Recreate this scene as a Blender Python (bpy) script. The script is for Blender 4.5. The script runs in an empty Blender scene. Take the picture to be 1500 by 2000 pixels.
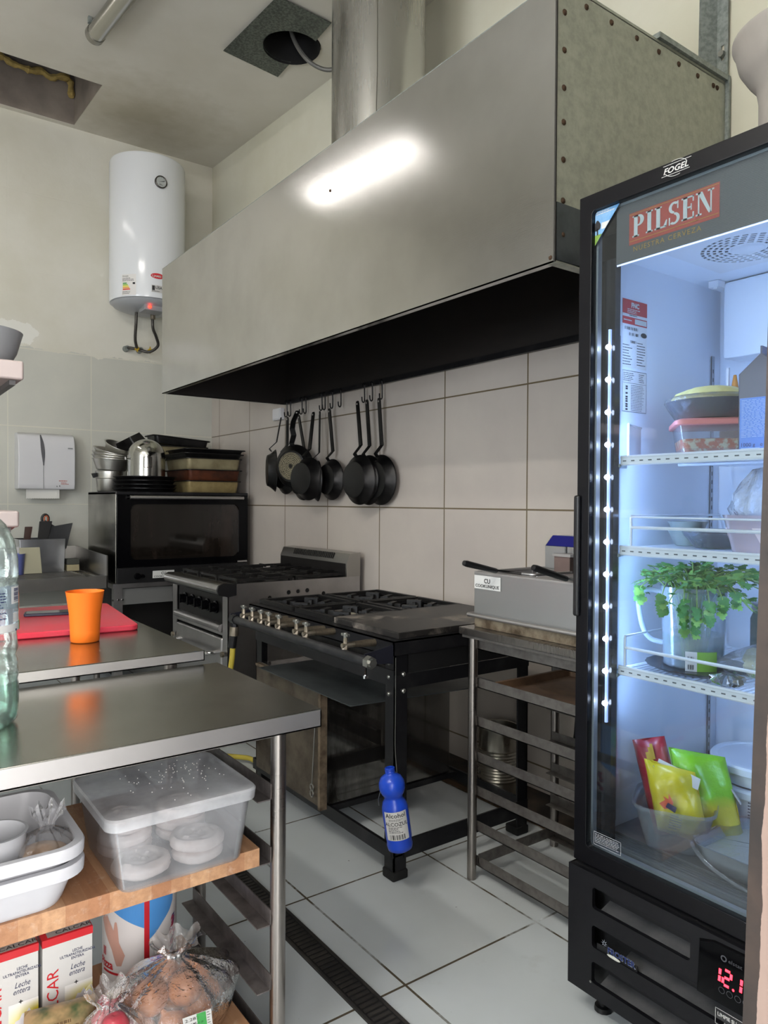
import bpy, bmesh, math, random
from mathutils import Vector, Matrix
from mathutils.geometry import delaunay_2d_cdt
sc = bpy.context.scene
COL = sc.collection
PI = math.pi
V = Vector
random.seed(7)

# ------------------------------------------------------------------ mesh helpers
class MB:
    def __init__(s):
        s.v = []; s.f = []; s.mi = []; s.m = 0; s.M = None
    def add(s, vs, fs):
        o = len(s.v)
        if s.M is not None: vs = [s.M @ V(p) for p in vs]
        s.v += [tuple(p) for p in vs]
        for f in fs:
            s.f.append([i + o for i in f]); s.mi.append(s.m)
        return s
    def box(s, a, b):
        x0, y0, z0 = a; x1, y1, z1 = b
        return s.add([(x0,y0,z0),(x1,y0,z0),(x1,y1,z0),(x0,y1,z0),(x0,y0,z1),(x1,y0,z1),(x1,y1,z1),(x0,y1,z1)],
                     [(0,3,2,1),(4,5,6,7),(0,1,5,4),(1,2,6,5),(2,3,7,6),(3,0,4,7)])
    def bar(s, p0, p1, w, h, up=(0,0,1)):
        p0 = V(p0); p1 = V(p1); d = (p1-p0).normalized(); u = V(up)
        sd = d.cross(u)
        if sd.length < 1e-4: sd = d.cross(V((1,0,0)))
        sd.normalize(); u = sd.cross(d)
        vs = []
        for p in (p0, p1):
            for i, j in ((-1,-1),(1,-1),(1,1),(-1,1)): vs.append(p + sd*w/2*i + u*h/2*j)
        return s.add(vs, [(0,3,2,1),(4,5,6,7),(0,1,5,4),(1,2,6,5),(2,3,7,6),(3,0,4,7)])
    def tube(s, pts, r, n=10, caps=True, flat=1.0):
        pts = [V(p) for p in pts]; k = len(pts)
        rs = r if isinstance(r, (list, tuple)) else [r]*k
        T = [(pts[min(i+1,k-1)] - pts[max(i-1,0)]).normalized() for i in range(k)]
        a = V((0,0,1)) if abs(T[0].z) < .9 else V((1,0,0))
        nrm = (a - T[0]*a.dot(T[0])).normalized()
        vs = []
        for i in range(k):
            nrm = (nrm - T[i]*nrm.dot(T[i])).normalized(); b = T[i].cross(nrm)
            for j in range(n):
                t = 2*PI*j/n
                vs.append(pts[i] + (nrm*math.cos(t)*flat + b*math.sin(t))*rs[i])
        fs = [(i*n+j, i*n+(j+1)%n, (i+1)*n+(j+1)%n, (i+1)*n+j) for i in range(k-1) for j in range(n)]
        if caps: fs += [tuple(reversed(range(n))), tuple(range((k-1)*n, k*n))]
        return s.add(vs, fs)
    def cyl(s, p0, p1, r, n=20, caps=True):
        return s.tube([p0, p1], r, n, caps)
    def lathe(s, prof, c=(0,0,0), n=36, R=None, wob=None):
        c = V(c); vs = []
        for k, (r, z) in enumerate(prof):
            for j in range(n):
                t = 2*PI*j/n; rr = max(r, 1e-5)
                if wob: rr *= wob(t, k)
                p = V((rr*math.cos(t), rr*math.sin(t), z))
                vs.append(c + (R @ p if R else p))
        fs = [(i*n+j, i*n+(j+1)%n, (i+1)*n+(j+1)%n, (i+1)*n+j) for i in range(len(prof)-1) for j in range(n)]
        if prof[0][0] > 1e-4: fs.append(tuple(reversed(range(n))))
        if prof[-1][0] > 1e-4: fs.append(tuple(range((len(prof)-1)*n, len(prof)*n)))
        return s.add(vs, fs)
    def loft(s, rings, cap0=True, cap1=True):
        n = len(rings[0]); vs = [p for r in rings for p in r]
        fs = [(i*n+j, i*n+(j+1)%n, (i+1)*n+(j+1)%n, (i+1)*n+j) for i in range(len(rings)-1) for j in range(n)]
        if cap0: fs.append(tuple(reversed(range(n))))
        if cap1: fs.append(tuple(range((len(rings)-1)*n, len(rings)*n)))
        return s.add(vs, fs)
    def grid(s, fn, nu, nv):
        vs = [fn(i/nu, j/nv) for j in range(nv+1) for i in range(nu+1)]
        w = nu+1
        return s.add(vs, [(j*w+i, j*w+i+1, (j+1)*w+i+1, (j+1)*w+i) for j in range(nv) for i in range(nu)])
    def prism(s, poly, fn, t):
        """poly: 2D outline, fn(u,v,w)->3D, extruded from w=0 to w=t"""
        n = len(poly)
        vs = [fn(u, v, 0) for u, v in poly] + [fn(u, v, t) for u, v in poly]
        fs = [tuple(range(n))[::-1], tuple(range(n, 2*n))] + [(i, (i+1) % n, n+(i+1) % n, n+i) for i in range(n)]
        return s.add(vs, fs)
    def holed(s, outer, holes, fn, t=0.0):
        """flat plate with holes: outline and holes in 2D, fn(u,v,w)->3D"""
        pts = []; faces = []
        for lp in [outer] + holes:
            k = len(pts); pts += [V(p) for p in lp]; faces.append(list(range(k, k+len(lp))))
        vo, eo, fo, *_ = delaunay_2d_cdt(pts, [], faces, 5, 1e-6)
        n = len(vo)
        vs = [fn(p.x, p.y, 0) for p in vo]
        fs = [tuple(f) for f in fo]
        if t:
            vs += [fn(p.x, p.y, t) for p in vo]
            fs = [tuple(reversed(f)) for f in fo] + [tuple(i+n for i in f) for f in fo]
            cnt = {}
            for f in fo:
                for i in range(len(f)):
                    e = (f[i], f[(i+1) % len(f)]); cnt[e] = 1
            for a, b in list(cnt):
                if (b, a) not in cnt: fs.append((a, b, b+n, a+n))
        return s.add(vs, fs)
    def build(s, name, mat, parent=None, smooth=True, bevel=0, sharp=38, recalc=True, seg=2):
        me = bpy.data.meshes.new(name)
        vs = [V(p) for p in s.v]
        xs = [p.x for p in vs]; ys = [p.y for p in vs]; zs = [p.z for p in vs]
        c = V(((min(xs)+max(xs))/2, (min(ys)+max(ys))/2, min(zs)))
        me.from_pydata([p - c for p in vs], [], s.f)
        mats = mat if isinstance(mat, (list, tuple)) else [mat]
        for m in mats: me.materials.append(m)
        if len(mats) > 1: me.polygons.foreach_set('material_index', s.mi)
        if recalc or bevel:
            bm = bmesh.new(); bm.from_mesh(me)
            if recalc: bmesh.ops.recalc_face_normals(bm, faces=bm.faces)
            if bevel:
                es = [e for e in bm.edges if len(e.link_faces) == 2 and e.calc_face_angle(0) > .6]
                bmesh.ops.bevel(bm, geom=es, offset=bevel, segments=seg, profile=.5, affect='EDGES', clamp_overlap=True)
            bm.to_mesh(me); bm.free()
        if smooth:
            me.polygons.foreach_set('use_smooth', [True]*len(me.polygons))
            me.set_sharp_from_angle(angle=math.radians(sharp))
        me.update()
        o = bpy.data.objects.new(name, me); COL.objects.link(o)
        place(o, c, parent)
        if bevel and smooth:
            w = o.modifiers.new('even_normals', 'WEIGHTED_NORMAL'); w.keep_sharp = True; w.weight = 100
        return o

def wloc(o):
    p = V((0,0,0))
    while o is not None:
        p = p + o.location; o = o.parent
    return p
def place(o, c, parent):
    if parent is not None:
        o.parent = parent; o.location = V(c) - wloc(parent)
    else: o.location = V(c)

def tag(o, label, cat, group=None, kind=None):
    o['label'] = label; o['category'] = cat
    if group: o['group'] = group
    if kind: o['kind'] = kind
    return o
def thing(name, label, cat, loc, group=None):
    o = bpy.data.objects.new(name, None); COL.objects.link(o)
    o.empty_display_size = .05; o.location = loc
    return tag(o, label, cat, group)
def struct(o):
    o['kind'] = 'structure'; return o
def copy_tree(o, parent=None):
    c = o.copy(); COL.objects.link(c); c.parent = parent
    for ch in list(o.children): copy_tree(ch, c)
    return c
def box(name, a, b, mat, parent=None, bevel=0, **k):
    return MB().box(a, b).build(name, mat, parent, bevel=bevel, **k)

def rrect(cx, cy, w, d, r, z, n=5):
    """ring of a rectangle with rounded corners in a horizontal plane"""
    r = min(r, w/2-1e-4, d/2-1e-4); out = []
    for sx, sy, a0 in ((1,1,0),(-1,1,PI/2),(-1,-1,PI),(1,-1,1.5*PI)):
        for k in range(n+1):
            a = a0 + PI/2*k/n
            out.append(V((cx+sx*(w/2-r)+r*math.cos(a), cy+sy*(d/2-r)+r*math.sin(a), z)))
    return out
def tub(mb, c, prof, t, rot=0, n=5):
    """open rounded-rectangle vessel: prof = [(z,w,d,r)...] from the base to the rim"""
    Rm = Matrix.Rotation(rot, 3, 'Z'); c = V(c)
    ring = lambda w, d, r, z: [c + Rm @ p for p in rrect(0, 0, w, d, r, z, n)]
    rings = [ring(w, d, r, z) for z, w, d, r in prof]
    rings += [ring(w-2*t, d-2*t, max(r-t, .004), max(z, prof[0][0]+t)) for z, w, d, r in reversed(prof)]
    mb.loft(rings); return mb
def circ(cx, cy, r, n=24, a0=0, a1=2*PI, end=False):
    return [(cx+r*math.cos(a0+(a1-a0)*k/n), cy+r*math.sin(a0+(a1-a0)*k/n)) for k in range(n+(1 if end else 0))]
def bez(p0, p1, p2, p3, n=12):
    p0, p1, p2, p3 = map(V, (p0, p1, p2, p3)); out = []
    for i in range(n+1):
        t = i/n; u = 1-t
        out.append(p0*u**3 + p1*3*u*u*t + p2*3*u*t*t + p3*t**3)
    return out
def spline(pts, n=6):
    P = [V(p) for p in pts]; P = [P[0]*2-P[1]] + P + [P[-1]*2-P[-2]]; out = []
    for i in range(1, len(P)-2):
        for k in range(n):
            t = k/n; a, b, c, d = P[i-1:i+3]
            out.append(.5*((2*b)+(c-a)*t+(2*a-5*b+4*c-d)*t*t+(3*b-a-3*c+d)*t**3))
    out.append(P[-2]); return out

# planes to lay flat marks on: (u,v,w) -> world, w is the height off the surface
def plane(o, u, v):
    o = V(o); u = V(u).normalized(); v = V(v); v = (v - u*v.dot(u)).normalized(); w = u.cross(v)
    return lambda a, b, h=0: o + u*a + v*b + w*h
def drum(c, R, a0, z0, ax=None):
    """mapping on an upright cylinder; u runs counter-clockwise seen from above"""
    c = V(c)
    def fn(a, b, h=0):
        t = a0 + a/R
        p = V(((R+h)*math.cos(t), (R+h)*math.sin(t), z0+b))
        return c + (ax @ p if ax else p)
    return fn
def patch(mb, fn, u0, v0, u1, v1, h=.0006, nu=1, nv=1):
    """thin rectangle of a label"""
    return mb.grid(lambda a, b: fn(u0+(u1-u0)*a, v0+(v1-v0)*b, h), nu, nv)
def poly(mb, pts, fn, h=.0008):
    return mb.add([fn(u, v, h) for u, v in pts], [tuple(range(len(pts)))])
def text(mb, s, fn, u, v, size, h=.0012, align='LEFT', sx=1.0, bold=0.0, shear=0.0, rot=0.0, spacing=1.0, serif=False):
    cu = bpy.data.curves.new('lettering', 'FONT'); cu.body = s; cu.size = size; cu.align_x = align
    cu.resolution_u = 2; cu.offset = bold*size; cu.shear = shear; cu.space_character = spacing
    ob = bpy.data.objects.new('lettering', cu); COL.objects.link(ob)
    dg = bpy.context.evaluated_depsgraph_get()
    me = bpy.data.meshes.new_from_object(ob.evaluated_get(dg))
    ca, sa = math.cos(rot), math.sin(rot)
    vs = []
    for q in me.vertices:
        x, y = q.co.x*sx, q.co.y
        vs.append(fn(u + x*ca - y*sa, v + x*sa + y*ca, h))
    mb.add(vs, [tuple(p.vertices) for p in me.polygons])
    bpy.data.objects.remove(ob); bpy.data.meshes.remove(me); bpy.data.curves.remove(cu)
    return mb
def serif(mb, fn, u, v, size, word, h=.0012, w=.0):
    """slab serif capitals from strokes: P I L S E N"""
    st = size*.2; th = size*.075; x = u
    def r(a, b, c, d): poly(mb, [(a,b),(c,b),(c,d),(a,d)], fn, h)
    def arc(cx, cy, rx, ry, a0, a1, tx, ty, n=14):
        for k in range(n):
            p = a0+(a1-a0)*k/n; q = a0+(a1-a0)*(k+1)/n
            poly(mb, [(cx+rx*math.cos(p), cy+ry*math.sin(p)), (cx+rx*math.cos(q), cy+ry*math.sin(q)),
                      (cx+(rx-tx)*math.cos(q), cy+(ry-ty)*math.sin(q)), (cx+(rx-tx)*math.cos(p), cy+(ry-ty)*math.sin(p))], fn, h)
    H = size
    for ch in word:
        if ch == 'P':
            r(x+.08*H, v, x+.08*H+st, v+H); r(x, v, x+.36*H, v+th); r(x, v+H-th, x+.3*H, v+H)
            arc(x+.32*H, v+.74*H, .3*H, .26*H, -PI/2, PI/2, st, th); r(x+.25*H, v+H-th, x+.33*H, v+H); r(x+.25*H, v+.48*H, x+.33*H, v+.48*H+th); x += .72*H
        elif ch == 'I':
            r(x+.08*H, v, x+.08*H+st, v+H); r(x, v, x+.36*H, v+th); r(x, v+H-th, x+.36*H, v+H); x += .46*H
        elif ch == 'L':
            r(x+.08*H, v, x+.08*H+st, v+H); r(x, v, x+.6*H, v+th); r(x, v+H-th, x+.36*H, v+H)
            poly(mb, [(x+.6*H, v), (x+.64*H, v+.32*H), (x+.58*H, v+.32*H), (x+.45*H, v+th)], fn, h); x += .7*H
        elif ch == 'S':
            arc(x+.28*H, v+.74*H, .27*H, .26*H, .25*PI, 1.5*PI, .15*H, th*1.3); arc(x+.28*H, v+.25*H, .28*H, .265*H, -.75*PI, .5*PI, .15*H, th*1.3)
            r(x+.43*H, v+.66*H, x+.49*H, v+H); r(x+.02*H, v, x+.08*H, v+.34*H); x += .64*H
        elif ch == 'E':
            r(x+.08*H, v, x+.08*H+st, v+H); r(x, v, x+.58*H, v+th); r(x, v+H-th, x+.58*H, v+H); r(x+.25*H, v+.48*H, x+.46*H, v+.48*H+th)
            r(x+.53*H, v, x+.6*H, v+.28*H); r(x+.53*H, v+.74*H, x+.59*H, v+H); r(x+.44*H, v+.38*H, x+.49*H, v+.66*H); x += .68*H
        elif ch == 'N':
            r(x+.1*H, v, x+.17*H, v+H); r(x, v, x+.28*H, v+th); r(x, v+H-th, x+.22*H, v+H)
            poly(mb, [(x+.08*H, v+H), (x+.3*H, v+H), (x+.74*H, v), (x+.6*H, v)], fn, h)
            r(x+.67*H, v, x+.74*H, v+H); r(x+.55*H, v+H-th, x+.84*H, v+H); x += .84*H
    return x
def barcode(mb, fn, u, v, w, hgt, n=22, h=.0012, seed=1):
    rnd = random.Random(seed); x = 0; ws = [rnd.choice((1,1,2,3)) for _ in range(n)]; k = w/sum(ws)
    for i, q in enumerate(ws):
        if i % 2 == 0: patch(mb, fn, u+x*k, v, u+(x+q)*k, v+hgt, h)
        x += q
def lines(mb, fn, u, v, w, n, pitch, th, h=.0012, seed=3, lo=.55):
    """small print too fine to read, as rows of short dashes"""
    rnd = random.Random(seed)
    for i in range(n):
        x = 0; end = w*rnd.uniform(lo, 1)
        while x < end:
            q = min(rnd.uniform(.05, .16)*w, end-x)
            patch(mb, fn, u+x, v-i*pitch, u+x+q, v-i*pitch+th, h); x += q + .025*w

def strip(fn, pts, h=.0004, n=10):
    """polygon on the curved surface, cut into narrow upright slices"""
    mb = MB(); u0, u1 = min(p[0] for p in pts), max(p[0] for p in pts)
    def span(u):
        vs = []
        for i in range(len(pts)):
            (a, b), (c, d) = pts[i], pts[(i+1) % len(pts)]
            if a == c: continue
            if min(a,c)-1e-9 <= u <= max(a,c)+1e-9: vs.append(b+(d-b)*(u-a)/(c-a))
        return (min(vs), max(vs)) if vs else (0, 0)
    for i in range(n):
        a, b = u0+(u1-u0)*(i+.0)/n, u0+(u1-u0)*(i+1)/n; e = (u1-u0)*1e-4
        s0, s1 = span(a+e), span(b-e); mb.add([fn(a,s0[0],h), fn(b,s1[0],h), fn(b,s1[1],h), fn(a,s0[1],h)], [(0,1,2,3)])
    return mb

# ------------------------------------------------------------------ materials
def C(hexa):
    h = hexa.lstrip('#'); o = []
    for i in (0, 2, 4):
        c = int(h[i:i+2], 16)/255
        o.append(c/12.92 if c <= .04045 else ((c+.055)/1.055)**2.4)
    return (*o, 1)
class NT:
    def __init__(s, name):
        s.mat = bpy.data.materials.new(name); s.mat.use_nodes = True
        s.t = s.mat.node_tree; s.n = s.t.nodes; s.l = s.t.links
        s.bsdf = s.n['Principled BSDF']; s.out = s.n['Material Output']
    def node(s, typ, **kw):
        nd = s.n.new(typ)
        for k, v in kw.items():
            if k in nd.inputs and not hasattr(nd, k): nd.inputs[k].default_value = v
            else: setattr(nd, k, v)
        return nd
    def link(s, a, b): s.l.new(a, b)
    def math(s, op, a, b=None, c=None):
        nd = s.n.new('ShaderNodeMath'); nd.operation = op
        for i, x in enumerate((a, b, c)):
            if x is None: continue
            if isinstance(x, (int, float)): nd.inputs[i].default_value = x
            else: s.l.new(x, nd.inputs[i])
        return nd.outputs[0]
    def mix(s, f, a, b):
        nd = s.n.new('ShaderNodeMix'); nd.data_type = 'RGBA'
        for i, x in ((0, f), (6, a), (7, b)):
            if isinstance(x, (int, float)): nd.inputs[i].default_value = x
            elif isinstance(x, tuple): nd.inputs[i].default_value = x
            else: s.l.new(x, nd.inputs[i])
        return nd.outputs[2]
    def coord(s, kind='Object', scale=(1,1,1)):
        tc = s.n.new('ShaderNodeTexCoord'); mp = s.n.new('ShaderNodeMapping')
        mp.inputs['Scale'].default_value = scale
        s.l.new(tc.outputs[kind], mp.inputs[0]); return mp.outputs[0]
    def noise(s, scale, detail=4, rough=.55, vec=None):
        nd = s.n.new('ShaderNodeTexNoise'); nd.inputs['Scale'].default_value = scale
        nd.inputs['Detail'].default_value = detail; nd.inputs['Roughness'].default_value = rough
        if vec is not None: s.l.new(vec, nd.inputs['Vector'])
        return nd.outputs['Fac']
    def ramp(s, f, lo, hi):
        nd = s.n.new('ShaderNodeMapRange'); nd.inputs[1].default_value = lo; nd.inputs[2].default_value = hi
        s.l.new(f, nd.inputs[0]); return nd.outputs[0]
    def bump(s, h, strength, dist=.01):
        nd = s.n.new('ShaderNodeBump'); nd.inputs['Strength'].default_value = strength; nd.inputs['Distance'].default_value = dist
        s.l.new(h, nd.inputs['Height']); s.l.new(nd.outputs[0], s.bsdf.inputs['Normal'])
    def set(s, **k):
        for a, b in k.items():
            a = a.replace('_', ' ')
            if isinstance(b, (int, float, tuple)): s.bsdf.inputs[a].default_value = b
            else: s.l.new(b, s.bsdf.inputs[a])
        return s
def mat(name, col, rough=.5, metal=0.0, col2=None, nscale=8, lo=.4, hi=.7, bump=0, bscale=60, stretch=(1,1,1), detail=5, rvar=0, **k):
    """plain or two-tone procedural surface"""
    t = NT(name); c = C(col)
    vec = t.coord('Object', stretch) if (col2 or bump or rvar) else None
    if col2:
        f = t.ramp(t.noise(nscale, detail, .6, vec), lo, hi); t.set(Base_Color=t.mix(f, c, C(col2)))
        if rvar: t.set(Roughness=t.math('MULTIPLY_ADD', f, rvar, rough))
        else: t.set(Roughness=rough)
    else: t.set(Base_Color=c, Roughness=rough)
    t.set(Metallic=float(metal), **k)
    if bump: t.bump(t.noise(bscale, 4, .6, vec), bump, .004)
    return t.mat
def emit(name, col, strength):
    t = NT(name); t.set(Base_Color=C(col), Emission_Color=C(col), Emission_Strength=float(strength)); return t.mat
def clear(name, tint='#ffffff', body='#e8eaee', milk=.12, rough=.08, spec=1.0, nscale=0, lo=.4, hi=.8, bump=0, bscale=30):
    """thin clear plastic or glass: see-through, a little milky, with real reflections"""
    t = NT(name); n = t.n
    tr = n.new('ShaderNodeBsdfTransparent'); tr.inputs[0].default_value = C(tint)
    t.set(Base_Color=C(body), Roughness=rough, Specular_IOR_Level=.5*spec)
    gl = n.new('ShaderNodeBsdfGlossy'); gl.inputs['Roughness'].default_value = rough
    fr = n.new('ShaderNodeFresnel'); fr.inputs['IOR'].default_value = 1.45
    m1 = n.new('ShaderNodeMixShader'); m2 = n.new('ShaderNodeMixShader')
    m1.inputs[0].default_value = milk
    if nscale:
        f = t.ramp(t.noise(nscale, 5, .6, t.coord('Object')), lo, hi)
        t.link(t.math('MULTIPLY', f, milk*2), m1.inputs[0])
    t.link(tr.outputs[0], m1.inputs[1]); t.link(t.bsdf.outputs[0], m1.inputs[2])
    fm = t.math('MULTIPLY', fr.outputs[0], spec*.9)
    t.link(fm, m2.inputs[0]); t.link(m1.outputs[0], m2.inputs[1]); t.link(gl.outputs[0], m2.inputs[2])
    if bump:
        b = n.new('ShaderNodeBump'); b.inputs['Strength'].default_value = bump; b.inputs['Distance'].default_value = .01
        t.link(t.noise(bscale, 4, .6, t.coord('Object')), b.inputs['Height'])
        for q in (gl, t.bsdf, fr): t.link(b.outputs[0], q.inputs['Normal'])
    t.link(m2.outputs[0], t.out.inputs[0])
    return t.mat
def steel(name, col='#a9a9a6', rough=.3, stretch=(1,1,40), amt=.12, smudge=.06, col2=None, metal=1.0, aniso=0.0, bump=.05):
    """brushed sheet steel: fine lines along one direction, smudged roughness"""
    t = NT(name); c = C(col)
    fine = t.noise(14, 3, .6, t.coord('Object', stretch))
    big = t.noise(2.2, 5, .62, t.coord('Object'))
    r = t.math('ADD', t.math('MULTIPLY_ADD', fine, amt, rough-amt/2), t.math('MULTIPLY_ADD', big, smudge*2, -smudge))
    col_ = t.mix(t.ramp(big, .42, .72), c, C(col2)) if col2 else c
    t.set(Base_Color=col_, Metallic=metal, Roughness=r)
    if aniso: t.set(Anisotropic=aniso)
    if bump: t.bump(fine, bump, .001)
    return t.mat
# ------------------------------------------------------------------ shared materials
black = mat('black_plastic', '#121214', .38)
black_gloss = mat('black_gloss_paint', '#060608', .14, Specular_IOR_Level=.1)
black_matt = mat('black_matt_paint', '#151517', .55, bump=.06, bscale=220)
soot = mat('sooty_iron', '#161514', .5, .3, col2='#2c2926', nscale=14, bump=.15, bscale=90)
iron = mat('cast_iron', '#0e0d0d', .5, .2, bump=.15, bscale=160)
black_steel = mat('black_painted_steel', '#17171a', .4, .35, col2='#302f30', nscale=9, lo=.5, hi=.8)
pan_black = mat('seasoned_pan_iron', '#0b0b0c', .34, .25, col2='#1a1818', nscale=10, rvar=.15)
steel_top = steel('worktop_steel', '#b3b2a8', .23, (40,1,1), .1, .05, col2='#a3a196')
steel_edge = steel('steel_edge', '#bebbb9', .46, (1,1,1), .05, .05)
steel_tube = steel('tube_steel', '#9c9691', .3, (1,1,30), .1, .05)
steel_hood = steel('hood_steel', '#c6c6c5', .155, (1,1,46), .06, .04, col2='#b9b9b7')
steel_side = steel('range_steel', '#b6b4b4', .34, (1,1,30), .1, .06, col2='#989595')
steel_mirror = mat('polished_steel', '#c3c3be', .12, 1.0, col2='#a7a59d', nscale=4, rvar=.12)
alu = steel('worn_aluminium', '#d2d0ca', .36, (1,1,18), .12, .05)
galv = mat('galvanised_sheet', '#94978a', .45, .3, col2='#a5a799', nscale=38, lo=.35, hi=.65, rvar=-.1)
galv_grey = mat('galvanised_grey', '#8f9693', .42, .45, col2='#777e7b', nscale=60, lo=.4, hi=.6)
chrome = mat('chrome', '#c9c9c9', .12, 1.0)
brass = mat('worn_brass_fitting', '#9a9182', .35, .8, col2='#6f6655', nscale=40)
white_enamel = mat('white_enamel', '#dfe2e6', .14)
white_plastic = mat('white_plastic', '#d9d9dc', .35)
grey_plastic = mat('grey_plastic', '#8c8e91', .4)
white_paint = mat('white_print', '#c9c9c6', .5)
black_print = mat('black_print', '#17171a', .5)
navy_print = mat('navy_print', '#20254e', .5)
red_print = mat('red_print', '#c0202c', .45)
paper = mat('label_paper', '#dcdad8', .6)

def tile_nodes(t, A, a0, da, B, b0, db, g):
    """grout mask from two world coordinates"""
    def line(x, x0, d):
        f = t.math('FRACT', t.math('DIVIDE', t.math('SUBTRACT', x, x0 - d/2), d))
        return t.math('LESS_THAN', t.math('ABSOLUTE', t.math('SUBTRACT', f, .5)), g/d/2)
    return t.math('MAXIMUM', line(A, a0, da), line(B, b0, db))
def wall_mat(name, axis, a0, da, tile, tile2, grout, plaster, plaster2, top=2.51):
    t = NT(name); geo = t.node('ShaderNodeNewGeometry'); sp = t.node('ShaderNodeSeparateXYZ')
    t.link(geo.outputs['Position'], sp.inputs[0])
    A = sp.outputs[axis]; Z = sp.outputs[2]
    g = tile_nodes(t, A, a0, da, Z, 1.316, .597, .008)
    n1 = t.noise(1.3, 5, .6, geo.outputs['Position']); n2 = t.noise(5, 6, .65, geo.outputs['Position'])
    n3 = t.noise(30, 4, .6, geo.outputs['Position'])
    tl = t.mix(t.ramp(n1, .35, .7), C(tile), C(tile2))
    tl = t.mix(t.math('MULTIPLY', g, .95), tl, C(grout))
    pl = t.mix(t.ramp(n1, .4, .75), C(plaster), C(plaster2))
    pl = t.mix(t.math('MULTIPLY', t.ramp(n2, .66, .72), .25), pl, C('#e8e8de'))
    edge = t.math('ADD', Z, t.math('MULTIPLY_ADD', n2, .12, -.06))
    m = t.math('GREATER_THAN', edge, top)
    if axis == 0:      # patch where old paint has peeled off above the tiles
        d = t.n.new('ShaderNodeVectorMath'); d.operation = 'DISTANCE'
        sc_ = t.n.new('ShaderNodeVectorMath'); sc_.operation = 'MULTIPLY'; t.link(geo.outputs['Position'], sc_.inputs[0]); sc_.inputs[1].default_value = (1, 1, 3.2)
        t.link(sc_.outputs[0], d.inputs[0]); d.inputs[1].default_value = (.93, 6.19, 8.42)
        pl = t.mix(t.math('MULTIPLY', t.math('LESS_THAN', t.math('ADD', d.outputs['Value'], t.math('MULTIPLY', n2, .5)), .5), .7), pl, C('#e6e6e0'))
    t.set(Base_Color=t.mix(m, tl, pl), Roughness=t.math('MULTIPLY_ADD', m, .5, .3))
    h = t.math('ADD', t.math('MULTIPLY', t.math('MULTIPLY', n2, m), .5), t.math('MULTIPLY', g, -.35))
    h = t.math('ADD', h, t.math('MULTIPLY', m, -.3))
    t.bump(h, .5, .012)
    return t.mat
m_wall_back = wall_mat('wall_back_tile_and_plaster', 0, .967, .606, '#b9bab2', '#c6c6bc', '#cfcdbf', '#d6d4c9', '#c9c6b6')
m_wall_right = wall_mat('wall_right_tile_and_plaster', 1, 2.425, .6, '#c3bbb2', '#b5ada6', '#63553c', '#d2d0c0', '#c6c3ae')
m_wall_plain = mat('plaster', '#e2e2e0', .8, col2='#d6d6d2', nscale=1.5, bump=.2, bscale=12)
def floor_mat():
    t = NT('white_floor_tile'); geo = t.node('ShaderNodeNewGeometry'); sp = t.node('ShaderNodeSeparateXYZ')
    P = geo.outputs['Position']; t.link(P, sp.inputs[0])
    g = tile_nodes(t, sp.outputs[0], 1.25, .532, sp.outputs[1], 1.606, .551, .0075)
    n1 = t.noise(1.1, 5, .6, P); n2 = t.noise(26, 3, .5, P); n3 = t.noise(3.5, 6, .7, P)
    c = t.mix(t.ramp(n1, .35, .7), C('#c8cecf'), C('#d3dadc'))
    c = t.mix(t.math('MULTIPLY', t.ramp(n2, .735, .75), .8), c, C('#3c362f'))
    c = t.mix(t.math('MULTIPLY', t.ramp(n3, .62, .8), .25), c, C('#8d877b'))
    c = t.mix(t.math('MULTIPLY', g, t.ramp(n3, .3, .5)), c, C('#4a4130'))
    t.set(Base_Color=c, Roughness=t.math('MULTIPLY_ADD', g, .5, .24))
    t.bump(t.math('MULTIPLY', g, -1), .4, .004)
    return t.mat
m_floor = floor_mat()
def ceiling_mat():
    t = NT('ceiling_plaster'); P = t.node('ShaderNodeNewGeometry').outputs['Position']
    n = t.noise(1.2, 5, .6, P); n2 = t.noise(9, 5, .6, P)
    d = t.n.new('ShaderNodeVectorMath'); d.operation = 'DISTANCE'; t.link(P, d.inputs[0]); d.inputs[1].default_value = (1.75, 5.6, 4.25)
    stain = t.math('MULTIPLY', t.ramp(t.math('ADD', d.outputs['Value'], t.math('MULTIPLY', n2, .5)), 1.0, .35), .55)
    c = t.mix(t.ramp(n, .35, .75), C('#d6d2c8'), C('#cac5b8')); c = t.mix(stain, c, C('#8f8462'))
    t.set(Base_Color=c, Roughness=.75); t.bump(n2, .35, .004); return t.mat
m_ceiling = ceiling_mat()
m_bare = mat('bare_concrete', '#8f8779', .85, col2='#6f675c', nscale=5, bump=.3, bscale=20)

# ------------------------------------------------------------------ the room
CZ = lambda y: 4.29 - .062*(6.19 - y)          # the ceiling slopes down towards the door
WX, BY, LX, FY = 2.6, 6.19, -2.3, .25
struct(box('floor', (LX-.1, -2.2, -.06), (WX+.1, BY+.1, 0), m_floor))
struct(box('wall_back', (LX-.1, BY, 0), (WX+.1, BY+.12, 4.75), m_wall_back))
struct(box('wall_right', (WX, -2.2, 0), (WX+.12, BY, 4.75), m_wall_right))
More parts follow.
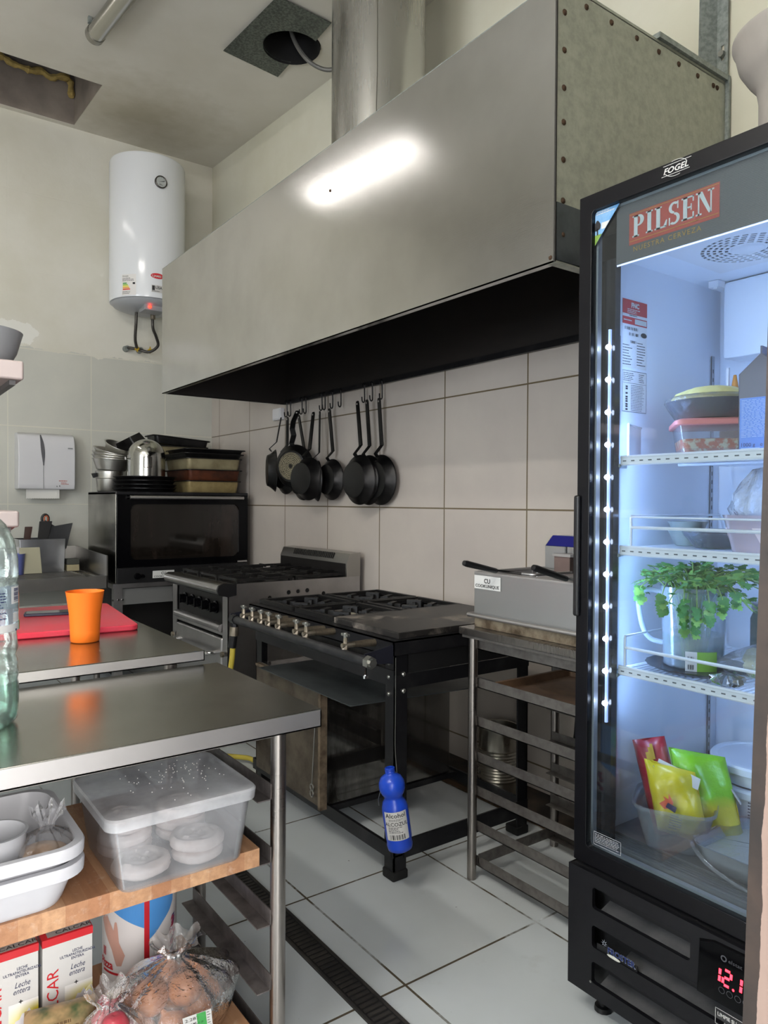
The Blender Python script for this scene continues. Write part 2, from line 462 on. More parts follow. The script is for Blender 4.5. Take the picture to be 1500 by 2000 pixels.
# left wall with an added, unseen window that lets fill light in
mb = MB(); fn = lambda u, v, w: (LX - w, u, v)
mb.holed([(-2.2,0),(BY,0),(BY,4.75),(-2.2,4.75)], [[(.9,1.1),(2.6,1.1),(2.6,2.5),(.9,2.5)]], fn, .12)
struct(mb.build('wall_left', m_wall_plain))
win = MB()
for a, b in (((LX-.1,.9,1.1),(LX-.04,.96,2.5)), ((LX-.1,2.54,1.1),(LX-.04,2.6,2.5)), ((LX-.1,.9,1.1),(LX-.04,2.6,1.16)), ((LX-.1,.9,2.44),(LX-.04,2.6,2.5)), ((LX-.1,1.72,1.1),(LX-.04,1.78,2.5))): win.box(a, b)
wo = struct(win.build('added_window_1', white_plastic))
box('pane', (LX-.075,.96,1.16), (LX-.07,2.54,2.44), clear('window_glass', milk=.02), wo)
# the wall the photographer looks through: a doorway, its right jamb leaning a little
t = NT('jamb_paint_and_wood'); P = t.node('ShaderNodeNewGeometry').outputs['Position']; sp = t.node('ShaderNodeSeparateXYZ'); t.link(P, sp.inputs[0])
n = t.noise(24, 5, .6, P)
edge = t.math('ADD', sp.outputs[1], t.math('MULTIPLY_ADD', n, .007, -.0035))
t.set(Base_Color=t.mix(t.math('GREATER_THAN', edge, .2350), C('#806d63'), t.mix(t.ramp(n, .35, .65), C('#150d08'), C('#2c2018'))), Roughness=.6)
m_jamb = t.mat
jx = lambda z: .476 + .048*(min(max(z, .6), 1.7) - 1.20)
mb = MB(); rows = []
for z in (0, .5, 1.0, 1.4, 1.8, 2.2, 2.6):
    x = jx(z); rows.append([V((x, .10, z)), V((x, .244, z)), V((x+.012, FY, z)), V((WX, FY, z)), V((WX, .10, z))])
mb.loft(rows); wf = struct(mb.build('wall_front', [m_jamb], sharp=30))
mb = MB(); mb.box((LX, .10, 0), (-1.6, FY, 4.7)); mb.box((-1.6, .10, 2.6), (WX, FY, 4.7))
struct(mb.build('wall_front_left', m_wall_plain))
# ceiling with the roof opening and the round vent hole
mb = MB(); fn = lambda u, v, w: (u, v, CZ(v) + w)
vent_c = (2.205, 4.03); sky = (.2, 5.33, 1.43, 6.13)
mb.holed([(LX-.1,-2.2),(WX+.1,-2.2),(WX+.1,BY),(LX-.1,BY)], [[(sky[0],sky[1]),(sky[2],sky[1]),(sky[2],sky[3]),(sky[0],sky[3])], circ(*vent_c, .18, 28)], fn, .1)
struct(mb.build('ceiling', m_ceiling))
# the recess above the roof opening
mb = MB(); x0, y0, x1, y1 = sky; zt = 4.67
x0, y0, x1, y1 = x0+.002, y0+.002, x1-.002, y1-.002
for p, q in (((x0,y0),(x1,y0)), ((x1,y0),(x1,y1)), ((x1,y1),(x0,y1)), ((x0,y1),(x0,y0))):
    a, b = V((*p, CZ(p[1])+.002)), V((*q, CZ(q[1])+.002))
    mb.add([a, b, V((*q, zt)), V((*p, zt))], [(0,1,2,3)])
struct(box('ceiling_recess_top', (x0,y0,zt), (x1,y1,zt+.02), mat('recess_top','#2f2823', .9)))
struct(mb.build('ceiling_recess', mat('recess_board', '#8b8177', .85, col2='#6f665e', nscale=3)))
foam = MB(); rnd = random.Random(5)
pts = [(x0+.1 + (x1-x0-.14)*i/16, y1-.025-.02*rnd.random(), 4.63 + rnd.uniform(-.02,.02) - .04*i/16) for i in range(17)] + [(x1-.03, y1-.03, 4.54), (x1-.03, y1-.04, 4.48)]
foam.tube(spline(pts, 3), [.017+.013*rnd.random() for _ in range(len(spline(pts,3)))], 7)
tag(foam.build('insulation_foam', mat('yellow_foam', '#b49b5a', .9, col2='#8e7a48', nscale=30, bump=.5, bscale=40)), 'bead of yellowed expanding foam along the top edge of the ceiling recess', 'foam')
# floor along the foot of the right wall: a dark unfinished strip with a brown edge
struct(box('trim_1', (2.345, FY, 0), (WX, BY, .004), mat('dark_floor_strip', '#2b2622', .8, col2='#4a3e31', nscale=7)))
struct(box('trim_2', (2.318, FY, 0), (2.345, BY, .007), mat('brown_strip', '#5c4126', .7, col2='#3a2a1a', nscale=10)))

# floor drain
dr = thing('floor_drain', 'black slotted drain channel let into the white tiled floor', 'drain', (1.12, 2, 0))
box('channel', (1.078, .6, -.002), (1.162, 4.6, .0025), black_matt, dr)
mb = MB()
y = .62
while y < 4.58:
    mb.bar((1.092, y, .0035), (1.148, y, .0035), .011, .004); y += .02
mb.box((1.078,.6,0),(1.086,4.6,.006)); mb.box((1.154,.6,0),(1.162,4.6,.006))
mb.build('grate', mat('drain_grate', '#2c2a28', .5, .2, col2='#45413c', nscale=9), dr)

# ------------------------------------------------------------------ things on walls and ceiling
# round vent: galvanised plate with a torn round hole
vp = thing('ceiling_vent', 'galvanised square vent plate around a black round hole in the ceiling', 'vent', (2.1, 4.03, CZ(4.03)))
mb = MB(); fn = lambda u, v, w: (u, v, CZ(v) - .012 - w)
hole = circ(*vent_c, .172, 40)
x1 = 2.285
hy = math.sqrt(.172**2 - (x1-vent_c[0])**2); a = math.atan2(hy, x1-vent_c[0])
arc = circ(*vent_c, .172, 30, a, 2*PI - a, end=True)
outline = [(1.905,3.64),(2.262,3.66),(x1, vent_c[1]-hy)] + list(reversed(arc))[1:-1] + [(x1, vent_c[1]+hy),(2.305,4.40),(1.895,4.345)]
mb.holed(outline, [], fn, .004)
mb.build('plate', mat('vent_plate', '#6f7672', .45, .8, col2='#4f5552', nscale=70, lo=.42, hi=.58), vp)
mb = MB(); n = 36
mb.add([(vent_c[0]+.174*math.cos(2*PI*i/n), vent_c[1]+.174*math.sin(2*PI*i/n), CZ(4.03)+z) for z in (-.02,.6) for i in range(n)], [(i,(i+1)%n,n+(i+1)%n,n+i) for i in range(n)])
mb.add([(vent_c[0]+.174*math.cos(2*PI*i/n), vent_c[1]+.174*math.sin(2*PI*i/n), CZ(4.03)+.6) for i in range(n)], [tuple(range(n))])
mb.build('pipe', mat('dark_pipe', '#0d0c0c', .8), vp)  # near-black metal pipe lining the round hole
cab = MB(); cab.tube(spline([(2.16,4.0,4.5),(2.19,4.02,4.25),(2.235,3.93,4.05),(2.33,3.85,3.965),(2.42,3.75,3.97),(2.5,3.6,4.0)], 8), .013, 8)
tag(cab.build('electric_cable', mat('grey_cable', '#5d5c58', .5)), 'grey cable drooping out of the round ceiling hole', 'cable')

# slim metal light tube at the upper left
lt = thing('ceiling_light', 'slim silver metal tube fixed under the ceiling near the roof opening', 'light', (1.2, 4.3, 4.12))
d = V((.06, -1, -.06)).normalized(); p0 = V((1.19, 4.60, 4.125)); 
mb = MB(); mb.tube([p0, p0 + d*1.3], .052, 22); mb.build('housing', steel('lamp_housing', '#a3a29c', .25, (1,30,1), .08, .04), lt)
mb = MB(); mb.tube([p0 - d*.012, p0 + d*.035], .055, 22); mb.build('end_cap', mat('lamp_cap', '#8d8b84', .35, .9), lt)
for k in (.05, 1.0):
    q = p0 + d*k; box('bracket', (q.x-.055, q.y-.012, q.z+.03), (q.x-.035, q.y+.012, CZ(q.y)+.002), galv_grey, lt)

# galvanised angle iron running up the wall above the hood
br = thing('wall_bracket', 'galvanised slotted steel post rising up the wall above the hood end', 'bracket', (2.58, 1.48, 2.9))
mb = MB(); fn = lambda u, v, w: (WX - .004 - w, u, v)
mb.holed([(1.452,2.89),(1.496,2.89),(1.496,4.1),(1.452,4.1)], [[(1.468,2.975),(1.479,2.975),(1.479,2.992),(1.468,2.992)], [(1.468,3.0),(1.479,3.0),(1.479,3.03),(1.468,3.03)], [(1.468,3.3),(1.479,3.3),(1.479,3.34),(1.468,3.34)]], fn, .003)
mb.add([(WX-.007,1.496,2.89),(WX-.055,1.53,2.89),(WX-.04,1.53,4.1),(WX-.007,1.496,4.1)], [(0,1,2,3)])
mb.add([(WX-.055,1.53,2.89),(WX-.05,1.545,2.89),(WX-.035,1.54,4.1),(WX-.04,1.53,4.1)], [(0,1,2,3)])
mb.add([(WX-.007,1.452,2.89),(WX-.02,1.447,2.89),(WX-.02,1.447,4.1),(WX-.007,1.452,4.1)], [(0,1,2,3)])
mb.build('angle_post', galv_grey, br)
mb = MB(); mb.cyl((WX-.005,1.4735,2.996),(WX-.022,1.4735,2.996),.012,6); mb.build('bolt', mat('zinc_bolt','#9a9a94',.3,.9), br)

# wall socket under the hood corner
so = thing('wall_socket', 'small white cable box on the tiles under the hood corner', 'socket', (WX, 4.9, 1.95))
box('box', (WX-.035, 4.835, 1.952), (WX-.001, 4.962, 2.04), white_plastic, so, bevel=.006)
box('lid', (WX-.041, 4.845, 1.96), (WX-.034, 4.952, 2.032), white_plastic, so, bevel=.003)
# wall socket behind the stove
so = thing('wall_socket', 'white socket plate low on the tiles behind the black stove hotplate', 'socket', (WX, 2.6, .8))
box('plate', (WX-.012, 2.60, .735), (WX-.001, 2.74, .83), white_plastic, so, bevel=.004)
mb = MB()
for y in (2.64, 2.695): mb.cyl((WX-.02,y,.785),(WX-.012,y,.785),.014,12)
mb.build('socket_hole', black, so)
# ------------------------------------------------------------------ extraction hood
HX, HY0, HY1, HZ0, HZ1 = 1.667, 1.455, 4.795, 2.055, 2.872
hood = thing('range_hood', 'long brushed steel extraction hood over the stoves on the right wall', 'range hood', (2.13, 3.1, HZ0))
mb = MB(); mb.box((HX, HY0, HZ0), (HX+.004, HY1, HZ1)); mb.box((HX, HY0, HZ0), (HX+.028, HY1, HZ0+.004))
mb.build('front_panel', steel_hood, hood)
mb = MB(); mb.box((HX+.004, HY0, HZ0), (WX-.016, HY0+.003, HZ1+.012)); mb.box((HX+.004, HY0-.002, HZ0-.001), (WX-.016, HY0+.03, HZ0+.004))
mb.build('end_panel', [galv], hood)
box('end_skirt', (HX+.006,HY0-.003,HZ0+.006), (WX-.02,HY0-.0005,HZ0+.175), mat('dark_blue_steel','#4b5258',.3,.7,col2='#3a4046',nscale=12), hood)
box('corner_seam', (HX-.002,HY0-.003,HZ0), (HX+.0035,HY0+.002,HZ1), mat('seam_dark','#1f1c19',.6), hood)
mb = MB(); mb.box((HX+.004, HY1-.003, HZ0), (WX-.016, HY1, HZ1)); mb.build('end_panel', steel_hood, hood)
mb = MB(); mb.box((HX, HY0, HZ1), (WX-.016, HY1, HZ1+.003)); mb.bar((2.16, HY0+.004, HZ1+.022), (WX-.012, HY0+.004, HZ1+.022), .03, .018)
mb.bar((WX-.014, HY0-.004, HZ0+.5), (WX-.014, HY0-.004, HZ1+.03), .02, .012); mb.bar((WX-.014, HY0-.004, HZ0), (WX-.014, HY0-.004, HZ0+.5), .02, .012)
mb.build('top_panel', galv_grey, hood)
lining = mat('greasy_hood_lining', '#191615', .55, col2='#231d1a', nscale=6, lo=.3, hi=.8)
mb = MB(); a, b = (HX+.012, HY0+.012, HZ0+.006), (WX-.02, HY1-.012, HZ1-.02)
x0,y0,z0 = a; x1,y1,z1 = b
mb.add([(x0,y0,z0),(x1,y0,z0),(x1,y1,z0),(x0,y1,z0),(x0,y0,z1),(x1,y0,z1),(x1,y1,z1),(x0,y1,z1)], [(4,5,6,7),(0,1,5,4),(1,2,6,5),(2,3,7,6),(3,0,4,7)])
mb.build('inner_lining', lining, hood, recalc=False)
mb = MB(); mb.box((WX-.03, HY0, HZ0), (WX-.012, HY1, HZ0+.03)); mb.build('back_lip', black_steel, hood)
rust = mat('rusty_rivet', '#4a3522', .7, .3, col2='#2c2118', nscale=60)
riv = [(HX+.035, z) for z in (2.14, 2.24, 2.36, 2.47, 2.57, 2.68, 2.79)] + [(x, HZ1-.028) for x in (1.80, 1.92, 2.05, 2.17, 2.285, 2.40, 2.50, 2.525)]
for x, z in riv:
    mb = MB(); mb.tube([(x, HY0+.001, z), (x, HY0-.002, z), (x, HY0-.006, z)], [.0095, .009, .004], 10); mb.build('rivet', rust, hood)
for y, z in ((2.70, 2.68), (1.47, 2.86), (1.47, 2.07)):
    mb = MB(); mb.tube([(HX, y, z), (HX-.004, y, z)], [.007, .004], 10); mb.build('rivet', rust, hood)
# ------------------------------------------------------------------ flue
fl = thing('exhaust_duct', 'thick round metal flue rising from the hood to the ceiling', 'exhaust duct', (2.13, 3.0, HZ1))
duct_m = steel('duct_steel', '#b9b8b4', .27, (9,9,.25), .06, .05, col2='#a8a6a1', bump=0)
mb = MB(); mb.lathe([(.232, HZ1+.003), (.232, CZ(2.768)-.002)], (2.13, 3.0, 0), 64); mb.build('pipe', duct_m, fl, sharp=60)
mb = MB(); a = math.radians(233); q = V((2.13+.2335*math.cos(a), 3.0+.2335*math.sin(a), 0))
rr = random.Random(3); mb.tube([q + V((0,0,HZ1+.02+.098*i)) + V((rr.uniform(-.002,.002), rr.uniform(-.002,.002), 0)) for i in range(12)], .0022, 5); mb.build('seam', mat('duct_seam','#5f5b52',.6,.5), fl)
mb = MB(); mb.lathe([(.25,HZ1+.003),(.25,HZ1+.008),(.236,HZ1+.009),(.236,HZ1+.04),(.2325,HZ1+.041),(.2325,HZ1+.003)], (2.13,3.0,0), 64); mb.build('collar', duct_m, fl)

# ------------------------------------------------------------------ water heater
hc = (1.918, 5.86); HR = .288; ha = math.atan2(-hc[1], -hc[0])
wh = thing('water_heater', 'white upright cylindrical water heater on the back wall above the towel dispenser', 'water heater', (*hc, 2.84))
mb = MB(); mb.lathe([(HR-.03, 2.895), (HR-.004, 2.897), (HR, 2.91), (HR, 3.975), (HR-.006, 3.99), (HR-.03, 4.0), (HR-.09, 4.006), (0, 4.01)], (*hc, 0), 72)
mb.build('tank', white_enamel, wh)
mb = MB(); mb.lathe([(0, 2.835), (.1, 2.838), (.19, 2.85), (.255, 2.872), (HR-.012, 2.893), (HR-.03, 2.9)], (*hc, 0), 64); mb.build('bottom_cap', mat('heater_cap', '#a9acb0', .35), wh)
mb = MB(); mb.box((1.83, 5.66, 2.815), (1.99, 5.80, 2.87)); mb.build('control_cover', mat('heater_cover', '#8f9195', .4), wh, bevel=.01)
mb = MB(); mb.lathe([(.012, 0), (.012,.006), (.006,.009), (0,.01)], (1.87, 5.655, 2.84), 12, Matrix.Rotation(PI/2, 3, 'X')); mb.build('indicator_light', emit('red_led', '#ff2a1a', 6), wh)
mb = MB(); mb.box((1.75, 6.12, 3.1), (2.08, 6.189, 3.16)); mb.box((1.75, 6.12, 3.7), (2.08, 6.189, 3.76)); mb.build('wall_bracket', galv_grey, wh)
df = drum((*hc, 0), HR, ha, 0)
g = df(.098, 3.777); gn = (g - V((*hc, 3.777))).normalized()
gf = plane(g + gn*.002, V((-gn.y, gn.x, 0)), (0,0,1))
gau = MB()
gau.lathe([(.047, -.004), (.047, .012), (.043, .014), (.039, .012), (.039, .006)], g, 32, V((0,0,1)).rotation_difference(gn).to_matrix())
dial = gau.build('thermometer', mat('gauge_ring','#4d4a46',.3,.8), wh)
mb = MB(); mb.add([gf(*p, .007) for p in circ(0,0,.04,32)], [tuple(range(32))]); face = mb.build('dial_face', mat('dial_grey','#aeb2b0',.4), dial)
mb = MB(); poly(mb, [(-.022,-.006),(.026,.008),(.024,.013)], gf, .009)
for i in range(9):
    a = PI*(1.2 - 1.4*i/8); poly(mb, [(.03*math.cos(a)-.0012, .03*math.sin(a)), (.03*math.cos(a)+.0012, .03*math.sin(a)), (.036*math.cos(a)+.0012,.036*math.sin(a)), (.036*math.cos(a)-.0012,.036*math.sin(a))], gf, .0085)
lines(mb, gf, -.016, -.02, .032, 2, .006, .003, .0085); mb.build('needle', black_print, dial)
# energy label
mb = MB(); patch(mb, df, -.2, 2.905, -.082, 3.062, .0008, 8); lab = mb.build('energy_label', paper, wh)
for i, (c, w) in enumerate((('#3f9a4a', .034), ('#8fbf3f', .042), ('#e6d63a', .05), ('#e39a35', .056), ('#d6452f', .062))):
    mb = MB(); patch(mb, df, -.19, 2.99-.0115*i, -.19+w, 2.999-.0115*i, .0016, 4); mb.build('colour_bar', mat('bar_'+c[1:], c, .5), lab)
mb = MB(); lines(mb, df, -.193, 3.03, .1, 3, .009, .0035, .0016, 4); lines(mb, df, -.193, 2.93, .1, 3, .008, .003, .0016, 8); text(mb, 'Energía', df, -.192, 3.043, .017, .0016); patch(mb, df, -.108, 2.985, -.09, 3.0, .0016); mb.build('print', black_print, lab)
# red oval badge and small plate
mb = strip(df, [(.075+.052*math.cos(2*PI*i/40), 3.06+.021*math.sin(2*PI*i/40)) for i in range(40)], .0014, 20); bd = mb.build('badge', red_print, wh)
mb = MB(); text(mb, 'S.JAMES', df, .032, 3.051, .021, .0024, bold=.02); mb.build('lettering', white_paint, bd)
mb = MB(); patch(mb, df, .03, 2.935, .125, 2.99, .0008, 8); pl = mb.build('rating_plate', mat('plate_grey', '#c3c2c0', .5), wh)
mb = MB(); patch(mb, df, .034, 2.95, .054, 2.985, .0016, 2); text(mb, 'LÍSA', df, .058, 2.962, .028, .0016, bold=.02); lines(mb, df, .034, 2.942, .085, 1, .01, .004, .0016); mb.build('print', black_print, pl)
# flexible hoses
hose_m = mat('braided_hose', '#3f3d3a', .45, .5, col2='#5a5752', nscale=120)
mb = MB(); mb.tube(spline([(1.838,5.88,2.86),(1.838,5.89,2.76),(1.85,5.95,2.65),(1.88,6.02,2.605),(1.905,6.08,2.60),(1.95,6.15,2.60)], 6), .012, 10); mb.build('hose', hose_m, wh)
mb = MB(); mb.tube(spline([(1.968,5.88,2.86),(1.972,5.89,2.74),(2.02,5.95,2.68),(2.05,6.0,2.62),(2.0,6.06,2.575),(1.93,6.1,2.59),(1.86,6.12,2.60),(1.842,6.16,2.60)], 6), .012, 10); mb.build('hose', hose_m, wh)
mb = MB(); mb.tube([(1.965,5.87,2.80),(1.965,5.87,2.85)], .02, 10); mb.build('pipe_nut', brass, wh)
for x in (1.845, 1.955):
    mb = MB(); mb.tube([(x,6.13,2.60),(x,6.188,2.60)], [.02,.026], 12); mb.build('wall_fitting', galv_grey, wh)
for x in (1.905, 2.01):
    mb = MB(); mb.bar((x,6.07,2.565),(x,6.07,2.62),.016,.006); mb.cyl((x,6.06,2.592),(x,6.1,2.592),.014,10); mb.build('tap_handle', mat('yellow_tap', '#b99a2c', .4), wh)

# ------------------------------------------------------------------ paper towel dispenser
pd = thing('paper_towel_dispenser', 'white wall paper towel dispenser with a towel end hanging below', 'dispenser', (1.21, 6.1, 1.35))
def disp_ring(x, k=0):
    p = [(6.189,1.43),(6.045,1.43),(6.03,1.47),(6.028,1.70),(6.04,1.79),(6.07,1.84),(6.11,1.858),(6.189,1.86)]
    return [V((x, y, z)) for y, z in p]
mb = MB(); mb.loft([disp_ring(1.012), disp_ring(1.415)]); mb.build('body', mat('dispenser_white', '#cfcfd2', .3), pd, bevel=.008, seg=3)
mb = MB()
for i in range(13):
    t = i/12; z = 1.845 - .235*t; y = 6.024 if z < 1.70 else (6.024+.014*((z-1.70)/.09) if z < 1.79 else 6.038+.03*((z-1.79)/.05)); w = .004 + .010*math.sin(PI*min(1, t*1.05))
    x = 1.172 + .014*math.sin(t*1.6)
    mb.v += [(x-w, y, z), (x+w, y, z)]
mb.f = [[2*i,2*i+1,2*i+3,2*i+2] for i in range(12)]; mb.mi = [0]*12
mb.build('level_window', mat('grey_window', '#55565a', .3), pd, recalc=False)
mb = MB(); mb.box((1.184,6.0255,1.435),(1.187,6.029,1.61)); mb.build('cover_joint', grey_plastic, pd)
mb = MB(); mb.grid(lambda a, b: V((1.075+.235*a, 6.085+.006*math.sin(a*5)+.004*b, 1.435-.075*b-(.003*math.sin(a*90) if b > .95 else 0))), 40, 6); mb.build('paper_towel', mat('tissue', '#dddcd6', .9), pd, recalc=False)
pf = plane((0, 6.0265, 0), (1,0,0), (0,0,1))
mb = MB(); lines(mb, pf, 1.295, 1.492, .09, 1, .01, .007, .001); lines(mb, pf, 1.31, 1.478, .06, 2, .009, .005, .001); mb.build('print', mat('faded_red_print', '#b06a62', .6), pd)
mb = MB(); text(mb, 'a  4', pf, 1.277, 1.45, .018, .001, bold=.02); mb.build('mark', black_print, pd)
mb = MB(); patch(mb, pf, 1.36, 1.742, 1.395, 1.752, .001); mb.build('logo_plate', grey_plastic, pd)

# ------------------------------------------------------------------ sink against the back wall
sink_edge = steel('sink_edge_steel', '#94928e', .3, (1,1,1), .05, .06)
sk = thing('sink_unit', 'stainless steel sink drainer with upstand along the back wall', 'sink', (.5, 5.7, 0))
mb = MB()
fn = lambda u, v, w: (u, v, .80 + w)
mb.holed([(-.6,5.3),(1.45,5.3),(1.45,6.186),(-.6,6.186)], [[(.05,5.45),(.62,5.45),(.62,6.0),(.05,6.0)]], fn, .006)
mb.build('drainboard', steel('sink_steel', '#8d8c87', .25, (30,1,1), .1, .06), sk)
mb = MB()
for k in range(9): mb.bar((.78, 5.46+.06*k, .807), (1.36, 5.46+.06*k, .808), .014, .006)
mb.bar((.72,5.36,.808),(1.42,5.36,.808),.02,.008); mb.bar((1.42,5.36,.808),(1.42,6.1,.808),.02,.008)
mb.build('drain_ridges', sink_edge, sk)
mb = MB(); tub(mb, (.335, 5.725, 0), [(.56,.5,.48,.05),(.80,.57,.55,.04)], .004); mb.build('basin', steel_edge, sk)
mb = MB(); mb.box((-.6,5.296,.735),(1.456,5.302,.822)); mb.box((-.6,5.3,.815),(1.456,5.325,.822)); mb.build('front_apron', sink_edge, sk)
mb = MB(); mb.prism([(5.296,.735),(6.186,.735),(6.186,.985),(5.296,.962)], lambda u, v, w: (1.45+w, u, v), .008); mb.build('side_upstand', sink_edge, sk)
mb = MB(); mb.box((-.6,6.178,.8),(1.45,6.186,.985)); mb.build('back_upstand', sink_edge, sk)
for x in (-.55, 1.40):
    for y in (5.36, 6.1):
        mb = MB(); mb.cyl((x,y,0),(x,y,.80),.022,14); mb.build('leg', steel_tube, sk)
# utensil box and what is in it
ub = thing('utensil_box', 'square stainless utensil box at the back of the sink drainer', 'box', (1.14, 5.95, .815))
mb = MB(); tub(mb, (1.145, 5.98, 0), [(.813,.30,.26,.006),(1.06,.318,.27,.006)], .003); mb.build('box_body', steel('utensil_box_steel','#b9bcc0', .22, (1,1,20), .08, .05), ub)
blade = mat('dark_blade', '#3b3c3e', .35, .6); hand = mat('dark_handle', '#161515', .5)
def utensil(name, label, cat, p, q, w, bl, tip):
    u = thing(name, label, cat, p)
    d = (V(q)-V(p)); m = V(p)+d*.45
    mb = MB(); mb.bar(p, m, .014, .008, (0,1,0)); mb.build('blade', blade, u)
    mb = MB(); s_ = V((1,0,0)); e = V(q)
    mb.loft([[m - s_*w*.4 + V((0,-.006,0)), m + s_*w*.4 + V((0,-.006,0)), m + s_*w*.4 + V((0,.006,0)), m - s_*w*.4 + V((0,.006,0))],
             [e - s_*w*.55 + V((0,-.006,0)), e + s_*w*.5 + V((0,-.006,tip)), e + s_*w*.5 + V((0,.006,tip)), e - s_*w*.55 + V((0,.006,0))]])
    mb.build('handle', bl, u, bevel=.004); return u
utensil('kitchen_knife', 'black kitchen knife leaning left in the utensil box', 'knife', (1.13,5.95,.84), (1.185,5.93,1.19), .085, hand, .0)
utensil('spatula', 'broad black spatula leaning in the middle of the utensil box', 'spatula', (1.17,5.98,.84), (1.235,5.96,1.20), .10, blade, -.07)
utensil('scraper', 'dark slanted scraper blade sticking out at the right of the utensil box', 'scraper', (1.24,5.95,.84), (1.30,5.96,1.145), .16, blade, .03)
utensil('kitchen_utensil', 'brown handled utensil at the left end of the utensil box', 'utensil', (1.03,5.96,.84), (1.07,5.95,1.15), .05, mat('brown_handle', '#3a221a', .5), .0)
sp_ = thing('kitchen_utensil', 'utensil with a black and orange loop handle standing in the utensil box', 'utensil', (1.13, 6.0, .84))
mb = MB(); mb.tube([V((1.19,5.99,1.205)) + V((.024*math.cos(a), .0, .034*math.sin(a))) for a in [2*PI*i/18 for i in range(19)]], .009, 8, caps=False); mb.build('handle', hand, sp_)
mb = MB(); mb.tube([V((1.195,5.98,1.205)) + V((.014*math.cos(a), .0, .024*math.sin(a))) for a in [2*PI*i/18 for i in range(19)]], .004, 6, caps=False); mb.build('grip', mat('orange_grip','#b5532a',.5), sp_)
mb = MB(); mb.bar((1.185,5.995,1.175),(1.14,6.0,.84),.02,.005,(0,1,0)); mb.build('blade', blade, sp_)
spg = thing('sponge', 'grey and cream scouring sponge on the drainer beside the utensil box', 'sponge', (1.36, 5.9, .808))
box('foam', (1.315,5.86,.813), (1.405,5.95,.862), mat('cream_foam', '#a89d7c', .9, bump=.4, bscale=120), spg, bevel=.006)
box('scouring_pad', (1.315,5.86,.862), (1.405,5.95,.905), mat('scour_pad', '#4a4b45', .95, bump=.6, bscale=150), spg, bevel=.006)
mb = MB(); mb.prism([(-.08,0),(.08,0),(.068,.19),(-.066,.19)], lambda u, v, w: V((1.055+u, 5.815 + v*.12 + w, .812+v)), .012)
tag(mb.build('plastic_scraper', mat('beige_plastic', '#a9a58c', .5), bevel=.003), 'plain beige plastic scraper leaning on the front of the utensil box', 'scraper')

cu_ = thing('plastic_cup', 'small blue plastic cup on the drainer at the left of the utensil box', 'cup', (.965, 5.83, .8075))
mb = MB(); mb.lathe([(0,0),(.045,0),(.048,.004),(.058,.15),(.06,.153),(.055,.152),(.046,.01),(0,.008)], (.965,5.83,.8075), 32); mb.build('body', mat('lavender_plastic','#6f78b8',.35), cu_)

# ------------------------------------------------------------------ convection oven on its stand
OX0, OX1, OY0, OY1, OZ0, OZ1 = 1.52, 2.53, 5.3, 6.07, .757, 1.41
ov = thing('convection_oven', 'black fronted countertop convection oven with a wide window', 'oven', (2.02, 5.7, OZ0))
mb = MB(); mb.box((OX0, OY0+.03, OZ0), (OX1, OY1, OZ1)); mb.build('body', steel('oven_side_steel','#8d8c85', .22, (1,1,20), .1, .1, col2='#5a5852'), ov, bevel=.004)
mb = MB(); fnv = lambda u, v, w: (u, OY0+.028 - w, v)
mb.holed([(OX0+.004,.872),(OX1-.004,.872),(OX1-.004,OZ1-.02),(OX0+.004,OZ1-.02)], [[(p.x,p.y) for p in rrect(2.035,1.122,.835,.40,.045,0,6)]], fnv, .028)
door = mb.build('door', black_gloss, ov)
t = NT('oven_window'); t.set(Base_Color=C('#0c0b0a'), Roughness=.07, Specular_IOR_Level=.35)
P = t.coord('Object', (1,1,.25)); nz = t.ramp(t.noise(5, 5, .65, P), .45, .75)
t.set(Base_Color=t.mix(nz, C('#15120f'), C('#2a211d')), Roughness=t.math('MULTIPLY_ADD', nz, .12, .06))
mb = MB(); mb.box((1.615,OY0+.012,.92),(2.455,OY0+.018,1.325)); mb.build('window', t.mat, door)
mb = MB(); mb.cyl((1.60,OY0-.045,1.372),(2.47,OY0-.045,1.372),.012,14); hb = mb.build('handle', steel_edge, door)
for x in (1.615, 2.455):
    mb = MB(); mb.tube([(x,OY0,1.372),(x,OY0-.05,1.372)], .016, 12); mb.build('handle_bracket', black_gloss, hb)
mb = MB(); mb.box((OX0+.002, OY0, OZ0), (OX1-.002, OY0+.03, .868)); cp = mb.build('control_panel', black, ov, bevel=.003)
for x, r in ((1.665,.024),(1.70,.014)):
    mb = MB(); mb.tube([(x,OY0,.805),(x,OY0-.012,.805),(x,OY0-.028,.805)], [r,r*.95,r*.8], 18); kn = mb.build('knob', black_gloss, cp)
mb = MB(); mb.box((1.775,OY0-.003,.785),(1.935,OY0+.001,.838)); bg = mb.build('badge', white_paint, cp)
bf = plane((1.775,OY0-.0035,.785), (1,0,0), (0,0,1))
mb = MB(); text(mb, 'CU', bf, .08, .026, .026, .0006, 'CENTER', bold=.02); text(mb, 'COOKUNIQUE', bf, .08, .006, .017, .0006, 'CENTER', sx=1.25, bold=.015); mb.build('lettering', black_print, bg)
mb = MB(); mb.box((OX0,OY0+.005,OZ1-.02),(OX1,OY1,OZ1+.002)); mb.build('top', black_steel, ov, bevel=.004)
mb = MB(); mb.box((2.44,OY0-.004,.874),(2.52,OY0+.001,.885)); mb.build('door_latch', steel_edge, ov)
os_ = thing('oven_stand', 'dark steel stand with a pale front rail under the convection oven', 'stand', (2.02, 5.7, 0))
mb = MB(); mb.box((OX0-.02,OY0+.02,OZ0-.035),(OX1+.02,OY1+.02,OZ0-.002)); mb.build('top', steel_side, os_)
for x in (OX0+.02, OX1-.03):
    for y in (OY0+.06, OY1-.03):
        mb = MB(); mb.box((x-.03,y-.03,0),(x+.03,y+.03,OZ0-.035)); mb.build('leg', steel_side, os_)
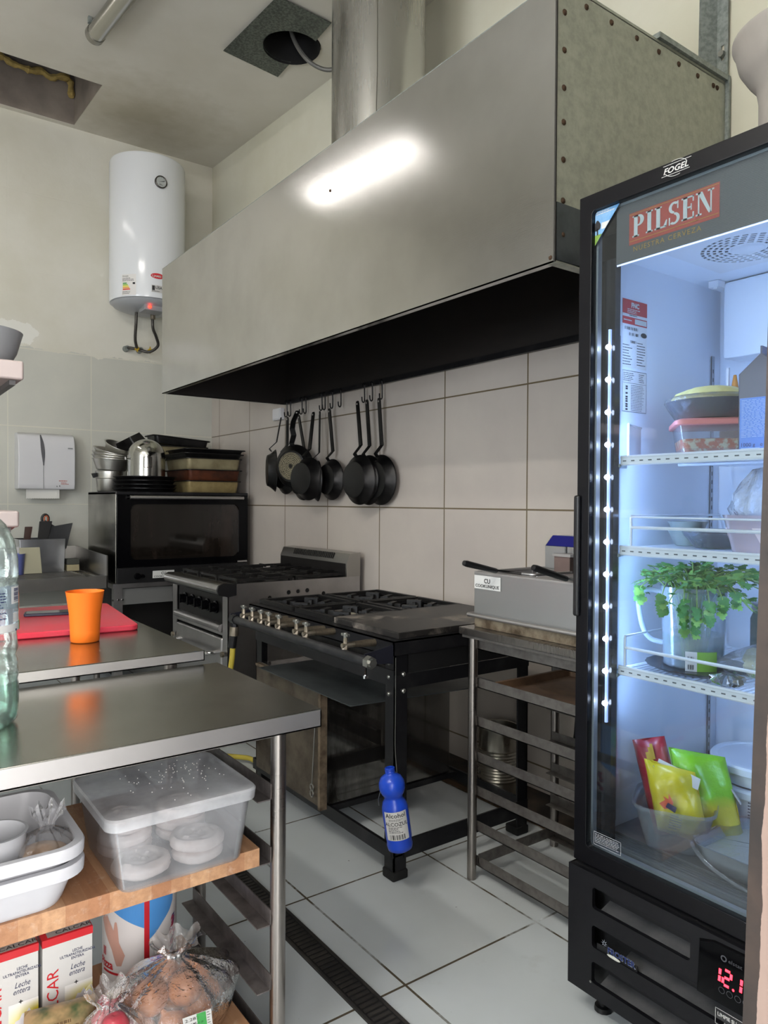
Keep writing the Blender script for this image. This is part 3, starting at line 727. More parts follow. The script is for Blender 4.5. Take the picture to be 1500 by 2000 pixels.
box('front_rail', (OX0+.05,OY0+.05,.60), (OX1-.05,OY0+.06,.715), mat('pale_metal','#8c8c8b',.4,.6), os_)
box('back_panel', (OX0,OY1-.02,.06), (OX1,OY1,.72), mat('dark_panel','#2c2a29',.5), os_)
box('side_panel', (OX0-.012,OY0+.1,.1), (OX0-.004,OY1-.05,.72), black_steel, os_)
box('side_panel', (OX1+.004,OY0+.1,.1), (OX1+.012,OY1-.05,.72), black_steel, os_)
mb = MB()
for x in (1.50,1.54,1.57): mb.cyl((x,OY0+.035,.64),(x,OY0+.025,.64),.007,8)
mb.build('screw', chrome, os_)

# ------------------------------------------------------------------ pans and trays on the oven
Z0 = OZ1 + .0035
def bowl_prof(r, h, rb, t=.003): return [(0,0),(rb*.9,0),(rb,.004),(r-.004,h-.004),(r+.006,h),(r+.006,h+.003),(r-.005,h+.002),(rb-.002,.008),(0,.006)]
pt = thing('cooking_pot', 'small aluminium pot with a black side handle at the left of the oven top', 'pot', (1.625, 5.86, Z0))
mb = MB(); mb.lathe([(0,0),(.083,0),(.09,.008),(.102,.158),(.106,.16),(.1,.162),(.087,.01),(0,.006)], (1.625,5.86,Z0), 40); mb.build('body', alu, pt)
mb = MB(); mb.lathe([(.099,.0),(.1025,.003),(.099,.006)], (1.625,5.86,Z0+.1), 40); mb.build('rim_bead', alu, pt)
mb = MB(); mb.loft([[V((1.525,5.83,Z0+.145)),V((1.525,5.87,Z0+.145)),V((1.525,5.87,Z0+.115)),V((1.525,5.83,Z0+.115))],[V((1.49,5.83,Z0+.14)),V((1.49,5.87,Z0+.14)),V((1.505,5.87,Z0+.105)),V((1.505,5.83,Z0+.105))]]); mb.build('handle', black, pt, bevel=.004)
names = ['lowest aluminium basin of the pile standing on the small pot', 'second aluminium basin from the bottom of the pile on the pot', 'third aluminium basin from the bottom of the pile on the pot', 'topmost aluminium basin of the pile, tilted and open to view']
for i, (dz, rx, ry, r) in enumerate(((.166,2,3,.142),(.187,4,4,.147),(.209,7,6,.151),(.232,13,10,.153))):
    b = thing('mixing_bowl', names[i], 'bowl', (1.635+.002*i, 5.85, Z0+dz), 'aluminium basins piled on the oven')
    mb = MB(); mb.lathe(bowl_prof(r, .085, .108), (1.635+.002*i,5.85,Z0+dz), 44); mb.build('body', alu, b)
    b.rotation_euler = (math.radians(rx), math.radians(ry), 0)
b = thing('mixing_bowl', 'small aluminium bowl lying tilted inside the topmost basin', 'bowl', (1.665, 5.82, Z0+.275)); 
mb = MB(); mb.lathe(bowl_prof(.116, .09, .085), (1.665,5.82,Z0+.275), 40); mb.build('body', alu, b); b.rotation_euler = (math.radians(22), math.radians(14), 0)
lf = thing('loaf_tin', 'black loaf tin tipped on its side above the basins', 'tin', (1.745, 5.80, Z0+.42))
mb = MB(); tub(mb, (1.745,5.80,Z0+.42), [(0,.11,.2,.015),(.09,.14,.24,.02),(.093,.155,.255,.02)], .003); mb.build('body', pan_black, lf); lf.rotation_euler = (math.radians(165), math.radians(-25), .4)
names = ['bottom black round pizza tray of the flat pile on the oven', 'second black pizza tray from the bottom of the flat pile', 'third black pizza tray from the bottom of the flat pile', 'topmost black pizza tray of the flat pile under the steel dome']
for i in range(4):
    b = thing('pizza_tray', names[i], 'tray', (1.80+.006*(i % 2), 5.56, Z0+.029*i), 'black pizza trays on the oven')
    mb = MB(); mb.lathe([(0,0),(.205,0),(.22,.02),(.23,.024),(.23,.027),(.217,.024),(.203,.004),(0,.004)], b.location, 48); mb.build('body', pan_black, b)
dm = thing('steel_dome', 'shiny upturned steel dome with a slot standing on the black pizza trays', 'dome', (1.80, 5.52, Z0+.118))
mb = MB(); mb.lathe([(.134,.0),(.137,.0),(.136,.14)] + [(.136*math.cos(a), .15+.128*math.sin(a)) for a in [PI/2*i/12 for i in range(13)]][:-1] + [(0,.279)], (1.80,5.52,Z0+.118), 56); mb.build('shell', steel_mirror, dm)
sf = drum((1.80,5.52,0), .1375, math.atan2(-5.5,-1.8)+.05, Z0+.118)
mb = MB()
for a, bq, c, d in ((-.02,.135,.03,.139),(-.02,.06,.03,.064),(-.024,.06,-.02,.139),(.03,.06,.034,.139)): patch(mb, sf, a, bq, c, d, .0012, 3)
mb.build('slot_frame', mat('slot_dark', '#3b3833', .4, .6), dm)
mb = MB(); mb.tube([V((1.665,5.50,Z0+.245)), V((1.635,5.495,Z0+.245))], .006, 8); mb.tube([V((1.64,5.495,Z0+.235)), V((1.635,5.495,Z0+.255))], .006, 8); mb.build('hinge_pin', chrome, dm)
# deep roasting tins and black trays at the right
tin_m = [mat('tin_tan', '#a08f63', .42, .4, col2='#7c6b45', nscale=9, bump=.1), mat('tin_rust', '#5b2f1b', .5, .4, col2='#2d1a12', nscale=10, bump=.1), mat('tin_cream', '#9f9676', .42, .4, col2='#7d7255', nscale=7, bump=.1)]
def tin(name, label, c, w, d, h, m, rot=0, group=None, flip=False, tilt=None):
    b = thing(name, label, 'tray', c, group)
    mb = MB(); tub(mb, c, [(0,w*.93,d*.93,.035),(.01,w*.95,d*.95,.035),(h-.004,w*.985,d*.985,.03),(h-.002,w+.022,d+.022,.035),(h,w+.022,d+.022,.035)], .004, 0, 6)
    mb.build('body', m, b); b.rotation_euler = (tilt[0] if tilt else 0, tilt[1] if tilt else 0, rot)
    mb = MB(); ring = rrect(c[0], c[1], w+.024, d+.024, .035, c[2]+h-.001, 6); mb.tube(ring + [ring[0]], .004, 6, caps=False); mb.build('rim', iron, b)
    return b
G = 'roasting tins on the oven'
tin('roasting_tin', 'bottom tan roasting tin of the pile at the right of the oven top', (2.278,5.62,Z0), .43, .50, .088, tin_m[0], 0, G)
tin('roasting_tin', 'rust brown roasting tin in the middle of the pile on the oven', (2.285,5.62,Z0+.092), .435, .50, .082, tin_m[1], .01, G)
tin('roasting_tin', 'cream sided roasting tin third from the bottom of the pile on the oven', (2.285,5.62,Z0+.178), .44, .50, .085, tin_m[2], -.01, G)
tin('baking_tray', 'black rimmed baking tray lying on the cream roasting tin', (2.285,5.63,Z0+.266), .47, .50, .034, pan_black, .02, 'black baking trays on the oven')
tin('baking_tray', 'second black baking tray lying inside the pile above the cream tin', (2.30,5.63,Z0+.303), .475, .50, .03, pan_black, -.015, 'black baking trays on the oven')
tin('roasting_tin', 'worn tan tin half hidden behind the pile of roasting tins', (2.19,5.915,Z0+.30), .42, .22, .075, tin_m[2], 0, G)
tin('baking_tray', 'topmost black baking tray tilted behind the roasting tins', (2.19,5.93,Z0+.385), .46, .22, .06, pan_black, .0, 'black baking trays on the oven', tilt=(0, math.radians(4)))
# ------------------------------------------------------------------ pans hanging under the hood
def s_hook(y, x, ztop, yaw, label):
    """S-hook over the back lip of the hood"""
    M = Matrix.Translation((x, y, ztop)) @ Matrix.Rotation(yaw, 4, 'Z')
    path = [(-.026, 0, -.015)] + [(-.013 - .013*math.cos(PI*k/8), 0, .012*math.sin(PI*k/8)) for k in range(9)] + [(0, 0, -.02), (.002, 0, -.06)] + \
           [(-.014 + .016*math.cos(PI*k/8), 0, -.088 - .016*math.sin(PI*k/8)) for k in range(9)] + [(-.032, 0, -.072)]
    mb = MB(); mb.M = M; mb.tube(path, .0042, 7)
    return tag(mb.build('pot_hook', black_steel), label, 'hook', 'hooks under the hood')
def pan(y, z, x, c, r, yaw, label, disc=False, bend=.03, depth=.05, hw=.028):
    """hung frying pan: (x,y,z) the hole in the handle, c the middle of its rim, yaw turns the base from the left wall towards the door"""
    root = thing('frying_pan', label, 'pan', (x, y, z), 'pans hanging under the hood')
    c = V(c); R = Matrix.Rotation(yaw, 3, 'Z') @ Matrix.Rotation(-PI/2, 3, 'Y')
    n = R @ V((0,0,1))                      # points out of the base
    mb = MB(); k = depth
    mb.lathe([(0,k),(r*.66,k),(r*.72,k-.003),(r*.80,k*.55),(r*.97,.004),(r,0),(r*1.005,-.003),(r*.985,-.003),(r*.78,k*.5),(r*.7,k-.006),(0,k-.005)], c, 52, R)
    mb.build('bowl', pan_black, root)
    top = V((x, y, z)); edge = c + V((0,0,r*.9)) + n*(k*.35); kink = c + V((0,0,r*1.18)) + n*(k*.35+.0) + (top-c)*.02
    kink2 = kink + (top-kink)*.12 - n*bend*0
    k1 = edge + n*.02 + V((0,0,.02)); k2 = c + V((0,0,r*1.28)) + (top-c)*.03 - n*bend*.3
    pts = [edge + n*.004, edge*.5+k1*.5+n*.003, k1, k1*.5+k2*.5, k2, k2*.93+top*.07] + ([k2*.7+top*.3 - n*bend*.6, k2*.4+top*.6 - n*bend*.6] if bend < 0 else [k2*.5+top*.5]) + [top*.97+k2*.03, top]
    side = (top-c).cross(n).normalized()
    rings = []
    for i, p in enumerate(pts):
        t = i/(len(pts)-1); w = hw*(.46+.1*math.sin(t*PI)); th = .0045
        rings.append([p - side*w + n*th, p + side*w + n*th, p + side*w - n*th, p - side*w - n*th])
    tip = pts[-1] + (pts[-1]-pts[-2]).normalized()*.012
    rings.append([tip - side*hw*.3 + n*.004, tip + side*hw*.3 + n*.004, tip + side*hw*.3 - n*.004, tip - side*hw*.3 - n*.004])
    mb = MB(); mb.loft(rings); h = mb.build('handle', pan_black, root, bevel=.002)
    mb = MB(); q = pts[-2]; mb.tube([q - n*.006, q + n*.0062], .006, 10); mb.build('eyelet', steel_edge, h)
    if disc:
        mb = MB(); mb.lathe([(0,k+.0005),(r*.62,k+.0005),(r*.63,k-.001)], c, 44, R)
        t = NT('etched_pan_base'); P = t.coord('Object'); sp = t.node('ShaderNodeSeparateXYZ'); nz = t.noise(150, 3, .6, P)
        t.set(Base_Color=t.mix(t.ramp(nz, .5, .62), C('#8f8872'), C('#4a4538')), Metallic=.7, Roughness=.4); mb.build('base_disc', t.mat, root)
        mb = MB()
        for q in (.13, .2, .28, .36, .44, .52, .585): mb.tube([c + R @ V((r*q*math.cos(a), r*q*math.sin(a), k+.001)) for a in [2*PI*i/40 for i in range(41)]], .0016, 4, caps=False)
        mb.lathe([(0,k+.0012),(r*.1,k+.0012)], c, 20, R); mb.build('base_rings', mat('pan_groove', '#211f1a', .5), root)
    return root
pan(3.56, 1.955, 2.545, (2.555,3.556,1.480), .150, math.radians(2), 'rightmost of the hanging black iron pans, flat against the tiles')
pan(3.665, 1.955, 2.53, (2.525,3.64,1.480), .150, math.radians(0), 'middle of the three overlapping black iron pans at the right of the row')
pan(3.745, 1.955, 2.515, (2.475,3.66,1.481), .150, math.radians(4), 'front black iron pan of the overlapping three at the right, its round base in view')
pan(4.12, 1.948, 2.545, (2.545,4.087,1.493), .134, math.radians(2), 'single wide black pan hanging just left of the empty hook')
pan(4.225, 1.94, 2.535, (2.50,4.19,1.485), .135, math.radians(-20), 'black pan turned edge on, second to the left of the empty hook')
pan(4.25, 1.935, 2.50, (2.44,4.21,1.499), .142, math.radians(10), 'deep black pan hanging in front of the edge on pan, its side towards the stove', depth=.07)
pan(4.47, 1.965, 2.50, (2.475,4.46,1.59), .150, math.radians(30), 'nonstick pan with a pale etched metal disc on its base', disc=True, bend=-.05, hw=.036)
pan(4.535, 1.945, 2.55, (2.55,4.47,1.507), .150, math.radians(0), 'black pan hidden behind the pan with the etched disc')
pan(4.70, 1.945, 2.55, (2.54,4.70,1.55), .150, math.radians(0), 'second black pan from the left end of the hanging row')
pan(4.755, 1.945, 2.525, (2.48,4.755,1.57), .152, math.radians(-22), 'leftmost black pan of the hanging row, turned edge on', depth=.06)
for y, ps in ((4.745,'leftmost black hook under the hood'),(4.69,'second black hook from the left under the hood'),(4.525,'third black hook from the left, above the etched pan'),(4.47,'fourth black hook from the left, above the etched pan'),(4.255,'fifth black hook from the left under the hood'),(4.215,'sixth black hook from the left under the hood'),(4.12,'seventh black hook, just left of the empty one'),(4.02,'empty black hook under the hood with no pan on it'),(3.75,'third black hook from the right end'),(3.665,'second black hook from the right end'),(3.565,'rightmost black hook under the hood')):
    s_hook(y, 2.57 if y != 4.02 else 2.57, 2.065, math.radians(25), ps)

# ------------------------------------------------------------------ steel range in the corner
RX0, RX1, RY0, RY1, RZ = 1.675, 2.55, 3.76, 4.61, .89
rg = thing('cooking_range', 'stainless steel cooking range with black grates and a slotted back guard', 'stove', (2.11, 4.18, 0))
mb = MB(); fn = lambda u, v, w: (u, RY0 + w, v)
holes = [circ(x, z, r, 14) for x, z, r in ((1.931,.798,.013),(2.053,.822,.013),(2.114,.824,.012),(2.176,.826,.013),(2.288,.80,.013),(2.34,.79,.008))]
mb.holed([(RX0,.06),(RX1,.06),(RX1,RZ),(RX0,RZ)], holes, fn, .003); mb.build('side_panel', steel_side, rg)
mb = MB(); mb.box((RX0, RY1-.003, .06), (RX1, RY1, RZ)); mb.build('side_panel', steel_side, rg)
box('inner_case', (RX0+.03, RY0+.006, .08), (RX1-.005, RY1-.006, RZ-.03), mat('dark_case', '#0d0c0c', .8), rg)
mb = MB(); fn = lambda u, v, w: (RX0 + w, u, v)
mb.holed([(RY0,.06),(RY1,.06),(RY1,RZ-.02),(RY0,RZ-.02)], [[(3.83,.655),(4.54,.655),(4.54,.82),(3.83,.82)], [(3.83,.11),(4.54,.11),(4.54,.60),(3.83,.60)]], fn, .004)
mb.build('front_frame', steel_side, rg)
cpn = box('control_panel', (RX0+.012, 3.83, .655), (RX0+.02, 4.54, .82), mat('control_black', '#1a1919', .4, .4), rg)
for y in (4.41, 4.29, 4.175, 4.06, 3.94):
    mb = MB(); X = RX0+.012; mb.tube([(X,y,.745),(X-.01,y,.745),(X-.012,y,.745),(X-.035,y,.745)], [.036,.036,.028,.025], 20); mb.box((X-.042,y-.006,.719),(X-.034,y+.006,.771)); mb.build('knob', black_gloss, cpn)
mb = MB(); mb.tube([(RX0-.002, 3.835, .64), (RX0-.002, 4.535, .64)], .022, 14); mb.box((RX0+.0, 3.83, .615), (RX0+.012, 4.54, .66)); mb.build('front_rail', steel_side, rg)
dr_ = MB(); dr_.box((RX0-.006, 3.835, .12), (RX0+.02, 4.535, .585)); drr = dr_.build('oven_door', steel_side, rg, bevel=.012, seg=3)
mb = MB(); mb.tube(spline([(RX0-.005, 3.92, .49), (RX0-.045, 3.93, .49), (RX0-.055, 3.97, .488), (RX0-.055, 4.4, .488), (RX0-.045, 4.44, .49), (RX0-.005, 4.45, .49)], 4), .013, 12); mb.build('handle', chrome, drr)
mb = MB(); mb.cyl((RX0-.008,3.80,.50),(RX0-.022,3.80,.50),.016,8); mb.cyl((RX0-.008,4.57,.50),(RX0-.022,4.57,.50),.016,8); mb.build('hinge', brass, rg)
mb = MB(); sec = [(RX0+.05,RZ),(RX0-.03,RZ+.004),(RX0-.052,RZ-.006),(RX0-.06,RZ-.03),(RX0-.052,RZ-.052),(RX0-.03,RZ-.064),(RX0+.0,RZ-.066),(RX0+.05,RZ-.06)]
mb.loft([[V((u, y, v)) for u, v in sec] for y in (RY0, RY1)]); mb.build('bullnose', steel('bullnose_steel', '#a5a3a0', .25, (1,30,1), .08, .05), rg, sharp=50)
mb = MB(); mb.loft([[V((u, y, v)) for u, v in [(RX0+.05,RZ+.001),(RX0-.03,RZ+.006),(RX0-.055,RZ-.006),(RX0-.063,RZ-.03),(RX0-.055,RZ-.054),(RX0+.0,RZ-.07),(RX0+.05,RZ-.062)]] for y in (RY0-.004, RY0+.012)]); mb.build('bullnose_cap', black, rg)
box('hob', (RX0+.05, RY0+.003, RZ-.03), (2.45, RY1-.003, RZ-.006), mat('hob_pan', '#1a1817', .4, .4), rg)
mb = MB(); sec = [(2.45,.89),(2.45,.975),(2.475,1.03),(2.55,1.035),(2.55,.89)]
mb.loft([[V((u, y, v)) for u, v in sec] for y in (RY0-.003, RY1)]); bgd = mb.build('back_guard', steel('guard_steel','#a09e99', .3, (1,30,1), .08, .05), rg)
mb = MB(); 
for i in range(24):
    y = 3.93 + .5*i/23; a = V((2.4565, y, .991)); b = V((2.4725, y, 1.027)); o = V((-.0022,0,.001))
    mb.bar(a+o, b+o, .0055, .003, (-.9,0,.4))
mb.build('vent_slits', mat('slit_black', '#0b0a0a', .6), bgd)
mb = MB(); mb.box((2.448, RY0+.01, .89), (2.452, RY1-.01, .97)); mb.build('guard_face', mat('guard_dark','#2a2827', .4, .5), bgd)
for i in range(2):
    for j in range(3):
        cx, cy = 1.91+.37*i, 3.905+.28*j
        mb = MB(); z = RZ+.018
        for s in (-1, 1):
            mb.bar((cx-.175, cy+s*.125, z), (cx+.175, cy+s*.125, z), .014, .014); mb.bar((cx+s*.168, cy-.125, z), (cx+s*.168, cy+.125, z), .014, .014)
            mb.bar((cx+s*.04, cy, z+.004), (cx+s*.168, cy, z+.004), .012, .018); mb.bar((cx, cy+s*.04, z+.004), (cx, cy+s*.125, z+.004), .012, .018)
            for q in (-1, 1): mb.box((cx+s*.165-.009, cy+q*.12-.009, RZ-.006), (cx+s*.165+.009, cy+q*.12+.009, z))
        gr = mb.build('grate', iron, rg)
        mb = MB(); mb.lathe([(0,RZ+.006),(.042,RZ+.006),(.05,RZ-.0),(.062,RZ-.006)], (cx,cy,0), 20); mb.build('burner', iron, rg)
for x in (RX0+.06, RX1-.06):
    for y in (RY0+.06, RY1-.06):
        mb = MB(); mb.cyl((x,y,0),(x,y,.082),.02,12); mb.build('leg', steel_tube, rg)

# ------------------------------------------------------------------ black four burner stove with hotplate
SX0, SX1, SY0, SY1, SZ = 1.53, 2.275, 2.045, 3.19, .862
st = thing('gas_stove', 'black iron four burner gas stove with a hotplate at its right end', 'stove', (1.9, 2.6, 0))
mb = MB(); mb.box((SX0,SY0,SZ-.05),(SX0+.005,SY1,SZ)); mb.box((SX1-.005,SY0,SZ-.05),(SX1,SY1,SZ)); mb.box((SX0,SY0,SZ-.05),(SX1,SY0+.005,SZ)); mb.box((SX0,SY1-.005,SZ-.05),(SX1,SY1,SZ))
fn = lambda u, v, w: (u, v, SZ - .005 + w)
sq = [(1.755,3.035),(1.755,2.69),(2.12,3.035),(2.12,2.69)]
mb.holed([(SX0,SY0),(SX1,SY0),(SX1,SY1),(SX0,SY1)], [[(x-.14,y-.135),(x+.14,y-.135),(x+.14,y+.135),(x-.14,y+.135)] for x, y in sq], fn, .005)
mb.build('top_frame', black_steel, st)
box('drip_tray', (SX0+.04,SY0+.04,SZ-.075),(SX1-.04,SY1-.04,SZ-.07), mat('drip_tray', '#0c0b0b', .7), st)
for k, (cx, cy) in enumerate(sq):
    mb = MB(); z = SZ+.009
    for s in (-1, 1):
        mb.bar((cx-.165, cy+s*.155, z), (cx+.165, cy+s*.155, z), .022, .018); mb.bar((cx+s*.158, cy-.16, z), (cx+s*.158, cy+.16, z), .022, .018)
    for a in range(4):
        d = V((math.cos(PI/4+a*PI/2), math.sin(PI/4+a*PI/2), 0)); p = V((cx, cy, SZ-.004))
        mb.bar(p+d*.055, p+d*.20, .016, .03)
        t_ = V((-d.y, d.x, 0)); mb.bar(p+d*.085-t_*.035+V((0,0,.006)), p+d*.10+t_*.035+V((0,0,.006)), .022, .034)
    gr = mb.build('grate', iron, st)
    mb = MB(); mb.lathe([(.075,SZ-.07),(.075,SZ-.035),(.068,SZ-.028),(.05,SZ-.028)], (cx,cy,0), 24); bu = mb.build('burner', iron, st)
    dz = .016 if k == 1 else 0
    mb = MB(); mb.lathe([(0,SZ-.016+dz),(.04,SZ-.017+dz),(.05,SZ-.024+dz),(.05,SZ-.03)], (cx,cy,0), 24); mb.build('burner_cap', mat('burner_cap', '#45413a', .5, .4, col2='#2b2825', nscale=20) if k == 0 else mat('pale_burner_cap', '#a09a8b', .55, .1, col2='#7a7467', nscale=20) if k == 1 else bpy.data.materials['burner_cap'], bu)
hp = NT('griddle_plate'); P = hp.coord('Object'); n = hp.noise(7, 8, .7, P); n2 = hp.noise(2.5, 4, .6, P)
m_ = hp.math('MULTIPLY', hp.ramp(n, .49, .61), hp.ramp(n2, .42, .57))
hp.set(Base_Color=hp.mix(m_, C('#242221'), C('#857d74')), Roughness=hp.math('MULTIPLY_ADD', m_, .25, .42), Metallic=.2); hp.bump(n, .2, .004)
mb = MB(); mb.box((1.57,2.07,SZ),(2.262,2.50,SZ+.024)); mb.build('hotplate', hp.mat, st, bevel=.003)
box('hotplate_skirt', (1.575,2.075,SZ-.06),(2.255,2.495,SZ-.012), black_steel, st)
# legs in angle iron, with rubber feet and bolts
for x, y, sx, sy in ((1.555,2.07,1,1),(2.235,2.07,-1,1),(1.555,3.165,1,-1),(2.235,3.165,-1,-1)):
    mb = MB(); x2, y2 = x+sx*.056, y+sy*.056
    mb.box((min(x,x2),min(y,y+sy*.006),.03),(max(x,x2),max(y,y+sy*.006),SZ-.05)); mb.box((min(x,x+sx*.006),min(y,y2),.03),(max(x,x+sx*.006),max(y,y2),SZ-.05))
    lg = mb.build('leg', black_steel, st)
    mb = MB(); a_, b_ = min(x,x2), min(y,y2); mb.box((a_-.006,b_-.006,0),(a_+.062,b_+.062,.034)); mb.build('rubber_foot', mat('rubber', '#0d0d0d', .8) if 'rubber' not in bpy.data.materials else bpy.data.materials['rubber'], lg, bevel=.006)
zinc = bpy.data.materials['zinc_bolt']
for z in (.765, .715, .655): 
    if z != .765:
        mb = MB(); mb.tube([(1.592,2.07,z+.022),(1.592,2.064,z+.022),(1.592,2.061,z+.022)], [.0085,.0085,.005], 8); mb.build('bolt', zinc, st)
    mb = MB(); mb.tube([(1.555,2.10,z+.01),(1.549,2.10,z+.01),(1.546,2.10,z+.01)], [.0075,.0075,.004], 8); mb.build('bolt', zinc, st)
mb = MB(); mb.tube([(1.555,2.10,.155),(1.547,2.10,.155)], [.009,.006], 8); mb.build('bolt', zinc, st)
# rails and shelves of the frame
mb = MB(); mb.box((1.55,2.07,.695),(1.556,3.165,.752)); mb.box((1.555,2.07,.695),(1.59,3.165,.70)); mb.build('front_rail', black_steel, st)
mb = MB(); mb.box((1.555,2.066,.685),(2.235,2.072,.735)); mb.build('side_rail', black_steel, st)
mb = MB(); mb.box((1.56,3.16,.695),(2.235,3.166,.752)); mb.build('side_rail', black_steel, st)
mb = MB(); mb.box((1.54,2.07,.085),(1.553,3.165,.135)); mb.box((1.553,2.07,.085),(1.595,3.165,.092)); mb.build('lower_front_rail', black_steel, st)
mb = MB(); mb.box((1.60,2.066,.075),(2.235,2.073,.14)); mb.build('lower_side_rail', black_steel, st)
mb = MB(); mb.box((1.60,3.16,.075),(2.235,3.167,.14)); mb.build('lower_side_rail', black_steel, st)
mb = MB(); mb.box((2.225,2.07,.085),(2.235,3.165,.135)); mb.build('lower_back_rail', black_steel, st)
for y in (2.49,2.98): box('cross_bar', (1.555,y,.105), (2.225,y+.05,.128), black_steel, st)
box('burner_shield', (1.60,2.08,.745),(1.606,3.15,.81), soot, st)
box('side_shield', (1.62,2.076,.735),(2.23,2.082,.81), mat('shield_black','#09090a',.7), st)
# gas pipe with taps
gp = MB(); gp.tube([(1.395,1.995,.815),(1.395,3.055,.818)], .0175, 16); gpi = gp.build('gas_pipe', mat('painted_pipe', '#232427', .35, .5, col2='#3a3a3c', nscale=14), st)
mb = MB(); mb.tube([(1.395,1.985,.815),(1.395,2.01,.815)], .022, 6); mb.tube([(1.395,1.975,.815),(1.395,1.99,.815)], .015, 8); mb.build('pipe_cap', zinc, gpi)
mb = MB(); mb.tube([(1.395,3.04,.818),(1.395,3.075,.818)], .022, 8); mb.tube([(1.395,3.06,.82),(1.395,3.06,.775)], .017, 8); mb.build('pipe_elbow', black_steel, gpi)
mb = MB(); mb.tube([(1.395,2.02,.80),(1.395,2.02,.765)], .004, 6); mb.tube([(1.395,2.02,.768),(1.395,2.02,.758)], .009, 8); mb.build('drain_screw', chrome, gpi)
for y in (2.046, 3.13):
    mb = MB(); mb.prism([(1.40,.80),(1.41,.832),(1.53,.85),(1.53,.785)], lambda u, v, w: (u, y + w, v), .007); mb.build('pipe_bracket', mat('bracket_blue_black', '#20212c', .45, .3) if y < 2.1 else bpy.data.materials['bracket_blue_black'], st)
for k, y in enumerate((2.985,2.90,2.815,2.745,2.655,2.51,2.435,2.16)):
    mb = MB(); mb.tube([(1.402,y,.828),(1.405,y,.846)], .012, 8); mb.tube([(1.405,y,.84),(1.405,y,.878)], [.009,.007], 8)
    mb.tube([(1.39,y-.001,.845),(1.44,y,.845)], [.009,.011], 8)
    tp = mb.build('gas_tap', brass, gpi)
    mb = MB(); mb.bar((1.405,y-.021,.882),(1.405,y+.021,.882),.012,.01); mb.tube([(1.405,y,.872),(1.405,y,.89)],.008,8); mb.build('tap_handle', zinc, tp, bevel=.002)
    mb = MB(); mb.tube([(1.44,y,.845),(1.50,y,.843),(1.60,y,.838)], [.011,.014,.012], 10)
    mb.build('injector_tube', mat('ceramic_tube', '#574f42', .5, .3, col2='#33291f', nscale=30) if k == 0 else bpy.data.materials['ceramic_tube'], tp)
# loose sheet lying on the lower box, and the box
sheet = MB()
sheet.prism([(1.45,2.195),(2.15,2.135),(2.15,2.94),(1.455,2.94)], lambda u, v, w: V((u, v, .613 + w - .01*max(0, (2.3-v))/.2*max(0, (u-1.6)))), .003)
tag(sheet.build('metal_sheet', mat('grey_sheet', '#33383a', .5, .3, col2='#4a5052', nscale=6)), 'grey metal sheet lying on top of the stained oven box under the black stove', 'sheet')
bx = thing('oven_box', 'stained steel oven box standing in the frame under the black stove', 'oven', (1.85, 2.75, .13))
sm = NT('stained_box_steel'); P = sm.coord('Object', (1,1,.22)); n = sm.noise(9, 6, .7, P); n2 = sm.noise(3, 4, .6, P)
sp = sm.node('ShaderNodeSeparateXYZ'); sm.link(sm.node('ShaderNodeNewGeometry').outputs['Position'], sp.inputs[0])
near = sm.ramp(sp.outputs[0], 2.0, 1.55)
sm.set(Base_Color=sm.mix(sm.math('MULTIPLY', sm.ramp(n, .38, .64), sm.math('MULTIPLY_ADD', near, .85, .1)), C('#8d8a86'), C('#1d1814')), Metallic=.95, Roughness=sm.math('MULTIPLY', sm.ramp(n, .3, .75), .16))
mb = MB(); mb.box((1.525,2.50,.13),(2.19,3.05,.61)); mb.build('body', sm.mat, bx, bevel=.003)
dm_ = NT('brown_stained_door'); P = dm_.coord('Object'); n = dm_.noise(6, 7, .65, P)
dm_.set(Base_Color=dm_.mix(dm_.ramp(n, .38, .68), C('#6f6659'), C('#33271c')), Metallic=.55, Roughness=.42)
mb = MB(); mb.box((1.506,2.485,.133),(1.522,3.06,.605)); bd_ = mb.build('door', dm_.mat, bx)
mb = MB(); mb.box((1.494,2.475,.128),(1.526,2.492,.608)); mb.box((1.50,2.48,.598),(1.523,3.06,.609)); mb.build('door_frame', mat('worn_edge','#8d7d69',.4,.6,col2='#4b3d30',nscale=20), bx)
mb = MB()
for z in (.175, .20): mb.tube([V((1.498, 2.545 + .012*math.cos(a), z + .013*math.sin(a))) for a in [2*PI*i/14 for i in range(15)]], .003, 6, caps=False)
mb.tube([(1.50,2.52,.52),(1.497,2.535,.3),(1.498,2.545,.21)], .0025, 6); mb.build('ring_pull', zinc, bd_)
# yellow gas hose
mb = MB(); mb.tube(spline([(1.395,3.06,.76),(1.392,3.065,.72),(1.385,3.075,.6),(1.36,3.12,.45),(1.37,3.3,.2),(1.44,3.5,.05),(1.56,3.54,.03),(1.645,3.45,.03),(1.66,3.34,.05),(1.70,3.25,.2)], 8), .0125, 10)
gh = thing('gas_hose', 'yellow rubber gas hose hanging from the left end of the black stove pipe', 'hose', (1.4, 3.1, .0))
mb.build('hose', mat('yellow_hose', '#b9a83f', .45), gh)
mb = MB(); mb.tube([(1.395,3.06,.785),(1.394,3.062,.745)], .021, 10); mb.build('hose_clamp', brass, gh)
mb = MB(); mb.tube([(1.393,3.063,.748),(1.388,3.07,.69)], .0185, 10); mb.build('sleeve', black, gh)
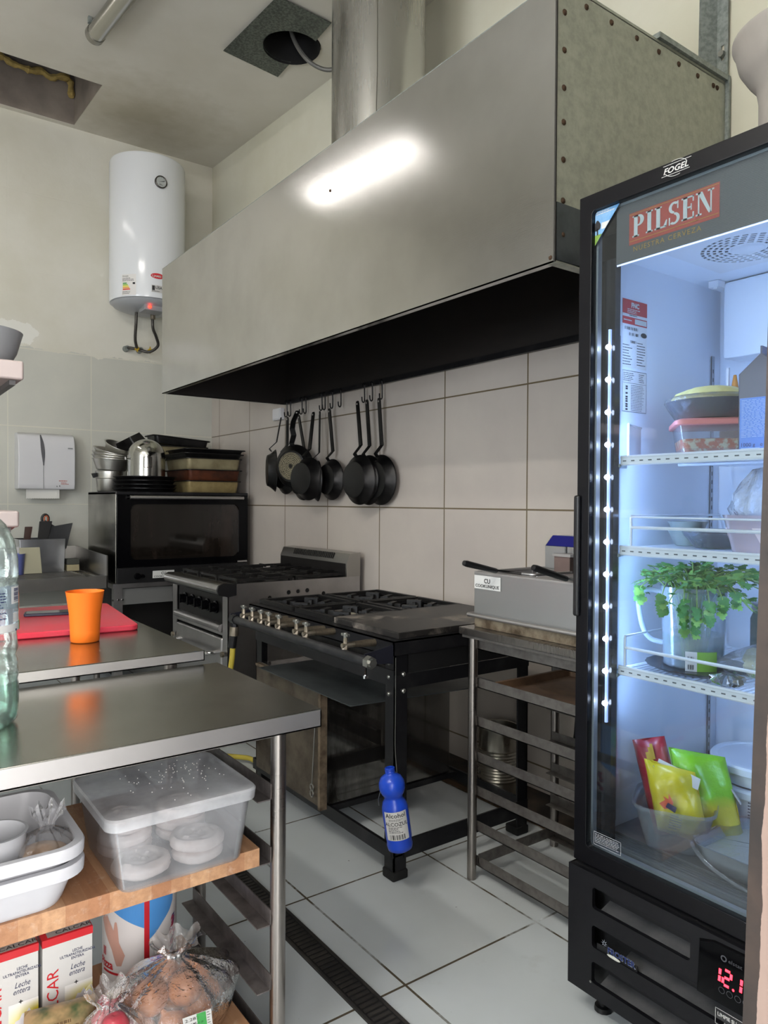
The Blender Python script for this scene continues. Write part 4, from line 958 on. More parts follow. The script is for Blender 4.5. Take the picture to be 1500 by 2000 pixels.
# tin cans
def tin_can(name, label, c, r, h, group=None):
    o = thing(name, label, 'can', c); prof = [(0,0),(r,0),(r+.002,.004),(r,.008)]
    z = .05*h/.3
    while z < h*.22: z += .01
    prof.append((r, h*.2))
    k = 0
    while True:
        zz = h*.22 + k*.0135
        if zz > h*.66: break
        prof += [(r, zz), (r+.004, zz+.0068)]; k += 1
    prof += [(r, h*.67), (r, h-.006), (r+.003, h-.003), (r+.002, h), (r-.004, h-.002), (r-.004, .01), (0, .008)]
    mb = MB(); mb.lathe(prof, c, 44); mb.build('body', steel('can_tin', '#c9c5ba', .3, (1,1,6), .1, .1, col2='#a59f90', metal=1.0) if 'can_tin' not in bpy.data.materials else bpy.data.materials['can_tin'], o, sharp=60)
    return o
tin_can('tin_can', 'large empty ribbed tin can on the floor behind the steel rack', (2.435, 2.435, .0045), .092, .31)

# alcohol bottle hung on the stove leg
ab = thing('alcohol_bottle', 'blue plastic alcohol bottle with a white label hung on the black stove leg', 'bottle', (1.51, 2.02, .15))
ax = Matrix.Rotation(math.radians(8), 3, V((-.588,-.81,0)))
bc = V((1.528, 1.995, .155)); 
bm_ = mat('blue_bottle', '#1c49c4', .3, col2='#1a3fb0', nscale=6)
prof = [(0,.004),(.032,0),(.042,.006),(.045,.02),(.043,.035),(.045,.045),(.0455,.12),(.045,.15),(.040,.168),(.032,.180),(.031,.186),(.038,.196),(.044,.21),(.045,.222),(.044,.236),(.036,.252),(.022,.262),(.0155,.266),(.0155,.285),(.0125,.286),(.0125,.27)]
mb = MB(); mb.lathe(prof, bc, 44, ax); mb.build('bottle_body', bm_, ab, sharp=60)
mb = MB()
for z in (.271,.277,.283): mb.tube([bc + ax @ V((.0165*math.cos(a), .0165*math.sin(a), z)) for a in [2*PI*i/24 for i in range(25)]], .0014, 5, caps=False)
mb.build('neck_thread', bm_, ab)
lf_ = drum(bc, .0458, math.atan2(-.81,-.588)-.02, 0, ax)
mb = MB(); patch(mb, lf_, -.042, .05, .042, .147, .0004, 14); lb = mb.build('label', white_paint, ab)
mb = MB(); text(mb, 'Alcohol', lf_, .0, .128, .021, .001, 'CENTER', sx=1.1, bold=.012); text(mb, 'ALCOZUL', lf_, .0, .1, .0175, .001, 'CENTER', sx=1.05, bold=.012); lines(mb, lf_, -.025, .121, .05, 2, .004, .0015, .001, 2); lines(mb, lf_, -.03, .094, .06, 5, .0045, .0018, .001, 5)
barcode(mb, lf_, -.028, .053, .056, .017, 26, .001, 4); mb.build('print', black_print, lb)
mb = MB(); mb.tube(spline([(1.556,2.066,.80),(1.553,2.062,.6),(1.55,2.058,.48),(1.545,2.04,.40)], 5), .0015, 5); top = bc + ax @ V((0,0,.266))
mb.tube(spline([(1.545,2.04,.40), top + V((.017,.0,.0)), top + V((-.017,.0,-.01)), (1.46,2.03,.34), (1.475,2.05,.30)], 5), .0013, 5); mb.build('hanging_wire', zinc, ab)

# ------------------------------------------------------------------ steel tray rack with the fryer
rk = thing('tray_rack', 'tubular steel tray rack with angle runners beside the drinks fridge', 'rack', (2.02, 1.65, 0))
KX0, KX1, KY0, KY1 = 1.80, 2.24, 1.36, 1.93
for x in (KX0, KX1):
    for y in (KY0, KY1):
        mb = MB(); mb.cyl((x,y,0),(x,y,.875),.0165,18); mb.build('leg', steel_tube, rk)
rail_m = mat('runner_steel', '#77736f', .42, .7, col2='#5d5955', nscale=25)
for z in (.86,.722,.583,.455,.332,.207,.082):
    for x, s in ((KX0, 1), (KX1, -1)):
        xa = x + s*.016
        mb = MB(); mb.box((min(xa,xa+s*.003),KY0,z-.036),(max(xa,xa+s*.003),KY1,z)); mb.box((min(xa,xa+s*.035),KY0,z-.036),(max(xa,xa+s*.035),KY1,z-.033)); mb.build('runner', rail_m, rk)
for y in (KY0, KY1-.02):
    mb = MB(); mb.box((KX0+.016,y,.05),(KX1-.016,y+.004,.09)); mb.build('cross_bar', rail_m, rk)
mb = MB(); mb.box((1.752,1.30,.882),(2.29,1.955,.908)); mb.build('top', steel('rack_top_steel','#8f8a86',.28,(1,30,1),.08,.06), rk, bevel=.003)
mb = MB(); mb.box((1.760,1.31,.872),(2.28,1.945,.884)); mb.build('top_rim', rail_m, rk)
ty = thing('baking_sheet', 'brown baked-on baking sheet on the second runner of the steel rack', 'tray', (2.02, 1.63, .69))
mb = MB(); tub(mb, (2.02,1.62,.690), [(0,.37,.42,.01),(.004,.375,.425,.012),(.028,.395,.445,.012),(.03,.405,.455,.014)], .003); mb.build('body', mat('brown_tray','#755a42',.5,.2,col2='#46352a',nscale=7,lo=.35,hi=.7), ty)
fr = thing('deep_fryer', 'steel countertop twin basket deep fryer standing on the tray rack', 'fryer', (2.0, 1.62, .909))
FX0, FX1, FY0, FY1 = 1.80, 2.20, 1.32, 1.93
fs = steel('fryer_steel', '#c3c6c8', .36, (1,30,1), .08, .05)
box('base', (FX0-.004,FY0,.909),(FX1,FY1-.01,.948), mat('greasy_base','#3f3221',.6,.2,col2='#776c5a',nscale=18,lo=.4,hi=.6), fr)
mb = MB(); mb.tube([(FX0-.012,FY0,.95),(FX0-.012,FY1+.012,.95),(FX1,FY1+.012,.95)], .008, 10); mb.build('base_lip', steel_edge, fr)
mb = MB(); fn = lambda u, v, w: (u, v, 1.098 + w)
mb.holed([(FX0,FY0),(FX1,FY0),(FX1,FY1),(FX0,FY1)], [[(1.84,1.67),(2.08,1.67),(2.08,1.89),(1.84,1.89)],[(1.84,1.37),(2.08,1.37),(2.08,1.6),(1.84,1.6)]], fn, .006)
mb.build('top_deck', steel_edge, fr)
mb = MB()
x0,y0,z0,x1,y1,z1 = FX0+.002,FY0+.002,.948,FX1-.002,FY1-.002,1.099
mb.add([(x0,y0,z0),(x1,y0,z0),(x1,y1,z0),(x0,y1,z0),(x0,y0,z1),(x1,y0,z1),(x1,y1,z1),(x0,y1,z1)], [(0,3,2,1),(0,1,5,4),(1,2,6,5),(2,3,7,6),(3,0,4,7)]); mb.build('body', fs, fr)
for ya, yb in ((1.67,1.89),(1.37,1.6)):
    mb = MB(); tub(mb, (1.96,(ya+yb)/2,0), [(.96,.22,yb-ya-.02,.01),(1.102,.242,yb-ya+.002,.01)], .003); mb.build('oil_tank', steel_side, fr)
bd = MB(); bd.box((FX0-.002,1.795,1.045),(FX0+.001,1.924,1.092)); bdo = bd.build('badge', white_paint, fr)
bf = plane((FX0-.0025,1.924,1.045), (0,-1,0), (0,0,1))
mb = MB(); text(mb, 'CU', bf, .0645, .022, .022, .0006, 'CENTER', bold=.02); text(mb, 'COOKUNIQUE', bf, .0645, .006, .0155, .0006, 'CENTER', sx=1.12, bold=.015); mb.build('lettering', black_print, bdo)
cb = MB(); cb.loft([[V((x, y, z)) for x, z in ((2.095,1.104),(2.095,1.19),(2.135,1.228),(2.195,1.228),(2.195,1.104))] for y in (1.30, 1.86)]); cbo = cb.build('control_box', fs, fr)
cf = plane((2.095-.0008,1.86,1.19), (0,-1,0), V((.04,0,.038)))
mb = MB(); patch(mb, cf, .004, .001, .556, .054, .001); mb.build('blue_panel', mat('deep_blue_panel','#23246b',.3), cbo)
mb = MB(); mb.box((2.03,1.69,1.104),(2.094,1.76,1.165)); cl = mb.build('element_box', mat('copper_grey','#7d6b66',.4,.5), fr); mb = MB(); mb.box((2.026,1.685,1.16),(2.094,1.765,1.17)); mb.build('lid', steel_edge, cl)
mb = MB(); mb.cyl((2.07,1.74,1.17),(2.07,1.74,1.192),.004,8); mb.build('sensor_pin', black, cl)
mb = MB(); mb.tube([(2.06,1.66,1.105),(2.06,1.66,1.16)], .012, 10); mb.box((2.04,1.55,1.104),(2.094,1.67,1.15)); mb.build('switch_cover', black, fr)
def basket(label, yc, base, tip):
    o = thing('fryer_basket', label, 'basket', (1.96, yc, .98), 'fryer baskets')
    mb = MB(); c = (1.955, yc)
    for z in (.985, 1.02, 1.06, 1.108):
        r_ = rrect(c[0], c[1], .20, .175, .02, z, 4); mb.tube(r_ + [r_[0]], .003 if z < 1.1 else .005, 6, caps=False)
    for p in rrect(c[0], c[1], .20, .175, .02, 0, 2): mb.tube([V((p.x,p.y,.985)), V((p.x,p.y,1.108))], .0015, 4)
    for k in range(8): 
        x = c[0]-.09+.18*k/7; mb.tube([(x,c[1]-.086,.985),(x,c[1]+.086,.985)], .0015, 4)
        y = c[1]-.08+.16*k/7; mb.tube([(c[0]-.098,y,.985),(c[0]+.098,y,.985)], .0015, 4)
    mb.build('wire_cage', steel_edge, o)
    b, t_ = V(base), V(tip); d = (t_-b).normalized()
    mb = MB()
    for s in (-.008, .008): mb.tube([(c[0]-.1, yc+s*4, 1.108), b + V((.0,s,.002)), b + d*.06 + V((0,s*.6,0))], .0035, 6)
    mb.build('handle_wire', chrome, o)
    mb = MB(); s_ = d.cross(V((0,0,1))).normalized(); up = s_.cross(d)
    rings = []
    for k, (f, w, h) in enumerate(((0,.009,.007),(.04,.012,.009),(.5,.013,.010),(.9,.014,.011),(.98,.012,.009),(1,.006,.005))):
        p = b + (t_-b)*f; rings.append([p + s_*w*math.cos(2*PI*i/12) + up*h*math.sin(2*PI*i/12) for i in range(12)])
    mb.loft(rings); mb.build('handle', black, o)
basket('fryer basket in the left tank, its black handle sticking out over the badge', 1.78, (1.79,1.805,1.115), (1.66,1.832,1.147))
basket('fryer basket in the right tank beside the fridge, black handle raised', 1.485, (1.785,1.495,1.115), (1.665,1.528,1.155))
mb = MB(); mb.tube(spline([(2.3,1.9,.66),(2.31,1.88,.55),(2.33,1.9,.45),(2.36,1.93,.40)], 6), .008, 8)
tag(mb.build('electric_cable', black), 'short black power cable hanging down behind the steel rack', 'cable')
# ------------------------------------------------------------------ work tables
def work_table(name, label, x0, x1, y0, y1, z, th, legs_y, rails=True):
    t_ = thing(name, label, 'table', ((x0+x1)/2, (y0+y1)/2, 0))
    mb = MB(); mb.box((x0,y0,z-.004),(x1,y1,z)); mb.build('worktop', steel_top, t_, bevel=.002)
    mb = MB(); mb.box((x0,y0,z-th),(x1,y0+.003,z-.003)); mb.box((x0,y1-.003,z-th),(x1,y1,z-.003)); mb.box((x0,y0,z-th),(x0+.003,y1,z-.003)); mb.box((x1-.003,y0,z-th),(x1,y1,z-.003))
    mb.box((x0,y0,z-th),(x1,y0+.02,z-th+.003)); mb.box((x1-.02,y0,z-th),(x1,y1,z-th+.003))
    mb.build('edge', steel_edge, t_)
    box('underside', (x0+.006,y0+.022,z-.022),(x1-.022,y1-.006,z-.018), mat('table_underside','#c5c2be',.5,.3) if 'table_underside' not in bpy.data.materials else bpy.data.materials['table_underside'], t_)
    xs = (x0+.08, x1-.08)
    for x in xs:
        for y in legs_y:
            mb = MB(); mb.tube([(x,y,0),(x,y,z-th-.012),(x,y,z-th-.010),(x,y,z-th+.003)], [.0185,.0185,.0215,.0215], 18); mb.build('leg', steel_tube, t_)
    return t_, xs
t1, xs = work_table('work_table', 'stainless steel work table nearest the doorway, its lower boards full of food', -.72, .90, 1.486, 2.094, .86, .043, (1.55, 2.035))
run_m = mat('dark_runner_steel', '#7d7775', .38, .6, col2='#5a5452', nscale=18)
for z in (.644,.494,.345,.190,.046):
    for x, s in ((xs[1], -1), (xs[0], 1)):
        xa = x + s*.017; y0_, y1_ = 1.55, 2.035
        mb = MB(); mb.prism([(0,.038),(.003,.038),(.003,.003),(.036,.003),(.036,0),(.004,0),(0,.005)], lambda u, v, w: (xa + s*u, y0_ + w, z + v), y1_-y0_); mb.build('runner', run_m, t1)
for y in (1.55, 2.035):
    mb = MB(); mb.cyl((xs[0],y,.80),(xs[1],y,.80),.008,8); mb.build('cross_bar', steel_tube, t1)
mb = MB(); mb.tube([(.80,1.56,.815),(.79,1.56,.80),(.775,1.56,.80),(.77,1.56,.81)], .0035, 6); mb.build('hook', galv_grey, t1)
t2, xs2 = work_table('work_table', 'higher stainless steel table behind, carrying the red cutting board', -.75, .862, 2.102, 3.40, .90, .031, (2.17, 3.33))
# over-shelves on posts
def shelf(label, x1, z0, z1, wedge):
    s_ = thing('wall_shelf', label, 'shelf', (-.2, 2.85, z0))
    mb = MB(); mb.box((-.75,2.6,z0),(x1,3.2,z1)); mb.build('shelf_board', mat('shelf_white','#a99c98',.4) if 'shelf_white' not in bpy.data.materials else bpy.data.materials['shelf_white'], s_, bevel=.008, seg=3)
    mb = MB(); mb.box((x1-.04,2.62,z0-.016),(x1-.022,3.19,z0-.0005))
    mb.build('under_rail', mat('shelf_dark_edge','#4c4a4a',.4,.4) if not wedge else bpy.data.materials['shelf_dark_edge'], s_)
    if wedge:
        mb = MB(); mb.prism([(2.62,z0-.001),(3.15,z0-.001),(3.15,z0-.085)], lambda u, v, w: (x1-.04+w, u, v), .03); mb.build('bracket', bpy.data.materials['shelf_white'], s_)
    return s_
shelf('upper pink white shelf at the left carrying a grey bowl', .454, 1.735, 1.796, False)
shelf('lower pink white shelf at the left above the utensil box', .44, 1.261, 1.314, True)
po = thing('shelf_post', 'steel post carrying the two left shelves off the back table', 'post', (.1, 3.1, .90))
mb = MB(); mb.box((.08,3.06,.9005),(.12,3.10,1.248)); mb.box((.08,3.06,1.316),(.12,3.10,1.722)); mb.box((-.6,3.06,.9005),(-.56,3.10,1.248)); mb.box((-.6,3.06,1.316),(-.56,3.10,1.722)); mb.build('uprights', steel_tube, po)
gb = thing('plastic_bowl', 'grey plastic bowl on the upper left shelf', 'bowl', (.335, 2.80, 1.7965))
mb = MB(); mb.lathe([(0,0),(.095,0),(.105,.004),(.13,.05),(.145,.105),(.149,.118),(.143,.118),(.126,.05),(.10,.008),(0,.006)], (.335,2.80,1.7965), 48); mb.build('body', grey_plastic, gb)

# ------------------------------------------------------------------ on the tables
cb_ = thing('cutting_board', 'large red plastic cutting board on the back table', 'cutting board', (.46, 2.88, .9005))
mb = MB(); Rm = Matrix.Rotation(math.radians(-5.5), 3, 'Z'); c = V((.45, 2.895, 0))
mb.loft([[c + Rm @ p for p in rrect(0,0,.78-e,.62-e,.03,z,6)] for e, z in ((.006,.9005),(0,.904),(0,.917),(.006,.9205))])
mb.build('slab', mat('red_board', '#d3283f', .42, col2='#c65260', nscale=4, lo=.45, hi=.8, bump=.15, bscale=160), cb_)
ph = thing('smartphone', 'dark smartphone lying face up on the red cutting board', 'phone', (.60, 2.96, .921))
c = V((.60, 2.96, 0)); Rm = Matrix.Rotation(math.radians(-14), 3, 'Z')
mb = MB(); mb.loft([[c + Rm @ p for p in rrect(0,0,.165-e,.08-e,.012,z,5)] for e, z in ((.004,.921),(0,.9225),(0,.9295),(.004,.931))]); mb.build('case', mat('navy_case', '#22263a', .4), ph)
mb = MB(); mb.loft([[c + Rm @ p for p in rrect(0,0,.152,.068,.009,z,5)] for z in (.9305,.9316)]); mb.build('screen', mat('dark_glass', '#3a3c36', .06), ph)
oc = thing('plastic_cup', 'orange plastic tumbler standing in front of the red cutting board', 'cup', (.603, 2.446, .9005))
mb = MB(); mb.lathe([(0,0),(.040,0),(.0435,.003),(.0445,.03),(.0475,.09),(.0545,.14),(.0575,.158),(.0578,.160),(.0565,.160),(.053,.14),(.046,.09),(.043,.03),(.041,.006),(0,.005)], (.603,2.446,.9005), 56)
mb.build('body', mat('orange_plastic', '#ec731f', .6, Specular_IOR_Level=.25), oc, sharp=60)
# big water bottle
wb = thing('water_bottle', 'big clear plastic water bottle a quarter full on the near table', 'bottle', (.222, 1.80, .8605))
bc = (.222, 1.80, .8605); r = .080
pet = clear('pet_plastic', tint='#f3faf7', body='#d9e6e0', milk=.11, rough=.05, spec=.9, bump=.25, bscale=18)
prof = [(0,.012),(.045,.004),(.068,0),(.078,.012),(.0805,.05),(r,.085),(.077,.095),(r,.105),(r-.002,.135),(.074,.15),(r-.001,.165),(r-.003,.19),(.076,.20),(r,.21),(r,.30),(.077,.31),(r,.32),(r-.001,.36),(.072,.40),(.055,.435),(.034,.458),(.022,.468),(.018,.49),(.018,.505)]
mb = MB(); mb.lathe(prof, bc, 56); mb.build('shell', pet, wb, sharp=60)
mb = MB(); mb.lathe([(0,.014),(.043,.007),(.066,.003),(.0755,.014),(.078,.05),(.0775,.085),(.0755,.094),(0,.094)], bc, 56); mb.build('water', clear('water', tint='#e0f3ea', body='#bfe0d0', milk=.16, rough=.02, spec=.8), wb)
mb = MB(); mb.lathe([(.0205,.498),(.0215,.5),(.0215,.52),(.018,.523),(0,.523)], bc, 28); mb.build('cap', mat('cap_green','#3d8b6a',.4), wb)
lf_ = drum(bc, r+.0006, math.atan2(-1.8,-.22), 0)
mb = MB(); patch(mb, lf_, -.11, .205, .125, .305, .0, 24); wl = mb.build('label', clear('label_film', tint='#eef3f7', body='#b9cbe0', milk=.22, rough=.2), wb)
for a in ((.072,.265,.105,.302),(.03,.206,.108,.222),(.078,.225,.102,.246)):
    mb = MB(); patch(mb, lf_, *a, .0006, 6); mb.build('white_field', white_paint, wl)
mb = MB(); 
for k in range(9): patch(mb, lf_, .080, .270+.0032*k, .099, .2715+.0032*k+(.0006 if k % 3 else -.0004), .0012, 2)
lines(mb, lf_, .0, .295, .06, 14, .006, .002, .0012, 4); patch(mb, lf_, .086, .206, .092, .21, .0012); mb.build('print', navy_print, wl)
mb = MB(); patch(mb, lf_, .108, .205, .124, .225, .0006, 2); mb.build('green_field', mat('label_green','#7fb541',.5), wl)

# ------------------------------------------------------------------ boards under the near table
wd = NT('butcher_block'); tc = wd.node('ShaderNodeNewGeometry'); sp = wd.node('ShaderNodeSeparateXYZ'); P = tc.outputs['Position']; wd.link(P, sp.inputs[0])
stv = wd.math('FLOOR', wd.math('DIVIDE', sp.outputs[0], .043))
wn = wd.node('ShaderNodeTexWhiteNoise'); wn.noise_dimensions = '2D'
cmb = wd.node('ShaderNodeCombineXYZ'); wd.link(stv, cmb.inputs[0])
wd.link(wd.math('FLOOR', wd.math('ADD', wd.math('DIVIDE', sp.outputs[1], .33), wd.math('MULTIPLY', stv, .37))), cmb.inputs[1]); wd.link(cmb.outputs[0], wn.inputs['Vector'])
grain = wd.noise(1, 6, .65, wd.coord('Object', (70,5,70)))
cA = wd.mix(wn.outputs[0], C('#c39a74'), C('#a06f4d')); cA = wd.mix(wd.math('MULTIPLY', wd.ramp(grain, .4, .7), .45), cA, C('#7c5238'))
dust = wd.ramp(wd.noise(40, 5, .7, P), .55, .75); cA = wd.mix(wd.math('MULTIPLY', dust, .3), cA, C('#dccfbd'))
wd.set(Base_Color=cA, Roughness=.6); wd.bump(grain, .1, .002)
mb = MB(); mb.box((-.62,1.545,.498),(.77,2.055,.541)); tag(mb.build('wooden_board', wd.mat, bevel=.002), 'upper butcher block board under the near table, carrying the tubs and the dough box', 'board')
mb = MB(); mb.box((-.62,1.545,.0505),(.775,2.055,.09)); tag(mb.build('wooden_board', wd.mat, bevel=.002), 'lower butcher block board under the near table, carrying milk cartons and the onion bag', 'board')

# clear box of dough
BZ = .5415
dx = thing('dough_box', 'clear plastic lidded box of dough discs at the right end of the upper board', 'box', (.58, 1.65, BZ))
pl_ = clear('frosted_box', tint='#f2f3f5', body='#e6e7ea', milk=.11, rough=.25, spec=.6, nscale=7, lo=.2, hi=.7, bump=.03)
cx, cy = .58, 1.652
mb = MB(); tub(mb, (cx,cy,0), [(BZ,.262,.262,.022),(BZ+.006,.272,.272,.026),(BZ+.135,.312,.288,.03),(BZ+.147,.32,.292,.03)], .003, 0, 6); mb.build('box_body', pl_, dx)
mb = MB(); mb.loft([rrect(cx,cy,w,d,.03,z,6) for w, d, z in ((.332,.302,BZ+.137),(.336,.306,BZ+.158),(.330,.300,BZ+.1625),(.318,.288,BZ+.1632))], False, True)
mb.build('lid', clear('frosted_lid', tint='#eceef0', body='#e2e3e6', milk=.29, rough=.3, spec=.6, nscale=5, lo=.1, hi=.7), dx)
mb = MB(); rr = random.Random(11)
for k in range(90):
    a, b = rr.gauss(cx+.03,.06), rr.gauss(cy+.03,.06)
    if abs(a-cx) < .135 and abs(b-cy) < .12: mb.lathe([(0,.0018),(.0016,.0008),(0,-.0004)], (a,b,BZ+.1634), 5)
o = mb.build('flour_specks', mat('flour','#efece8',.9), dx); o['kind'] = 'stuff'
dough = mat('raw_dough', '#ebdfd8', .75, col2='#dccbc2', nscale=14, bump=.25, bscale=40)
def dough_disc(c, r, h, label, seed):
    """hand rolled coil of dough flattened to a disc, spiral ridges on top"""
    rr = random.Random(seed); p0, p1, p2 = [rr.uniform(0, 6) for _ in range(3)]; mb = MB(); n = 56; rings = []
    for q, z in ((.82,0),(.97,.16),(1.02,.36),(1.0,.5),(1.02,.62),(.98,.82),(.9,.96),(.8,1.0),(.7,.97),(.6,1.0),(.5,.95),(.4,.97),(.3,.9),(.2,.93),(.1,.86),(.03,.86)):
        ring = []
        for j in range(n):
            a = 2*PI*j/n
            f = 1 + .035*math.sin(2*a+p0) + .02*math.sin(5*a+p1) + (.012*math.sin(17*a+p2+q*9) if z < .9 else 0)
            zz = h*z + (.0022*math.sin(a+q*22+p1) + .0012*math.sin(4*a-q*15+p2) if z > .8 else 0) - (.0 if z == 0 else h*.08*math.sin(a+p0))
            ring.append(V((c[0]+r*q*f*math.cos(a), c[1]+r*q*f*math.sin(a), c[2]+max(0, zz))))
        rings.append(ring)
    mb.loft(rings)
    tag(mb.build('dough_disc', dough, sharp=80), label, 'dough', 'dough discs in the clear box')
D = BZ+.004
dough_disc((.510,1.594,D), .060, .030, 'single dough disc at the front left corner of the clear box', 1)
dough_disc((.637,1.592,D), .0575, .026, 'lower dough disc of the front right pair in the clear box', 2)
dough_disc((.634,1.589,D+.0265), .058, .027, 'upper dough disc of the front right pair in the clear box', 3)
dough_disc((.510,1.712,D), .058, .026, 'bottom dough disc of the back left pile in the clear box', 4)
dough_disc((.508,1.708,D+.0265), .058, .026, 'middle dough disc of the back left pile in the clear box', 5)
dough_disc((.512,1.712,D+.053), .057, .026, 'top dough disc of the back left pile in the clear box', 6)
dough_disc((.645,1.716,D), .056, .026, 'bottom dough disc of the back right pile in the clear box', 7)
dough_disc((.642,1.712,D+.0265), .057, .026, 'middle dough disc of the back right pile in the clear box', 8)
dough_disc((.646,1.714,D+.053), .056, .026, 'top dough disc of the back right pile in the clear box', 9)
# white tubs
tw = mat('white_tub', '#bfbfc3', .35)
def white_tub(z0, h, label):
    o = thing('food_tub', label, 'tub', (.12, 1.69, z0), 'white food tubs')
    w, d = .53, .37; cx, cy = .118, 1.688
    mb = MB()
    rings = [rrect(cx,cy,w-.075,d-.10,.05,z0,7), rrect(cx,cy,w-.065,d-.09,.055,z0+.008,7), rrect(cx,cy,w-.03,d-.035,.06,z0+h-.024,7), rrect(cx,cy,w-.002,d-.002,.06,z0+h-.024,7), rrect(cx,cy,w,d,.06,z0+h-.004,7), rrect(cx,cy,w-.004,d-.004,.06,z0+h,7), rrect(cx,cy,w-.032,d-.032,.052,z0+h,7), rrect(cx,cy,w-.04,d-.045,.05,z0+h-.02,7), rrect(cx,cy,w-.075,d-.10,.05,z0+.012,7)]
    mb.loft(rings); mb.build('body', tw, o)
    return o
tb = white_tub(BZ, .094, 'lower of the two nested white tubs on the upper board')
white_tub(BZ+.042, .088, 'upper nested white tub holding crumbs, a tied bag and a grey bowl')
cr = MB(); rr = random.Random(4)
cr.grid(lambda a, b: V((-.09+.40*a, 1.60+.205*b, BZ+.056 + (.02+.018*math.sin(b*2.5))*min(1, 6*min(a,1-a,b,1-b)) + .004*math.sin(a*40)*math.cos(b*31) + rr.uniform(0,.003))), 50, 30)
o = cr.build('breadcrumbs', mat('crumbs', '#b9a888', .9, col2='#d3c6ad', nscale=90, bump=.8, bscale=130), recalc=False); tag(o, 'heap of pale breadcrumbs in the upper white tub', 'crumbs', None, 'stuff')
film = clear('clear_film', tint='#f6f6f6', body='#e6e6ea', milk=.12, rough=.14, spec=.9, bump=.5, bscale=40)
def bag_mesh(c, rx, ry, h, neck, seed, knot=.03, n=40, m=18, pleat=.10, lean=(0,0)):
    """gathered plastic bag: body with creases rising to a twisted neck with a frilled end"""
    rr = random.Random(seed); ph_ = [rr.uniform(0, 6.28) for _ in range(6)]; mb = MB(); rings = []
    for i in range(m+1):
        t = i/m
        if t < .72:
            q = t/.72; f = math.sin(PI*(.16+.6*q))**.8 if q < .7 else None
            f = (.78+.22*math.sin(PI*q/1.1)) if q < .55 else 1.0 - ((q-.55)/.45)**1.6*(1-neck*1.1)
            z = h*q**.9
        else:
            q = (t-.72)/.28; f = neck + (neck*1.3)*max(0, q-.25)*1.4; z = h + knot*2.4*q
        ring = []
        for j in range(n):
            a = 2*PI*j/n; w = pleat*(.25+.75*min(1, t*1.3))
            g = 1 + w*math.sin(11*a+ph_[0]+t*2) + w*.6*math.sin(19*a+ph_[1]-t*3) + .05*math.sin(3*a+ph_[2])
            ring.append(V((c[0]+lean[0]*t+rx*f*g*math.cos(a), c[1]+lean[1]*t+ry*f*g*math.sin(a), c[2]+z + (.012*math.sin(7*a+ph_[3]) if i == m else 0))))
        rings.append(ring)
    mb.loft(rings, True, False); return mb
bb = thing('food_bag', 'clear bag of tan food twisted shut in the upper white tub', 'bag', (.318,1.60,BZ+.06))
bag_mesh((.312,1.60,BZ+.058), .062, .055, .085, .22, 5, .016, lean=(.012,0)).build('film', film, bb)
mb = MB(); mb.lathe([(0,0),(.045,.004),(.053,.02),(.046,.038),(.02,.05),(0,.052)], (.312,1.60,BZ+.06), 32); mb.build('contents', mat('tan_food', '#b98a58', .8, col2='#d3b58c', nscale=12, bump=.3), bb)
gbw = thing('scoop_bowl', 'light grey plastic bowl at the left of the upper white tub', 'bowl', (.232,1.615,BZ+.062))
mb = MB(); mb.lathe([(0,0),(.045,0),(.05,.005),(.058,.09),(.0605,.094),(.055,.094),(.048,.01),(0,.007)], (.228,1.615,BZ+.058), 44); mb.build('body', mat('pale_grey_plastic','#b9babd',.4), gbw)

